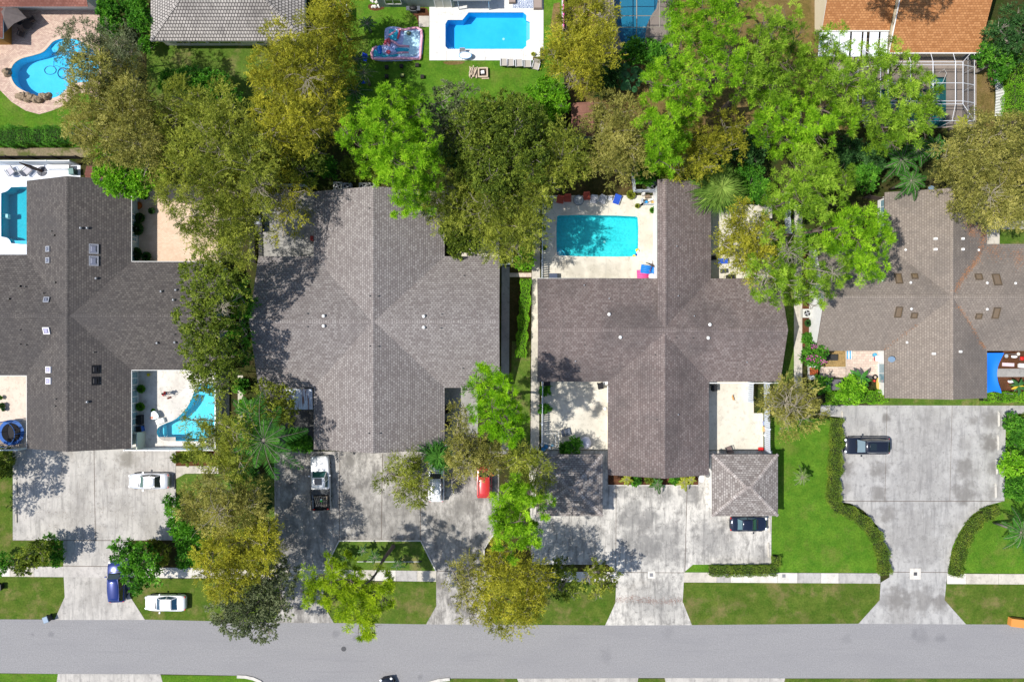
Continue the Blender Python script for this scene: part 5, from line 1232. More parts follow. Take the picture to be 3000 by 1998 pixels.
# hedges
def hedge(label, line, w, h, mat, dens=1.0, seed=1, mix=None):
    rng = np.random.default_rng(seed)
    q = [Vector(P(*p)) for p in line]
    r = thing('hedge', label, 'hedge', tuple(q[len(q) // 2]))
    PS, DS, VS = [], [], []
    core = MB()
    for i in range(len(q) - 1):
        a, b = q[i], q[i + 1]; d = (b - a); L = d.length; d.normalize(); n = Vector((-d.y, d.x, 0))
        c = (a + b) / 2; core.box((c.x, c.y, h * .42), (L, w * .72, h * .84), math.atan2(d.y, d.x))
        N = int(L * (w + 2 * h) * 330 * dens)
        t = rng.uniform(-.04, 1.04, N); u = rng.uniform(-(w / 2 + h * .8), w / 2 + h * .8, N)
        uu = np.clip(u, -w / 2, w / 2); zz = h - np.maximum(np.abs(u) - w / 2, 0) * 1.1
        und_ = .16 * np.sin(t * L * 1.3 + seed) + .10 * np.sin(t * L * 3.7 + 2 * seed) + .08 * np.sin(t * L * 7.1)
        uu = uu * (1 + und_); zz = np.maximum(zz + rng.normal(0, .055, N) + und_ * .5, .05)
        p = np.stack([a.x + d.x * t * L + n.x * uu, a.y + d.y * t * L + n.y * uu, zz], 1) + rng.normal(0, .04, (N, 3))
        PS.append(p); DS.append(sphere_dirs(rng, N, -.2))
        patch = .5 + .16 * np.sin(p[:, 0] * 1.9 + seed) * np.sin(p[:, 1] * 1.7) + .1 * np.sin(p[:, 0] * 4.3)
        VS.append(patch + rng.normal(0, .2, N))
    p = np.concatenate(PS) - np.array(r.location); N = len(p)
    leaf_mesh('foliage', p, np.concatenate(DS), .10 * rng.uniform(.7, 1.4, N), .065 * rng.uniform(.7, 1.3, N), np.concatenate(VS), mat, r, rng)
    co = core.build('dark_core', plain('hedge_dark_core', (.018, .022, .008), 1.0), r, True)  # solid near-black box within the leaves, its colour stands for inner shade
    return r
hedge('leafy hedge along the bottom of the top left lawn', [(-60,408),(60,408),(160,407),(240,404)], 1.9, 1.8, LF_GREEN, .8, 2)
hedge('narrow clipped hedge between the two big roofs', [(1540,822),(1538,880),(1533,930),(1530,980),(1525,1045)], 1.15, 1.0, LF_LIME, 1, 3)
hedge('long clipped hedge curving along the left of the parking area', [(2446,1226),(2444,1300),(2440,1380),(2436,1460),(2446,1482),(2490,1500),(2530,1530),(2562,1570),(2580,1620),(2585,1675)], 1.35, .95, LF_HEDGE, 1, 4)
hedge('clipped hedge curving along the right of the parking neck', [(2915,1490),(2870,1508),(2835,1545),(2812,1590),(2796,1640),(2792,1682)], 1.25, .9, LF_HEDGE, 1, 5)
hedge('low hedge strip above the sidewalk beside the black hatchback', [(2076,1667),(2140,1668),(2210,1667),(2268,1665)], 1.0, .8, LF_HEDGE, 1, 6)
hedge('short hedge corner at the end of the parking beside the black hatchback', [(2268,1625),(2270,1655)], .7, .8, LF_HEDGE, 1, 7)
hedge('vivid hedge under the left wing of the taupe roof', [(2408,1165),(2470,1166),(2540,1163),(2588,1160)], 1.3, 1.1, LF_LIME, .9, 8)
hedge('vivid hedge under the blue shade sail', [(2868,1163),(2930,1162),(3000,1162),(3100,1162)], 1.1, 1.0, LF_LIME, .9, 9)
hedge('small clipped hedge at the right edge of the parking area', [(2948,1235),(2995,1233),(3060,1232)], 1.6, 1.0, LF_HEDGE, .9, 10)
hedge('large clipped hedge block at the upper right edge', [(2965,172),(2962,262),(2962,350)], 2.4, 1.6, LF_LIME, .8, 11)
hedge('second row of the clipped hedge block at the upper right edge', [(3012,165),(3012,262),(3012,350)], 2.2, 1.6, LF_LIME, .8, 12)
hedge('small square hedge beside the garage door of the grey mauve house', [(1213,1340),(1213,1375)], 1.3, .6, LF_OAK, .9, 13)

# palms
def frond_leaves(rng, base, d, L, lw, n, droop, width=.045):
    """feather frond: rachis curve with leaflets on both sides"""
    s = np.linspace(.1, 1, n); up = .55
    r = np.outer(s * L, np.append(d, 0)) + np.outer(L * (up * s - droop * s ** 2), [0, 0, 1])
    p0 = base + r
    side = np.array([-d[1], d[0], 0]); fw = np.append(d, -.3)
    P0, D, LL = [], [], []
    for sg in (-1, 1):
        dd = side * sg * .85 + fw * .55 + np.array([0, 0, -.25])
        P0.append(p0); D.append(np.tile(dd, (n, 1)) + rng.normal(0, .08, (n, 3))); LL.append(lw * np.sin(np.pi * (s * .85 + .12)) ** .7)
    return np.concatenate(P0), np.concatenate(D), np.concatenate(LL), p0
def palm(name, label, px, py, R, h, mat, nf=16, kind='feather', group=None, trunk=.14, dens=1.0, seed=3, cat='palm tree', droop=.75, at_top=True):
    rng = np.random.default_rng(seed); x, y, _ = P(px, py, h if at_top else 0)
    r = thing(name, label, cat, (x, y, 0), group=group)
    L = R / S * (CAM_H - h) / CAM_H
    t = MB(); t.tube([(0, 0, -.05), (.05, 0, h * .5), (0, 0, h)], [trunk * 1.3, trunk, trunk * .9], 9)
    A, B, Cc, V = [], [], [], []
    for k in range(nf):
        th = 2 * math.pi * (k * .618034) ; e = (k + .5) / nf
        d = np.array([math.cos(th), math.sin(th)]); lf = L * (1.0 - .35 * (1 - e)) * rng.uniform(.88, 1.1)
        if kind == 'feather':
            a, b, c, q = frond_leaves(rng, np.array([0, 0, h]), d, lf * (.55 + .45 * e), lf * .22, int(34 * dens), .25 + droop * e)
            t.tube([tuple(v) for v in q[::6]] + [tuple(q[-1])], .02, 3, False)
            A.append(a); B.append(b); Cc.append(c); V.append(np.full(len(a), .75 - .5 * e) + rng.normal(0, .1, len(a)))
        else:
            n = int(30 * dens); hub = np.array([d[0] * lf * .45 * e, d[1] * lf * .45 * e, h + lf * (.35 - .5 * e)])
            t.tube([(0, 0, h), tuple(hub)], .025, 3, False)
            f = rng.uniform(-2.1, 2.1, n); ang = th + f
            dd = np.stack([np.cos(ang), np.sin(ang), .35 - .7 * e + rng.normal(0, .12, n)], 1)
            A.append(np.tile(hub, (n, 1))); B.append(dd); Cc.append(lf * .62 * (1 - .12 * np.abs(f)) * rng.uniform(.85, 1.1, n)); V.append(np.full(n, .72 - .45 * e) + rng.normal(0, .14, n))
    A, B, Cc, V = (np.concatenate(q) for q in (A, B, Cc, V))
    leaf_mesh('fronds', A, B, Cc, np.full(len(A), .085 if kind == 'feather' else .10) * (1 if R > 40 else .8), V, mat, r, rng)
    t.build('trunk', BARK, r, smooth=True)
    return r
palm('fan_palm', 'big fan palm with yellowing lower fronds beside the brown mauve roof', 2110, 555, 96, 5, LF_FROND, 60, 'fan', seed=5, trunk=.25, dens=1.2)
palm('coconut_palm', 'large feather palm left of the grey mauve house', 772, 1290, 150, 8.5, LF_FROND2, 17, group='feather palms', dens=1.3, trunk=.2, droop=.6)
palm('palm', 'feather palm partly hidden left of the large coconut palm', 735, 1210, 90, 7, LF_FROND2, 14, group='feather palms')
palm('fan_palm', 'spiky dark palm above the white van', 1284, 1338, 68, 5, LF_FROND2, 26, 'fan', seed=8)
palm('yucca', 'spiky dark yucca in the left front lawn', 690, 1405, 38, 3.4, LF_FROND2, 26, 'fan', seed=9, cat='yucca', group='dark yuccas of the left front lawn')
palm('yucca', 'spiky dark yucca right of the first one in the left front lawn', 735, 1395, 34, 2.8, LF_FROND2, 24, 'fan', seed=10, cat='yucca', group='dark yuccas of the left front lawn')
palm('palm', 'small feather palm alone in the bright lawn', 2350, 1398, 36, 1.9, LF_FROND, 16, seed=11, trunk=.1)
palm('palm', 'feather palm at the lower right edge of the front lawn', 2992, 1560, 75, 5, LF_FROND2, 16, seed=12)
for i, (x, y, r, lab, m) in enumerate(((1835,1403,27,'leftmost yellow palm in the bed below the brown mauve gable',LF_FRONDY),(1925,1418,32,'dark green middle palm in the bed below the brown mauve gable',LF_FROND2),(2003,1412,30,'yellow palm with a green heart near the white wall of the sunlit garage',LF_FRONDY),(2025,1404,22,'smallest yellow palm at the right end of the bed',LF_FRONDY))):
    palm('palm', lab, x, y, r, 1.5, m, 12, seed=20 + i, trunk=.07, group='palms in the front bed')
for i, (x, y, r, lab) in enumerate(((1013,1632,24,'leftmost little palm on the grass island'),(1063,1613,22,'upper little palm on the grass island'),(1098,1632,30,'middle little palm on the grass island'),(1165,1655,26,'little palm at the right of the leaning trunk'))):
    palm('palm', lab, x, y, r, 1.6, LF_FROND2, 11, seed=30 + i, trunk=.07, group='little palms on the grass island')
for i, (x, y, r, h, lab) in enumerate(((2640,470,70,5,'dark palm left of the big palm cluster behind the taupe roof'),(2690,440,60,4.5,'upper palm of the cluster behind the taupe roof'),(2670,530,65,5,'lowest palm of the cluster, over the taupe gable'),(2740,430,55,4.5,'palm of the cluster under the brownish olive tree'),(2610,420,55,4,'palm of the cluster below the teal pool cage'))):
    palm('palm', lab, x, y, r, h, LF_FROND2, 15, seed=40 + i, group='palms behind the taupe roof')
palm('palm', 'yellow palm at the lower corner of the white screen cage', 2820, 362, 34, 3, LF_FRONDY, 12, seed=50)
for i, (x, y, r, h, lab) in enumerate(((1065,215,42,4,'palm beside the lower blue chair on the back lawn'),(1045,175,35,4,'palm beside the upper blue chair on the back lawn'),(1040,270,48,4.5,'dark palm below the lower blue chair'),(1075,70,34,2.4,'small palm on the lawn left of the inflatable'))):
    palm('palm', lab, x, y, r, h, LF_FROND2 if i != 0 else LF_FROND, 14, seed=60 + i, group='palms along the left of the back lawn')

def banana(label, px, py, R, h, n, mat, seed, yellow=()):
    rng = random.Random(seed); x, y, _ = P(px, py, h); r = thing('banana_plant', label, 'plant', (x, y, 0)); L = R / S
    st = MB(); st.tube([(0, 0, 0), (0, 0, h)], [.1, .07], 8); st.build('stem', plain('green_stem', (.10, .16, .04), .7), r)
    for k in range(n):
        th = 2 * math.pi * k / n + rng.uniform(-.3, .3); l = L * rng.uniform(.7, 1.05); w = l * .17; b = MB(); m = 7; vs = []
        for i in range(m + 1):
            t = i / m; c = Vector((math.cos(th) * l * t, math.sin(th) * l * t, h + l * (.5 * t - .55 * t * t))); s = Vector((-math.sin(th), math.cos(th), 0)) * w * math.sin(math.pi * min(.98, .12 + t * .88)) ** .6
            vs += [c - s + Vector((0, 0, -.03)), c, c + s + Vector((0, 0, -.03))]
        b.raw(vs, [q for i in range(m) for q in ((i * 3, i * 3 + 3, i * 3 + 4, i * 3 + 1), (i * 3 + 1, i * 3 + 4, i * 3 + 5, i * 3 + 2))])
        b.build('leaf', plain('yellow_leaf', (.50, .36, .02), .5) if k in yellow else mat, r)
BAN = plain('banana_leaf', (.045, .17, .02), .4, var=.3)
banana('banana plant with broad leaves on the slab patio under the taupe roof', 2520, 1110, 38, 2.4, 7, BAN, 3)
banana('plant with yellow and green blades in the mulch under the blue shade sail', 2985, 1131, 28, 1.6, 9, plain('dark_blade', (.03, .10, .02), .5), 4, (0, 5))
TARO = plain('taro_leaf', (.05, .16, .05), .45, var=.35)
for i, (x, y, lab) in enumerate(((1815,240,'taro plant with the palest big leaves below the mid cage'),(1835,205,'uppermost taro plant below the mid cage'),(1850,250,'taro plant with round leaves next to the pine'),(1870,215,'taro plant nearest the bright pine'),(1800,205,'taro plant beside the dark ficus'))):
    rng = random.Random(i); X, Y, _ = P(x, y, 1.5); r = thing('taro_plant', lab, 'plant', (X, Y, 0), group='taro plants below the mid cage')
    for k in range(5):
        th = k * 1.26 + rng.uniform(-.3, .3); d = rng.uniform(.3, .75); cx, cy, cz = math.cos(th) * d, math.sin(th) * d, rng.uniform(1.2, 1.9); w = rng.uniform(.28, .42)
        b = MB(); pts = [(cx + w * 1.35 * math.cos(a + th) * (.75 + .25 * math.cos(a)), cy + w * 1.35 * math.sin(a + th) * .9, cz - .12 * math.cos(a)) for a in [q * math.pi / 6 for q in range(12)]]
        b.raw([(cx, cy, cz + .05)] + pts, [(0, 1 + q, 1 + (q + 1) % 12) for q in range(12)]); b.tube([(cx * .3, cy * .3, 0), (cx, cy, cz)], .02, 4)
        b.build('leaf', TARO, r)
# magenta blooms
rng = np.random.default_rng(77); PS = []
for x, y in ((2388, 1043), (2375, 1048), (2400, 1055), (2383, 1055), (2385, 1018), (2412, 1058)):
    PS.append(np.array(P(x, y, 3.15)) + rng.normal(0, .17, (30, 3)))
PS = np.concatenate(PS); N = len(PS)
fs = [o for o in C.objects if o.get('label', '').startswith('flowering shrub with magenta')][0]
leaf_mesh('blossom', PS - np.array(fs.location), sphere_dirs(rng, N, 0), np.full(N, .14), np.full(N, .12), rng.uniform(0, 1, N), plain('magenta_petals', (.60, .06, .40), .7), fs, rng)
# ---------------------------------------------------------------- vehicles
def loft(b, secs, close=True):
    n = len(secs[0]); vs = [p for s_ in secs for p in s_]; fs = []
    for i in range(len(secs) - 1):
        for k in range(n - (0 if close else 1)):
            k2 = (k + 1) % n; fs.append((i * n + k, i * n + k2, (i + 1) * n + k2, (i + 1) * n + k))
    fs.append(tuple(range(n - 1, -1, -1))); fs.append(tuple((len(secs) - 1) * n + k for k in range(n)))
    return b.raw(vs, fs)

def paint(name, c, metal=.1, rough=.25):
    t = NT(name, rough, .5); t.color(c); t.b.inputs['Metallic'].default_value = metal; t.b.inputs['Coat Weight'].default_value = 1.0; t.b.inputs['Coat Roughness'].default_value = .04
    return t.m
CARGLASS = glassy('car_glass', (.012, .02, .024), .04)
CARGLASS2 = glassy('car_glass_green', (.03, .10, .09), .05)
CARGLASSB = glassy('car_glass_blue', (.01, .06, .12), .05)
TAIL = plain('tail_light', (.55, .01, .01), .25); HEAD = plain('head_light', (.75, .78, .80), .15, spec=.8)
TRIMB = plain('black_trim', (.015, .015, .017), .4)

def car(label, px, py, heading, body_m, L=4.7, W=1.82, H=1.45, kind='sedan', glass=None, group='parked cars', cat='car', roof_m=None, rails=None, sunroof=False, name='car', front_glass=None):
    """heading: direction of the bonnet, degrees anticlockwise from the right of the photograph"""
    x, y, _ = P(px, py); r = thing(name, label, cat, (x, y, 0), math.radians(heading), group)
    glass = glass or CARGLASS; h = L / 2; w = W / 2
    P_ = {'sedan': dict(prof=[(-1, .52, .62), (-.985, .72, .84), (-.93, .93, .93), (-.80, 1.0, .97), (-.55, 1.0, .97), (-.1, 1.0, .94), (.30, 1.0, .93), (.45, .99, .92), (.72, .96, .84), (.90, .88, .74), (.975, .72, .64), (1, .48, .52)], cab=(-.66, .40, -.40, .12)),
          'suv': dict(prof=[(-1, .66, .70), (-.985, .84, .98), (-.94, .95, 1.05), (-.80, 1.0, 1.08), (-.1, 1.0, 1.05), (.35, 1.0, 1.03), (.50, .99, 1.02), (.74, .97, .96), (.90, .90, .86), (.97, .78, .74), (1, .55, .60)], cab=(-.93, .46, -.84, .20)),
          'pickup': dict(prof=[(-1, .94, .95), (-.97, .97, 1.10), (-.30, 1.0, 1.12), (.30, 1.0, 1.12), (.46, 1.0, 1.12), (.80, .98, 1.08), (.94, .94, .98), (.985, .86, .84), (1, .7, .7)], cab=(-.16, .46, -.10, .24))}[kind]
    b = MB(); secs = []
    for t, ww, zt in P_['prof']:
        X = t * h; q = w * ww; zb = .24 if abs(t) < .93 else .34
        secs.append([(X, -q * .96, zb), (X, -q, zb + .18), (X, -q * .995, zt - .22), (X, -q * .93, zt - .05), (X, -q * .75, zt + .005), (X, 0, zt + .03), (X, q * .75, zt + .005), (X, q * .93, zt - .05), (X, q * .995, zt - .22), (X, q, zb + .18), (X, q * .96, zb)])
    if kind == 'pickup':   # open bed behind the cab
        secs_f = [s_ for s_, (t, _, _) in zip(secs, P_['prof']) if t >= -.30]
        loft(b, secs_f)
        x0, x1 = -h, -.22 * h
        b.box(((x0 + x1) / 2, 0, .50), (x1 - x0, W * .96, .30))
    else: loft(b, secs)
    bo = b.build('body', body_m, r, smooth=True)
    try:
        bo.data.set_sharp_from_angle(angle=math.radians(50))
    except Exception: pass
    cb0, cf0, cb1, cf1 = (v * h for v in P_['cab']); zb = P_['prof'][5][2] + (0.0 if kind != 'pickup' else .02)
    wb, wr = w * .90, w * .70; zr = H
    g = MB()
    bot = [(cb0, -wb * .9), (cb0 * .5 + cf0 * .5, -wb), (cf0, -wb * .86), (cf0, wb * .86), (cb0 * .5 + cf0 * .5, wb), (cb0, wb * .9)]
    topq = [(cb1, -wr * .92), (cb1 * .5 + cf1 * .5, -wr), (cf1, -wr * .92), (cf1, wr * .92), (cb1 * .5 + cf1 * .5, wr), (cb1, wr * .92)]
    vs = [(a, c, zb - .05) for a, c in bot] + [(a, c, zr - .03) for a, c in topq]
    quad = lambda i: (i, (i + 1) % 6, 6 + (i + 1) % 6, 6 + i)
    core = MB(); core.raw(vs, [quad(i) for i in range(6)] + [(11, 10, 9, 8, 7, 6)]); core.build('cabin', body_m, r)
    def pane(name, idx, m, inset):
        for i in idx:
            q = [Vector(vs[k]) for k in quad(i)]; c = sum(q, Vector()) / 4; n = (q[1] - q[0]).cross(q[3] - q[0]).normalized()
            if n.dot(Vector((c.x - (cb0 + cf0) / 2, c.y, .3))) < 0: n = -n
            g_ = MB(); pts = [c + (v - c) * inset + n * .012 for v in q]
            g_.face(pts); g_.build(name, m, r)
    pane('windshield', (2,), front_glass or glass, .93); pane('rear_window', (5,), glass, .90 if kind != 'suv' else .8); pane('side_window', (0, 1, 3, 4), glass, .88)
    rf = MB(); n = 7; secs = []
    for i in range(n):
        t = i / (n - 1); X = cb1 - .05 + (cf1 - cb1 + .1) * t; e = 1 - .12 * abs(2 * t - 1) ** 3; zz = zr - .045 * abs(2 * t - 1) ** 2
        secs.append([(X, -wr * e * 1.03, zz - .05), (X, -wr * e * .8, zz + .015), (X, 0, zz + .04), (X, wr * e * .8, zz + .015), (X, wr * e * 1.03, zz - .05), (X, 0, zz - .06)])
    loft(rf, secs); rf.build('roof', roof_m or body_m, r, smooth=True)
    if sunroof:
        s_ = MB(); s_.box((cb1 * .25 + cf1 * .75 - .15, 0, zr + .045), (.75, wr * 1.1, .012)); s_.build('sunroof', CARGLASS, r)
    if rails:
        for sy in (-1, 1):
            s_ = MB(); s_.tube([(cb1 + .1, sy * wr * .86, zr + .03), (cb1 + .3, sy * wr * .9, zr + .09), (cf1 - .4, sy * wr * .9, zr + .09), (cf1 - .1, sy * wr * .86, zr + .02)], .025, 5); s_.build('roof_rail', rails, r)
    for sy in (-1, 1):
        s_ = MB(); s_.box((cf0 - .18 * h, sy * (w + .10), zb + .06), (.16, .22, .14), taper=.8); s_.build('mirror', body_m, r)
        for X in (-.60 * h, .63 * h):
            wv = MB(); wv.tube([(X, sy * (w - .20), .33), (X, sy * (w + .005), .33)], [.33, .33], 18); wo = wv.build('wheel', RUBBER, r)
            wv = MB(); wv.tube([(X, sy * (w - .02), .33), (X, sy * (w + .012), .33)], [.20, .19], 12); wv.build('rim', GREYM, wo)
        zf = P_['prof'][-3][2]; s_ = MB(); s_.blob((h * .93, sy * w * .66, zf - .03), (.16, .17, .07), 1, 0); s_.build('headlight', HEAD, r, smooth=True)
        zt = P_['prof'][1][2]; s_ = MB(); s_.box((-h * .955, sy * w * .74, zt - .06), (.14, .26, .16), taper=.8); s_.build('tail_light', TAIL, r)
    bl = MB(); bl.box((cf0 + .10, 0, zb - .01 + .015), (.12, wb * 1.4, .02)); bl.build('wiper_cowl', TRIMB, r)
    if kind == 'pickup':
        x0, x1 = -h, -.20 * h
        fl = MB(); fl.box(((x0 + x1) / 2, 0, .67), (x1 - x0 - .1, W * .86, .04)); fl.build('bed_floor', TRIMB, r)
        for sy in (-1, 1):
            s_ = MB(); s_.box(((x0 + x1) / 2, sy * (w - .06), .88), (x1 - x0, .12, .50)); s_.build('bed_side', body_m, r)
            s_ = MB(); s_.box(((x0 + x1) / 2, sy * (w - .06), 1.145), (x1 - x0, .14, .03)); s_.build('bed_rail', TRIMB, r)
        s_ = MB(); s_.box((x0 + .05, 0, .88), (.10, W * .84, .50)); s_.build('tailgate', TRIMB, r)
        s_ = MB(); s_.box((x1 - .36, 0, 1.10), (.62, W * .92, .22)); s_.build('tool_box', DGREY, r)
    return r
silver = paint('silver_paint', (.62, .64, .67), .3); whitep = paint('white_car_paint', (.80, .81, .82)); navy = paint('navy_paint', (.010, .028, .17), .3, .2)
blackp = paint('black_car_paint', (.010, .013, .024), .2, .15); redp = paint('red_car_paint', (.55, .035, .035)); darkblue = paint('dark_blue_paint', (.012, .018, .040), .3, .15)
car('silver sedan parked on the left driveway', 444, 1406, 180, silver, 4.75, 1.85, 1.45, 'sedan', glass=CARGLASS, front_glass=CARGLASS2)
car('white sedan parked on the grass verge by the road', 492, 1760, 180, whitep, 4.8, 1.88, 1.45, 'sedan', glass=CARGLASSB)
car('dark blue car under the small broad leafed tree on the driveway', 351, 1697, 93, navy, 4.8, 1.95, 1.72, 'suv')
car('black hatchback parked beside the sunlit garage', 2188, 1530, 0, darkblue, 4.35, 1.78, 1.45, 'sedan', front_glass=CARGLASS2, glass=plain('reflective_car_glass', (.10, .17, .20), .1, spec=.8))
car('black SUV with roof rails on the wide parking area', 2530, 1303, 180, blackp, 5.25, 2.05, 1.80, 'suv', rails=GREYM, cat='car', sunroof=True, front_glass=plain('reflective_windshield', (.16, .22, .26), .1, spec=.8))
car('white van with roof rails partly under the olive tree', 1280, 1408, 90, whitep, 4.6, 1.88, 1.7, 'suv', rails=GREYM, cat='van', name='van')
car('red car partly under the olive tree', 1420, 1402, 90, redp, 4.2, 1.8, 1.6, 'suv')
car('black car cut off by the bottom edge on the side street', 1143, 2035, 100, blackp, 4.6, 1.85, 1.45, 'sedan')
pk = car('white pickup truck with a loaded open bed on the mottled driveway', 944, 1411, 92, whitep, 6.3, 2.2, 1.9, 'pickup', cat='pickup truck', name='pickup_truck', sunroof=True, glass=CARGLASS2)
# load in the bed
M = Matrix.Translation(pk.location) @ Matrix.Rotation(pk.rotation_euler.z, 4, 'Z')
PALE = plain('pale_timber', (.50, .40, .30), .8, var=.15)
def on_bed(mb): mb.v = [tuple(M @ Vector(v)) for v in mb.v]; return mb
for k, (cx, cy, rot, lab) in enumerate(((-2.05, .28, .25, 'tilted wooden crate frame on the left side of the pickup bed'), (-2.1, -.42, -.05, 'wooden crate frame on the right side of the pickup bed'))):
    rt = thing('crate', lab, 'crate', tuple(M @ Vector((cx, cy, .70))), group='wooden crate frames in the pickup bed')
    for i in range(4):
        b = MB(); b.box((cx, cy - .3 + i * .2, 1.10 + .02 * i), (1.25, .05, .05), rot); on_bed(b).build('slat', PALE, rt, True)
    for i in range(3):
        b = MB(); b.box((cx - .5 + i * .5, cy, 1.05), (.06, .70, .05), rot); on_bed(b).build('crossbar', PALE, rt, True)
    for sx in (-.5, .5):
        for sy in (-.28, .28):
            b = MB(); b.box((cx + sx, cy + sy, .88), (.06, .06, .34), rot); on_bed(b).build('leg', PALE, rt, True)
rt = thing('package', 'bright green and white package lying on the crate frames in the pickup bed', 'package', tuple(M @ Vector((-1.95, -.12, 1.18))))
b = MB(); b.box((-1.95, -.12, 1.24), (.32, .24, .12)); on_bed(b).build('wrap', plain('green_wrap', (.08, .55, .06), .5), rt, True)
b = MB(); b.box((-1.82, -.12, 1.31), (.12, .24, .02)); on_bed(b).build('label', WHITE, rt, True)

# ---------------------------------------------------------------- fences and walls
def picket_fence(label, pts, h=1.8, pw=.13, gap=.04, m=None, solid=False, name='fence', hpx=0, post=True):
    q = [Vector(P(x, y, 0)) for x, y in pts]; r = thing(name, label, 'fence' if name == 'fence' else 'wall', tuple(q[0])); m = m or WHITE
    b = MB(); rl = MB()
    for a, c in zip(q[:-1], q[1:]):
        d = c - a; L = d.length; d.normalize(); rz = math.atan2(d.y, d.x)
        if solid: mid = (a + c) / 2; b.box((mid.x, mid.y, h / 2), (L, .12, h), rz)
        else:
            n = max(1, int(L / (pw + gap)))
            for i in range(n):
                p = a + d * (L * (i + .5) / n); b.box((p.x, p.y, h / 2 - .02 + .03 * math.sin(i * 7.1)), (pw, .03, h), rz)
            mid = (a + c) / 2; nn = Vector((-d.y, d.x, 0)) * .05
            for z in (.35, h - .35): rl.box((mid.x + nn.x, mid.y + nn.y, z), (L, .05, .09), rz)
        if post:
            k = max(1, int(L / 2.4))
            for i in range(k + 1):
                p = a + d * (L * i / k); s_ = MB(); s_.box((p.x, p.y, (h + .06) / 2), (.15, .15, h + .06), rz); s_.build('post', m, r, True)
    b.build('panel' if solid else 'pickets', m, r, True)
    if rl.f: rl.build('rail', m, r, True)
    return r
BLUW = plain('blue_white_fence_paint', (.58, .63, .70), .6, var=.06)
picket_fence('white picket fence along the left of the courtyard pool', [(1588,642),(1586,830)], 1.7, .16, .10, BLUW)
picket_fence('white picket fence left of the lower courtyard with shrubs', [(1588,1118),(1586,1300)], 1.7, .16, .10, BLUW)
picket_fence('white board fence corner around the yard behind the courtyard pool', [(1850,515),(1855,565),(1915,565)], 1.9, .17, .03, BLUW)
picket_fence('low white board enclosure next to the patio clutter', [(1878,588),(1878,602),(1918,602)], 1.2, .16, .03, BLUW)
picket_fence('white board fence stepping beside the right courtyard', [(2192,1120),(2190,1175)], 2.0, .20, .03, BLUW)
picket_fence('long white board fence between the right courtyard and the bright lawn', [(2238,1120),(2240,1318)], 2.0, .20, .03, BLUW)
picket_fence('white wall along the back of the white pool deck at the left edge', [(-300,484),(233,484)], 2.2, m=plain('white_wall_panel', (.66,.68,.70), .6), solid=True)
picket_fence('dark wooden fence along the sandy path', [(-300,466),(240,466)], 1.5, .14, .02, plain('dark_fence_wood', (.055,.045,.038), .9))
picket_fence('white wall along the bottom of the boomerang pool patio', [(388,1312),(645,1312)], 2.0, m=WHITE, solid=True)
picket_fence('white wall along the right of the boomerang pool patio', [(648,1086),(648,1312)], 1.9, m=WHITE, solid=True)
picket_fence('white wall at the bottom of the trampoline patio', [(-200,1312),(80,1312)], 1.9, m=plain('white_gate_wall', (.60,.66,.66), .6), solid=True)
picket_fence('grey wooden fence between the tan patio and the shaded side yard', [(742,620),(748,770)], 1.8, .15, .03, GWOOD)
picket_fence('weathered picket fence above the shaded side yard', [(800,548),(900,548),(915,562)], 1.7, .14, .08, plain('pale_weathered_fence', (.38,.44,.42), .8))
picket_fence('dark wooden fence at the right end of the back lawn', [(1655,-80),(1655,385)], 1.7, .14, .02, plain('dark_brown_fence', (.05,.04,.035), .9))
pf = picket_fence('white panel with a pink stripe against the dark fence', [(1647,-20),(1647,100)], 1.5, m=plain('white_panel', (.72,.72,.76), .5), solid=True, post=False)
b = MB(); b.box((P(1648.5,0)[0], P(0,40)[1], 1.53), (.12, P(0,-20)[1]-P(0,100)[1], .06)); b.build('stripe', plain('pink_stripe', (.80,.10,.40), .6), pf, True)
picket_fence('white panel standing on the left of the back lawn', [(1022,28),(1022,66)], 1.4, m=WHITE, solid=True, post=False)
picket_fence('white fence behind the fan palm and the small patio', [(2295,570),(2302,690)], 1.9, .18, .03, BLUW)
picket_fence('dark wooden fence beside the taupe roofed house', [(2530,580),(2595,592)], 1.7, .14, .03, plain('brown_fence', (.10,.07,.055), .9))
picket_fence('white wall behind the olive tree right of the grey mauve roof', [(1462,705),(1500,705),(1500,775),(1464,778)], 1.8, .12, .06, BLUW)
picket_fence('grey fence hidden among the upper left trees', [(690,335),(765,385)], 1.6, .14, .03, GWOOD)
picket_fence('dark wooden fence at the side of the tan yard right of the screen cage', [(2948,160),(2950,380)], 1.6, .14, .03, plain('dark_side_fence', (.07,.055,.045), .9))
# enclosure beside the far left house
en = thing('enclosure', 'roofless pale stucco enclosure in the corner of the boomerang pool patio', 'wall', P(408, 1288))
for c, d in (((P(424,0)[0]), 'r'), (0, 't')):
    b = MB()
    if d == 'r': b.box((c, P(0,1288)[1], 1.0), (.14, 1.9, 2.0))
    else: b.box((P(407,0)[0], P(0,1264)[1], 1.0), (1.45, .14, 2.0))
    b.build('wall', plain('pale_green_stucco', (.50,.53,.45), .9), en, True)
# fallen fence
ff = thing('fallen_fence', 'white picket fence panel lying on the ground beside the clipped hedge block', 'fence', P(2921, 285))
for i in range(26):
    t = i / 25; yy = 232 + t * 108; xx = 2921 + 8 * math.sin(t * 2.6); b = MB(); X, Y, _ = P(xx, yy); b.box((X, Y, .12 + .1 * math.sin(t * 5)), (.9 + .25 * math.sin(t * 3.1), .10, .02), -.12); b.build('picket', WHITE, ff, True)

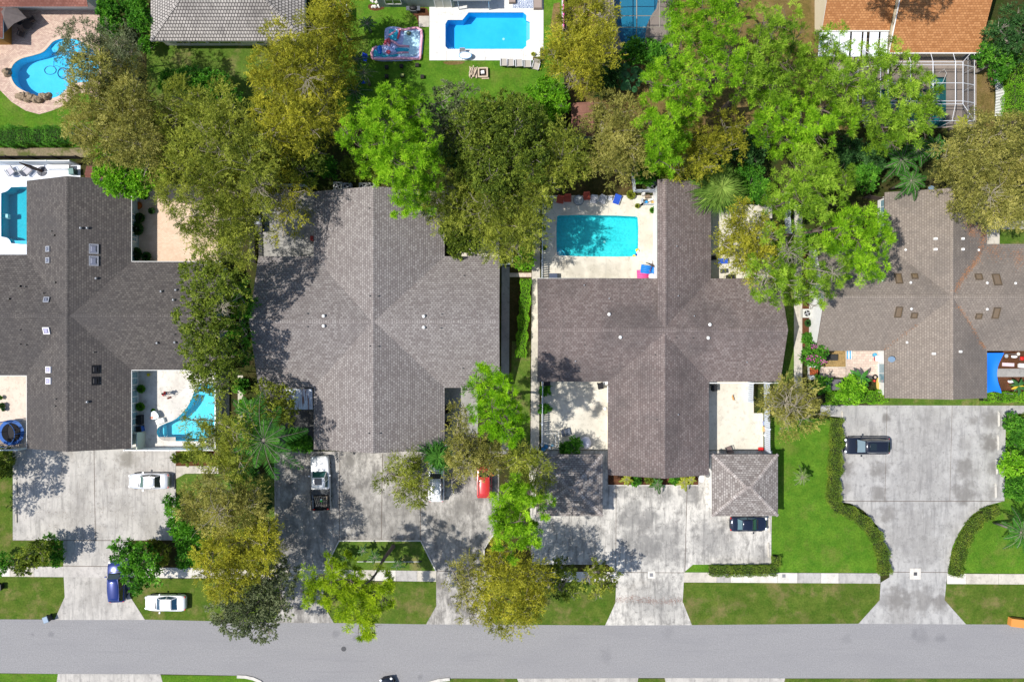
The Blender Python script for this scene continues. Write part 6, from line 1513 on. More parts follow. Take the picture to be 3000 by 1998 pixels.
# ---------------------------------------------------------------- screen cages
def cage(label, x0, x1, y0, y1, h, nx, ny, m, hip=1.0, screen=None, r=.045, hz=.8):
    """x0..y1 ground pixels; mansard screen frame"""
    (a0, b1, _), (a1, b0, _) = P(x0, y0), P(x1, y1)
    root = thing('screen_cage', label, 'pool cage', ((a0 + a1) / 2, (b0 + b1) / 2, 0))
    hh = h + hz
    def bar(p, q, name='beam', rr=r):
        b = MB(); b.tube([p, q], rr, 4); b.build(name, m, root, True)
    for i in range(nx + 1):
        x = a0 + (a1 - a0) * i / nx; xi = min(max(x, a0 + hip), a1 - hip)
        if i in (0, nx): bar((x, b0, h), (x, b1, h)); continue
        bar((x, b1, h), (x, b1 - hip, hh)); bar((x, b1 - hip, hh), (x, b0 + hip, hh), rr=r * 1.5); bar((x, b0 + hip, hh), (x, b0, h)); bar((x, b0, 0), (x, b0, h), 'post')
    xs_ = [a0 + hip, a1 - hip]
    for x in xs_: bar((x, b0 + hip, hh), (x, b1 - hip, hh), rr=r * 1.4)
    for x, xo in ((a0 + hip, a0), (a1 - hip, a1)):
        bar((x, b1 - hip, hh), (xo, b1, h)); bar((x, b0 + hip, hh), (xo, b0, h))
    for j in range(ny + 1):
        y = b0 + (b1 - b0) * j / ny
        if j in (0, ny): bar((a0, y, h), (a1, y, h)); bar((a0 + hip, b0 + hip if j == 0 else b1 - hip, hh), (a1 - hip, b0 + hip if j == 0 else b1 - hip, hh)); continue
        bar((a0 + hip, y, hh), (a1 - hip, y, hh))
        for xo, xi in ((a0, a0 + hip), (a1, a1 - hip)): bar((xo, y, h), (xi, y, hh))
    for j in range(ny + 1):
        y = b0 + (b1 - b0) * j / ny
        for xo in (a0, a1): bar((xo, y, 0), (xo, y, h), 'post')
    for xo in (a0, a1): bar((xo, b0, h * .5), (xo, b1, h * .5))
    if screen:
        s_ = MB(); e = .02
        s_.face([(a0 + hip, b0 + hip, hh - e), (a1 - hip, b0 + hip, hh - e), (a1 - hip, b1 - hip, hh - e), (a0 + hip, b1 - hip, hh - e)])
        for (xo, xi) in ((a0, a0 + hip), (a1, a1 - hip)):
            s_.face([(xo, b0, h - e), (xi, b0 + hip, hh - e), (xi, b1 - hip, hh - e), (xo, b1, h - e)]); s_.face([(xo, b0, 0), (xo, b1, 0), (xo, b1, h - e), (xo, b0, h - e)])
        s_.face([(a0, b0, h - e), (a1, b0, h - e), (a1 - hip, b0 + hip, hh - e), (a0 + hip, b0 + hip, hh - e)]); s_.face([(a0, b0, 0), (a1, b0, 0), (a1, b0, h - e), (a0, b0, h - e)])
        s_.build('screen', screen, root, True)
    return root
t = NT('insect_screen', .8); t.t.nodes.remove(t.b); tr = t.n('ShaderNodeBsdfTransparent'); df = t.n('ShaderNodeBsdfDiffuse'); df.inputs['Color'].default_value = (.03, .03, .03, 1)
mx = t.n('ShaderNodeMixShader'); mx.inputs[0].default_value = .26; t.l(tr.outputs[0], mx.inputs[1]); t.l(df.outputs[0], mx.inputs[2]); t.l(mx.outputs[0], t.t.nodes['Material Output'].inputs['Surface'])
cage('white framed screen cage over the dark teal pool', 2500, 2818, 168, 372, 2.5, 5, 4, plain('white_aluminium', (.62,.64,.68), .35), 1.7, t.m, .038, .7)
cage('grey framed screen cage over the mid blue pool at the top edge', 1752, 1952, -120, 150, 2.5, 2, 4, plain('bronze_aluminium', (.26,.24,.20), .4), 1.4, t.m, .045, .9)

# ---------------------------------------------------------------- yard things
ACM = plain('ac_case', (.50, .50, .47), .5)
def ac(label, px, py, s_=.9, h=.85, m=None, ontop=True):
    x, y, _ = P(px, py, h); r = thing('air_conditioner', label, 'air conditioner', (x, y, 0), group='outdoor air conditioner units')
    b = MB(); b.box((0, 0, h / 2), (s_, s_, h)); b.build('case', m or ACM, r)
    b = MB(); b.lathe((0, 0, h), [(s_ * .40, .002), (s_ * .40, .03), (s_ * .36, .03), (s_ * .36, .004)], 20, cap=False); b.build('fan_ring', m or ACM, r)
    b = MB(); b.cyl((0, 0, h + .001), s_ * .355, .006, 20); b.build('fan_well', BLACK, r)
    b = MB()
    for k in range(4): b.box((math.cos(k * math.pi / 2 + .4) * s_ * .17, math.sin(k * math.pi / 2 + .4) * s_ * .17, h + .018), (s_ * .32, s_ * .12, .01), k * math.pi / 2 + .4)
    b.cyl((0, 0, h + .01), s_ * .09, .025, 10); b.build('fan', GREYM, r)
for lab, x, y in (('air conditioner unit nearest the weathered picket fence', 989, 546), ('second air conditioner unit, bluish, behind the grey mauve roof', 1016, 549), ('third air conditioner unit along the grey mauve gable', 1064, 548), ('air conditioner unit closest to the bright pine', 1087, 548),
                  ('grey air conditioner unit inside the white board fence corner', 1911, 545), ('air conditioner unit on the mulch beside the walkway', 2365, 918)):
    ac(lab, x, y, 1.0, m=plain('blue_grey_case', (.30,.34,.42), .5) if 'bluish' in lab else (plain('dark_case', (.20,.21,.23), .5) if 'grey air' in lab else None))

def pot(label, px, py, r_=.2, h=.3, col=None, plant=None, pr=.3, group=None, cat='potted plant'):
    x, y, _ = P(px, py, h); r = thing('potted_plant' if plant else 'pot', label, cat if plant else 'pot', (x, y, 0), group=group)
    b = MB(); b.lathe((0, 0, 0), [(r_ * .7, 0), (r_, h), (r_ * 1.1, h), (r_ * .9, h), (r_ * .85, h * .85)], 14); b.build('pot', col or TERRA, r)
    if plant:
        rng = np.random.default_rng(int(px * 7 + py)); N = int(900 * pr * pr / .09)
        d = sphere_dirs(rng, N, -.2); p = d * pr * rng.uniform(.4, 1, (N, 1)) * [1, 1, .8] + [0, 0, h + pr * .5]
        leaf_mesh('foliage', p, d, rng.uniform(.10, .2, N), rng.uniform(.05, .09, N), rng.uniform(0, 1, N), plant, r, rng)
for a in (('bushy potted plant at the upper part of the boomerang pool patio', 416, 1139, .2, .4, DGREY, LF_GREEN, .4), ('bushy potted plant at the middle of the boomerang pool patio wall', 414, 1191, .2, .4, DGREY, LF_GREEN, .42),
          ('potted plant by the paddle board', 449, 1202, .15, .3, plain('olive_pot', (.30,.28,.03), .6), LF_GREEN, .14), ('large dark plant under the far left gutter', 405, 672, .25, .5, BLACK, LF_DEEP, .7), ('spiky potted plant alone on the tan patio', 446, 619, .16, .25, BLACK, LF_DEEP, .3),
          ('potted fern under the upper left gutter', 425, 572, .2, .4, BLACK, LF_GREEN, .5), ('dark potted shrub at the lower corner of the tan patio', 400, 745, .25, .5, BLACK, LF_DEEP, .7), ('potted shrub near the end of the tan patio gutter', 432, 752, .2, .4, BLACK, LF_DEEP, .45),
          ('tan patio potted shrub beside the lattice window', 412, 640, .2, .4, BLACK, LF_DEEP, .5), ('small round potted plant at the end of the low white enclosure', 1867, 604, .15, .25, DGREY, LF_OLIVE, .2), ('potted plant in front of the low white enclosure', 1911, 617, .17, .25, DGREY, LF_GREEN, .26),
          ('second potted plant in front of the low white enclosure', 1918, 611, .15, .25, DGREY, LF_GREEN, .2), ('weedy plant at the foot of the board fence corner', 1848, 572, .12, .1, DGREY, LF_OLIVE, .45), ('small potted plant under the courtyard picket fence', 1592, 668, .12, .25, DGREY, LF_GREEN, .2),
          ('lower potted plant under the courtyard picket fence', 1594, 728, .12, .25, TERRA, LF_GREEN, .18), ('dark potted plant on the trampoline patio', 8, 1188, .16, .3, TERRA, LF_DEEP, .26), ('small potted plant above the first on the trampoline patio', 3, 1165, .12, .3, TERRA, LF_GREEN, .16),
          ('blue potted plant on the trampoline patio', 12, 1199, .14, .3, BLUEFAB, LF_DEEP, .15), ('plant in the mulch by the right walkway', 2366, 947, .14, .2, BLACK, LF_DEEP, .35), ('planter by the white deck chairs with yellow blooms', 1562, 160, .1, .2, WHITE, LF_FRONDY, .15)):
    pot(*a)
pot('yellow bucket near the top of the boomerang pool patio', 434, 1098, .17, .3, plain('yellow_plastic', (.72,.60,.02), .5))
pot('orange round planter on the tan patio', 405, 603, .42, .3, plain('orange_glaze', (.60,.14,.02), .5))
pot('white ring shaped pot by the gutter of the lower courtyard', 1772, 1197, .18, .25, WHITE)
pot('white round tub with dark water in the corner of the lower courtyard', 1774, 1120, .33, .5, WHITE)
pot('red round pot with white rim beside the banana plant', 2562, 1116, .13, .3, plain('red_glaze', (.6,.05,.04), .4))

def chair(label, px, py, rz, m, fm, group, w=.62, d=.62, arms=True, h=.42, back=.95):
    x, y, _ = P(px, py, .5); r = thing('patio_chair', label, 'chair', (x, y, 0), math.radians(rz), group)
    b = MB(); b.box((0, 0, h), (w, d, .05)); b.build('seat', m, r)
    b = MB(); b.box((0, -d * .55, h + .30), (w, .05, .62), rx=.32); b.build('backrest', m, r)
    for sx in (-1, 1):
        if arms: b = MB(); b.box((sx * w * .55, -.02, h + .22), (.07, d * 1.05, .04)); b.build('armrest', fm, r)
        for sy in (-1, 1): b = MB(); b.tube([(sx * w * .48, sy * d * .45, 0), (sx * w * .5, sy * d * .42, h + (.2 if arms else 0))], .022, 5); b.build('leg', fm, r)
    return r
REDC = plain('red_orange_plastic', (.42, .08, .045), .55); GRYC = plain('grey_plastic', (.36, .37, .40), .55); WHC = plain('off_white_plastic', (.55, .56, .60), .5); BRNC = plain('taupe_mesh', (.38, .35, .31), .7)
g_ = 'chairs in a row behind the courtyard pool'
for lab, x, y, rz, m in (('red chair at the left end of the row behind the courtyard pool', 1641, 587, -10, REDC), ('second red chair, left of the round glass table', 1663, 583, 0, REDC), ('red chair right of the round glass table', 1719, 577, 5, REDC),
                         ('grey slatted chair, left of the two grey ones', 1740, 586, -5, GRYC), ('grey slatted chair turned to the left, beside the little square table', 1764, 586, -25, GRYC)): chair(lab, x, y, rz + 180, m, m, g_, .72, .72)
def table(label, px, py, r_, h, top_m, leg_m, rnd=True, name='table', w=0, d=0, rz=0, cat='table'):
    x, y, _ = P(px, py, h); r = thing(name, label, cat, (x, y, 0), rz)
    b = MB()
    if rnd: b.cyl((0, 0, h - .03), r_, .03, 28)
    else: b.box((0, 0, h - .02), (w, d, .04))
    b.build('tabletop', top_m, r)
    for k in range(4):
        a = k * math.pi / 2 + .78; rr = r_ * .8 if rnd else min(w, d) * .6; b = MB(); b.tube([(math.cos(a) * rr, math.sin(a) * rr, 0), (math.cos(a) * rr * .8, math.sin(a) * rr * .8, h - .03)], .025, 5); b.build('leg', leg_m, r)
    if rnd:
        b = MB(); b.lathe((0, 0, h - .04), [(r_, 0), (r_ + .03, .02), (r_ + .03, .05), (r_ - .02, .05)], 28, cap=False); b.build('rim', leg_m, r)
    return r
table('round glass table among the chairs behind the courtyard pool', 1695, 587, .60, .72, plain('frosted_glass', (.28,.30,.31), .2), DGREY)
table('little square side table between the grey chairs and the blue lounger', 1788, 581, 0, .45, WHC, WHC, False, w=.45, d=.45)
def lounger(label, px, py, rz, m, fm, L=1.85, w=.66, back=.7, group=None, tilt=.5):
    x, y, _ = P(px, py, .35); r = thing('sun_lounger', label, 'sun lounger', (x, y, 0), math.radians(rz), group)
    b = MB(); b.box((-back / 2, 0, .34), (L - back, w, .06)); b.build('seat', m, r)
    b = MB(); b.box((L / 2 - back / 2 - .02, 0, .34 + math.sin(tilt) * back / 2), (back, w, .06), ry=-tilt); b.build('backrest', m, r)
    for sy in (-1, 1):
        b = MB(); b.tube([(-L / 2, sy * w * .52, .33), (L / 2 - .3, sy * w * .52, .33)], .03, 5); b.build('side_rail', fm, r)
        for sx in (-1, 1): b = MB(); b.tube([(sx * L * .38, sy * w * .5, 0), (sx * L * .36, sy * w * .5, .33)], .025, 5); b.build('leg', fm, r)
lounger('bright blue lounge chair with a white frame behind the courtyard pool', 1808, 584, 70, BLUEFAB, WHC, 1.15, .75, .45, tilt=.35)
lounger('blue lounge chair with a white frame on the small shaded patio', 2118, 765, 3, BLUEFAB, WHC, 1.2, .6, .4)
lounger('grey lounge chair casting a square shadow in the lower courtyard', 1656, 1267, 195, plain('slate_fabric', (.14,.16,.20), .8), DGREY, 1.15, .8, .55, tilt=.9)
g_ = 'row of beige chairs at the edge of the white deck'
for i, (lab, x, y, rz) in enumerate((('leftmost beige chair, with a grey headrest, at the edge of the white deck', 1476, 183, 0), ('second beige chair from the left at the edge of the white deck', 1495, 184, 3), ('third beige chair of the row at the edge of the white deck', 1520, 185, 3), ('fourth beige chair of the row at the edge of the white deck', 1545, 187, 0), ('rightmost beige chair, turned away, at the edge of the white deck', 1570, 193, 165))):
    chair(lab, x, y, rz, BRNC, WHC, g_, .72, .85)
chair('grey chair behind the oval white table on the white deck', 1355, 155, 180, GRYC, GRYC, None, .6, .5)
ot = table('oval white table with a blue rim on the white deck', 1363, 163, .58, .72, plain('white_blue_table', (.62,.72,.80), .3), plain('blue_rim', (.03,.22,.50), .5)); ot.scale = (1.25, .68, 1)
b_ = chair('blue chair under the palm on the left of the back lawn', 1068, 172, 160, plain('royal_blue', (.01,.05,.50), .6), plain('royal_blue', (0,0,0)), 'blue chairs under the palms', .6, .55)
chair('lower blue chair among the palms on the left of the back lawn', 1067, 238, 175, plain('royal_blue', (0,0,0)), plain('royal_blue', (0,0,0)), 'blue chairs under the palms', .6, .55)
for i, (x, y) in enumerate(((1134,200),(1177,197),(1223,194),(1134,227),(1180,224),(1238,228))):
    lab = ['black square pot, upper left of the six on the lawn', 'black square pot, upper middle of the six on the lawn', 'black square pot, upper right of the six on the lawn', 'black square pot, lower left of the six on the lawn', 'black square pot with a pale plant, lower middle of the six', 'black square pot, lower right of the six on the lawn'][i]
    X, Y, _ = P(x, y); r = thing('planter', lab, 'planter', (X, Y, 0), group='six black square pots on the back lawn')
    b = MB(); b.box((0, 0, .2), (.38, .38, .4), taper=1.1); b.build('pot', BLACK, r); b = MB(); b.box((0, 0, .415), (.33, .33, .02)); b.build('soil', plain('pale_moss', (.30,.32,.10), .9) if i == 4 else plain('dark_soil', (.03,.025,.02), 1), r)
# grill
x, y, _ = P(1210, 24, 1.0); r = thing('barbecue_grill', 'black barbecue grill against the sage stucco wall', 'grill', (x, y, 0))
b = MB(); b.box((0, 0, .45), (.85, .5, .85)); b.build('cabinet', DGREY, r)
b = MB(); b.lathe((0, 0, .88), [(.42, 0), (.42, .15), (.3, .28), (.02, .32)], 12, 1, .65); b.build('lid', BLACK, r)
for sx in (-1, 1): b = MB(); b.box((sx * .62, 0, .88), (.36, .5, .05)); b.build('side_shelf', plain('shelf_grey', (.10,.11,.13), .4), r)
b = MB(); b.tube([(-.3, -.35, 1.0), (.3, -.35, 1.0)], .02, 6); b.build('handle', GREYM, r)
# rug, wicker sofa blocks
x, y, _ = P(1532, 12); r = thing('outdoor_rug', 'blue and white patterned rug at the top of the white deck', 'rug', (x, y, .045))
t = NT('patterned_rug', .95, .05); w_ = t.n('ShaderNodeTexWave'); w_.inputs['Scale'].default_value = 2.2; w_.inputs['Distortion'].default_value = 14; w_.inputs['Detail'].default_value = 3; w_.inputs['Detail Scale'].default_value = 1.5; t.l(t.position(), w_.inputs['Vector'])
rr_ = t.n('ShaderNodeMapRange'); rr_.inputs['From Min'].default_value = .4; rr_.inputs['From Max'].default_value = .55; t.l(w_.outputs['Fac'], rr_.inputs['Value']); t.color(t.mix(rr_.outputs[0], (.10,.14,.26), (.60,.64,.70)))
b = MB(); b.box((0, .3, .01), (2.45, 1.7, .02)); b.build('rug', t.m, r)
WIC = plain('brown_wicker', (.16,.12,.10), .8, var=.2)
for lab, x, y, w, d in (('brown wicker ottoman left of the patterned rug', 1501, 3, .8, .9), ('brown wicker sofa right of the patterned rug', 1576, 8, 1.0, 1.9)):
    X, Y, _ = P(x, y, .4); r = thing('wicker_seat', lab, 'wicker seat', (X, Y, 0)); b = MB(); b.box((0, .2, .2), (w, d, .4)); b.build('base', WIC, r)
    b = MB(); b.box((0, .2, .45), (w * .92, d * .92, .1), taper=.95); b.build('cushion', plain('taupe_cushion', (.30,.24,.21), .9), r)
# white rock pile
x, y, _ = P(1099, 12); r = thing('rock_pile', 'pile of white rocks beside the sage stucco corner', 'rocks', (x, y, 0)); rn = random.Random(4)
for k in range(20):
    b = MB(); b.blob((rn.uniform(-.5, .6), rn.uniform(-.5, .8), .12), rn.uniform(.1, .2), k, .3); b.build('rock', plain('white_stone', (.66,.64,.60), .9), r)
# planter boxes at the deck corner
for lab, x, y, w, d in (('long dark planter box on the right edge of the white deck', 1586, 159, .30, 1.45), ('dark planter box along the lower right corner of the white deck', 1575, 172, 1.1, .38)):
    X, Y, _ = P(x, y, .4); r = thing('planter_box', lab, 'planter', (X, Y, 0)); b = MB(); b.box((0, 0, .2), (w, d, .4)); b.build('box', plain('dark_blue_planter', (.02,.05,.06), .5), r)
    b = MB(); b.box((0, 0, .41), (w - .08, d - .08, .02)); b.build('soil', plain('brown_soil', (.14,.08,.05), 1), r); rng = np.random.default_rng(int(x)); N = 200
    leaf_mesh('foliage', np.stack([rng.uniform(-w / 2, w / 2, N) * .8, rng.uniform(-d / 2, d / 2, N) * .85, rng.uniform(.42, .55, N)], 1), sphere_dirs(rng, N, 0), np.full(N, .1), np.full(N, .05), rng.uniform(0, 1, N), LF_OLIVE, r, rng)
# fire pit, firewood
x, y, _ = P(1415, 216); r = thing('fire_pit', 'square fire pit of pale timbers on the back lawn', 'fire pit', (x, y, 0), .03)
for k in range(4):
    for z in (.08, .22, .36):
        b = MB(); a = k * math.pi / 2; b.box((math.cos(a) * .5, math.sin(a) * .5, z), (.17, 1.12 if k % 2 == 0 else .83, .13), a); b.build('timber', PALE, r)
b = MB(); b.box((0, 0, .05), (.82, .82, .06)); b.build('ash_bed', plain('ash', (.06,.045,.04), 1), r)
b = MB(); b.box((-.03, 0.03, .30), (.42, .38, .2), .1, taper=.9); b.build('bin_liner', WHITE, r)
x, y, _ = P(1388, 215); r = thing('firewood_pile', 'heap of split firewood left of the fire pit', 'firewood', (x, y, 0)); rn = random.Random(9)
for k in range(22):
    b = MB(); a = 1.35 + rn.uniform(-.35, .35); b.box((rn.uniform(-.5, .45), rn.uniform(-.3, .35), .08 + .02 * k), (rn.uniform(.6, 1.0), .10, .08), a, rn.uniform(-.1, .1)); b.build('log', PALE, r)
b = MB(); X, Y, _ = P(1422, 231); b.box((X, Y, .06), (.85, .16, .12), .03); tag(b.build('timber', PALE), 'loose pale timber lying below the fire pit', 'timber')
# deflated inflatable water slide
def cloth(name, pts, z, m, parent, seed=1, amp=.08, it=2):
    """soft lumpy sheet over a polygon (pixels)"""
    poly = PP(smooth_poly(pts, it)); rnd = random.Random(seed); bm_ = bmesh.new()
    vs = [bm_.verts.new((p[0], p[1], 0)) for p in poly]; bm_.faces.new(vs)
    bmesh.ops.triangulate(bm_, faces=bm_.faces); 
    for _ in range(4):
        e = [q for q in bm_.edges if q.calc_length() > .28]
        if not e: break
        bmesh.ops.subdivide_edges(bm_, edges=e, cuts=1); bmesh.ops.triangulate(bm_, faces=bm_.faces)
    for v in bm_.verts:
        x_, y_ = v.co.x, v.co.y
        wr = math.sin(x_ * 5 + y_ * 2 + seed) * .5 + math.sin(y_ * 6 - x_ * 3 + seed * 2) * .3 + rnd.uniform(-.1, .1)
        v.co.z = (0.02 if v.is_boundary else z) + (0 if v.is_boundary else amp * wr)
    mb = MB(); bm_.verts.index_update(); mb.raw([tuple(v.co) for v in bm_.verts], [tuple(v.index for v in (f.verts if f.normal.z >= 0 else reversed(f.verts))) for f in bm_.faces]); bm_.free()
    return mb.build(name, m, parent, True, smooth=True)
x, y, _ = P(1170, 130); iw = thing('inflatable_slide', 'deflated pink and light blue inflatable water slide on the back lawn', 'inflatable', (x, y, 0))
LB = plain('light_blue_vinyl', (.50, .78, .90), .5, var=.08); PK = plain('pink_vinyl', (.85, .42, .52), .5, var=.12); LV = plain('lavender_vinyl', (.45, .52, .82), .5, var=.12); RB = plain('deep_blue_vinyl', (.01, .16, .62), .4); TQ = plain('turquoise_vinyl', (.02, .42, .58), .4, var=.1); RD = plain('coral_vinyl', (.80, .12, .16), .4)
cloth('base_sheet', [(1087,150),(1092,140),(1108,136),(1128,133),(1126,100),(1128,84),(1145,78),(1168,80),(1182,86),(1210,84),(1232,82),(1241,95),(1240,130),(1236,178),(1150,181),(1100,180),(1088,172)], .16, LV, iw, 1)
cloth('splash_pool', [(1180,92),(1205,90),(1228,90),(1234,100),(1232,140),(1228,170),(1160,172),(1165,140),(1180,130)], .27, LB, iw, 2, .05)
cloth('lower_basin', [(1093,148),(1110,144),(1160,150),(1180,160),(1165,172),(1100,173),(1094,165)], .26, TQ, iw, 3, .05)
cloth('climbing_wall', [(1104,136),(1120,134),(1124,165),(1104,163)], .36, RB, iw, 4, .05)
cloth('slide_lane', [(1140,86),(1165,88),(1172,110),(1165,125),(1142,124),(1136,110)], .36, TQ, iw, 5, .06)
cloth('slide_lane', [(1150,142),(1200,140),(1200,160),(1165,160)], .40, TQ, iw, 6, .06)
cloth('fabric_fold', [(1122,138),(1142,134),(1160,150),(1172,158),(1160,166),(1128,166),(1118,155)], .52, LV, iw, 7, .10)
for q, w, m in (([(1092,176),(1130,177),(1180,174),(1232,177)], .22, PK), ([(1232,176),(1234,140),(1237,110),(1235,92),(1222,85)], .2, PK), ([(1222,85),(1200,88),(1182,92),(1165,88)], .2, PK), ([(1092,176),(1090,158),(1096,145),(1106,140)], .2, PK),
                ([(1146,122),(1160,130),(1170,138),(1200,140)], .2, PK), ([(1164,160),(1180,157),(1198,158)], .15, PK), ([(1166,118),(1170,105),(1172,92)], .16, RD), ([(1140,108),(1150,103),(1160,95)], .2, PK), ([(1128,136),(1132,125),(1140,118),(1142,132)], .26, RD), ([(1136,130),(1142,140),(1134,142),(1126,132)], .22, PK)):
    b = MB(); w *= .75; pts = [(*P(a, c)[:2], .30 + w * .2) for a, c in q]; b.tube(pts, [w * .8] + [w] * (len(pts) - 2) + [w * .8], 8); b.build('air_tube', m, iw, True, smooth=True)
b = MB(); X, Y, _ = P(1140, 159); b.blob((X, Y, .62), (.3, .25, .16), 2, .05); b.build('ball_pad', RD, iw, True, smooth=True)
b = MB(); X, Y, _ = P(1199, 103); b.blob((X, Y, .45), (.3, .24, .2), 3, .1); tag(b.build('pump', plain('pump_grey_green', (.12,.17,.12), .5)), 'small grey green pump lying on the light blue vinyl', 'pump')
# umbrella canopy by the top left house
x, y, _ = P(58, 66); r = thing('patio_umbrella', 'square grey brown umbrella on the pink paver patio', 'umbrella', (x, y, 0), .6)
b = MB(); s_ = 1.55; b.raw([(-s_, -s_, 2.2), (s_, -s_, 2.2), (s_, s_, 2.2), (-s_, s_, 2.2), (0, 0, 2.9), (0, -s_ * .86, 2.28), (s_ * .86, 0, 2.28), (0, s_ * .86, 2.28), (-s_ * .86, 0, 2.28)], [(0, 5, 4), (5, 1, 4), (1, 6, 4), (6, 2, 4), (2, 7, 4), (7, 3, 4), (3, 8, 4), (8, 0, 4)]); b.build('canopy', plain('grey_brown_canvas', (.12,.10,.095), .9, var=.15), r)
b = MB(); b.tube([(0, 0, 0), (0, 0, 2.88)], .035, 8); b.build('pole', DGREY, r); b = MB(); b.cyl((0, 0, 0), .35, .1, 18); b.build('base', DGREY, r)
table('round table in the shade of the square umbrella', 80, 72, .55, .72, plain('dark_table', (.10,.07,.055), .5), DGREY)
chair('dark chair in the shade of the square umbrella', 92, 58, 30, plain('dark_table', (0,0,0)), DGREY, 'dark chairs by the umbrella'); chair('second dark chair below the square umbrella', 62, 100, 160, plain('dark_table', (0,0,0)), DGREY, 'dark chairs by the umbrella')
# rocks at the kidney pool
RK = plain('brown_rock', (.24,.18,.12), .95, var=.4)
x, y, _ = P(103, 290); r = thing('rock_waterfall', 'rock waterfall of brown boulders on the lower rim of the kidney pool', 'rocks', (x, y, 0)); rn = random.Random(2)
for k in range(16):
    t_ = k / 15; b = MB(); X, Y, _ = P(60 + 85 * t_, 277 + 12 * math.sin(t_ * 3.1) + rn.uniform(-5, 8)); b.blob((X, Y, .25), (rn.uniform(.35, .6), rn.uniform(.3, .5), rn.uniform(.3, .55)), k, .22); b.build('boulder', RK, r, True)
b = MB(); X, Y, _ = P(24, 215); b.blob((X, Y, .3), (.5, .5, .5), 5, .2, 10, 7); tag(b.build('boulder', RK), 'single brown boulder on the left rim of the kidney pool', 'boulder')
# coiled cleaner hose floating in the kidney pool
hm = MB(); pts = []
for k in range(60):
    a = k / 59 * 4 * math.pi; rr = .58 + .02 * k / 10; X, Y, _ = P(183, 214); pts.append((X + math.cos(a) * rr * .9, Y + math.sin(a) * rr, -.09))
X, Y, _ = P(165, 192); pts.append((X, Y, -.09)); X, Y, _ = P(150, 195); 
for k in range(50):
    a = 1 + k / 49 * 4 * math.pi; cx, cy, _ = P(146, 206); pts.append((cx + math.cos(a) * (.6 + .003 * k), cy + math.sin(a) * .5, -.09))
X, Y, _ = P(158, 176); pts.append((X, Y, -.05))
hr = thing('pool_hose', 'dark blue hose coiled on the water of the kidney pool', 'hose', (*P(165, 205)[:2], -.1))
hm.tube(pts, .028, 5); hm.build('hose', plain('dark_blue_hose', (.01,.06,.14), .5), hr, True)
b = MB(); X, Y, _ = P(201, 207); b.box((X, Y, -.08), (.35, .3, .14), .3, taper=.8); b.build('cleaner_head', plain('dark_blue_hose', (0,0,0)), hr, True)
# white deck top left: chairs, glass table, closed umbrella, ottoman, bins
for lab, x, y, rz in (('silver mesh lounge chair at the left of the low glass table', 30, 502, 35), ('silver mesh lounge chair at the right of the low glass table', 78, 502, -45)):
    chair(lab, x, y, rz, plain('silver_mesh', (.42,.41,.45), .6), DGREY, 'silver lounge chairs on the white pool deck', .8, .95)
table('low square glass table between the silver lounge chairs', 53, 506, 0, .4, plain('frosted_glass', (0,0,0)), GREYM, False, w=.95, d=.6, rz=.05)
x, y, _ = P(124, 503); r = thing('round_weight_base', 'dark round umbrella base of four wedges on the white pool deck', 'umbrella base', (x, y, 0))
for k in range(4):
    b = MB(); a0 = k * math.pi / 2 + .04; b.prism([(math.cos(a0 + math.pi / 4) * .04, math.sin(a0 + math.pi / 4) * .04)] + [(math.cos(a0 + q * .208) * .58, math.sin(a0 + q * .208) * .58) for q in range(8)], 0, .12); b.build('wedge', plain('slate_plastic', (.05,.055,.075), .5), r)
x, y, _ = P(118, 500); r = thing('closed_umbrella', 'closed brown cantilever umbrella leaning over its round base', 'umbrella', (x, y, 0))
b = MB(); p0, p1 = (.25, -.1, .15), (-.9, .35, 2.5); b.tube([p0, tuple(Vector(p0).lerp(Vector(p1), .5)), p1], [.16, .2, .05], 8); b.build('canopy', plain('brown_canvas', (.07,.04,.03), .9), r); b = MB(); b.tube([(.25, -.1, 0), (.25, -.1, 2.6)], .04, 7); b.build('pole', DGREY, r)
def wbin(label, px, py, rz, m, lidm, h=1.05, w=.58, d=.66, group=None):
    x, y, _ = P(px, py); r = thing('wheeled_bin', label, 'wheeled bin', (x, y, 0), rz, group); b = MB(); b.box((0, 0, h * .46), (w * .86, d * .86, h * .92), taper=1.16); b.build('body', m, r)
    b = MB(); b.box((0, .02, h * .96), (w * 1.08, d * 1.1, .07), taper=.9); b.build('lid', lidm, r)
    for sx in (-1, 1): b = MB(); b.tube([(sx * w * .36, d * .42, .12), (sx * w * .48, d * .42, .12)], .12, 10); b.build('wheel', RUBBER, r)
    b = MB(); b.tube([(-w * .4, d * .58, h * .92), (w * .4, d * .58, h * .92)], .02, 5); b.build('handle', m, r)
BLG = plain('blue_grey_lid', (.20,.28,.38), .45)
wbin('blue grey wheeled bin at the edge of the road with its dark body in view', 148, 1807, .35, DGREY, BLG)
wbin('green wheeled bin at the end of the white pool deck', 222, 508, .1, plain('dark_green_plastic', (.04,.11,.10), .5), plain('green_lid', (.10,.20,.19), .5))
wbin('black wheeled bin by the road at the left edge', 6, 1716, 0, BLACK, BLACK, .7)
wbin('blue recycling bin beside the pale enclosure', 418, 1255, .2, plain('recycling_blue', (.01,.07,.35), .5), BLACK)
wbin('black wheeled bin next to the blue recycling bin', 402, 1258, 0, BLACK, BLG)
wbin('dark wheeled bin at the corner of the lower courtyard', 1757, 1130, .15, BLACK, BLACK)
wbin('grey wheeled bin at the left of the upper courtyard wall', 1620, 812, 0, plain('slate_blue', (.06,.08,.13), .5), plain('slate_blue', (0,0,0)), .9, .9, .6)
wbin('dark bin under the roof edge at the lower courtyard', 1602, 1121, 0, DGREY, BLACK, .9, .7, .6)
wbin('blue grey bin next to the dark storage box', 2412, 1116, 0, plain('slate_blue', (0,0,0)), BLG, 1.0)
wbin('black bin at the left of the right courtyard', 2088, 1136, 0, BLACK, BLACK, 1.0)
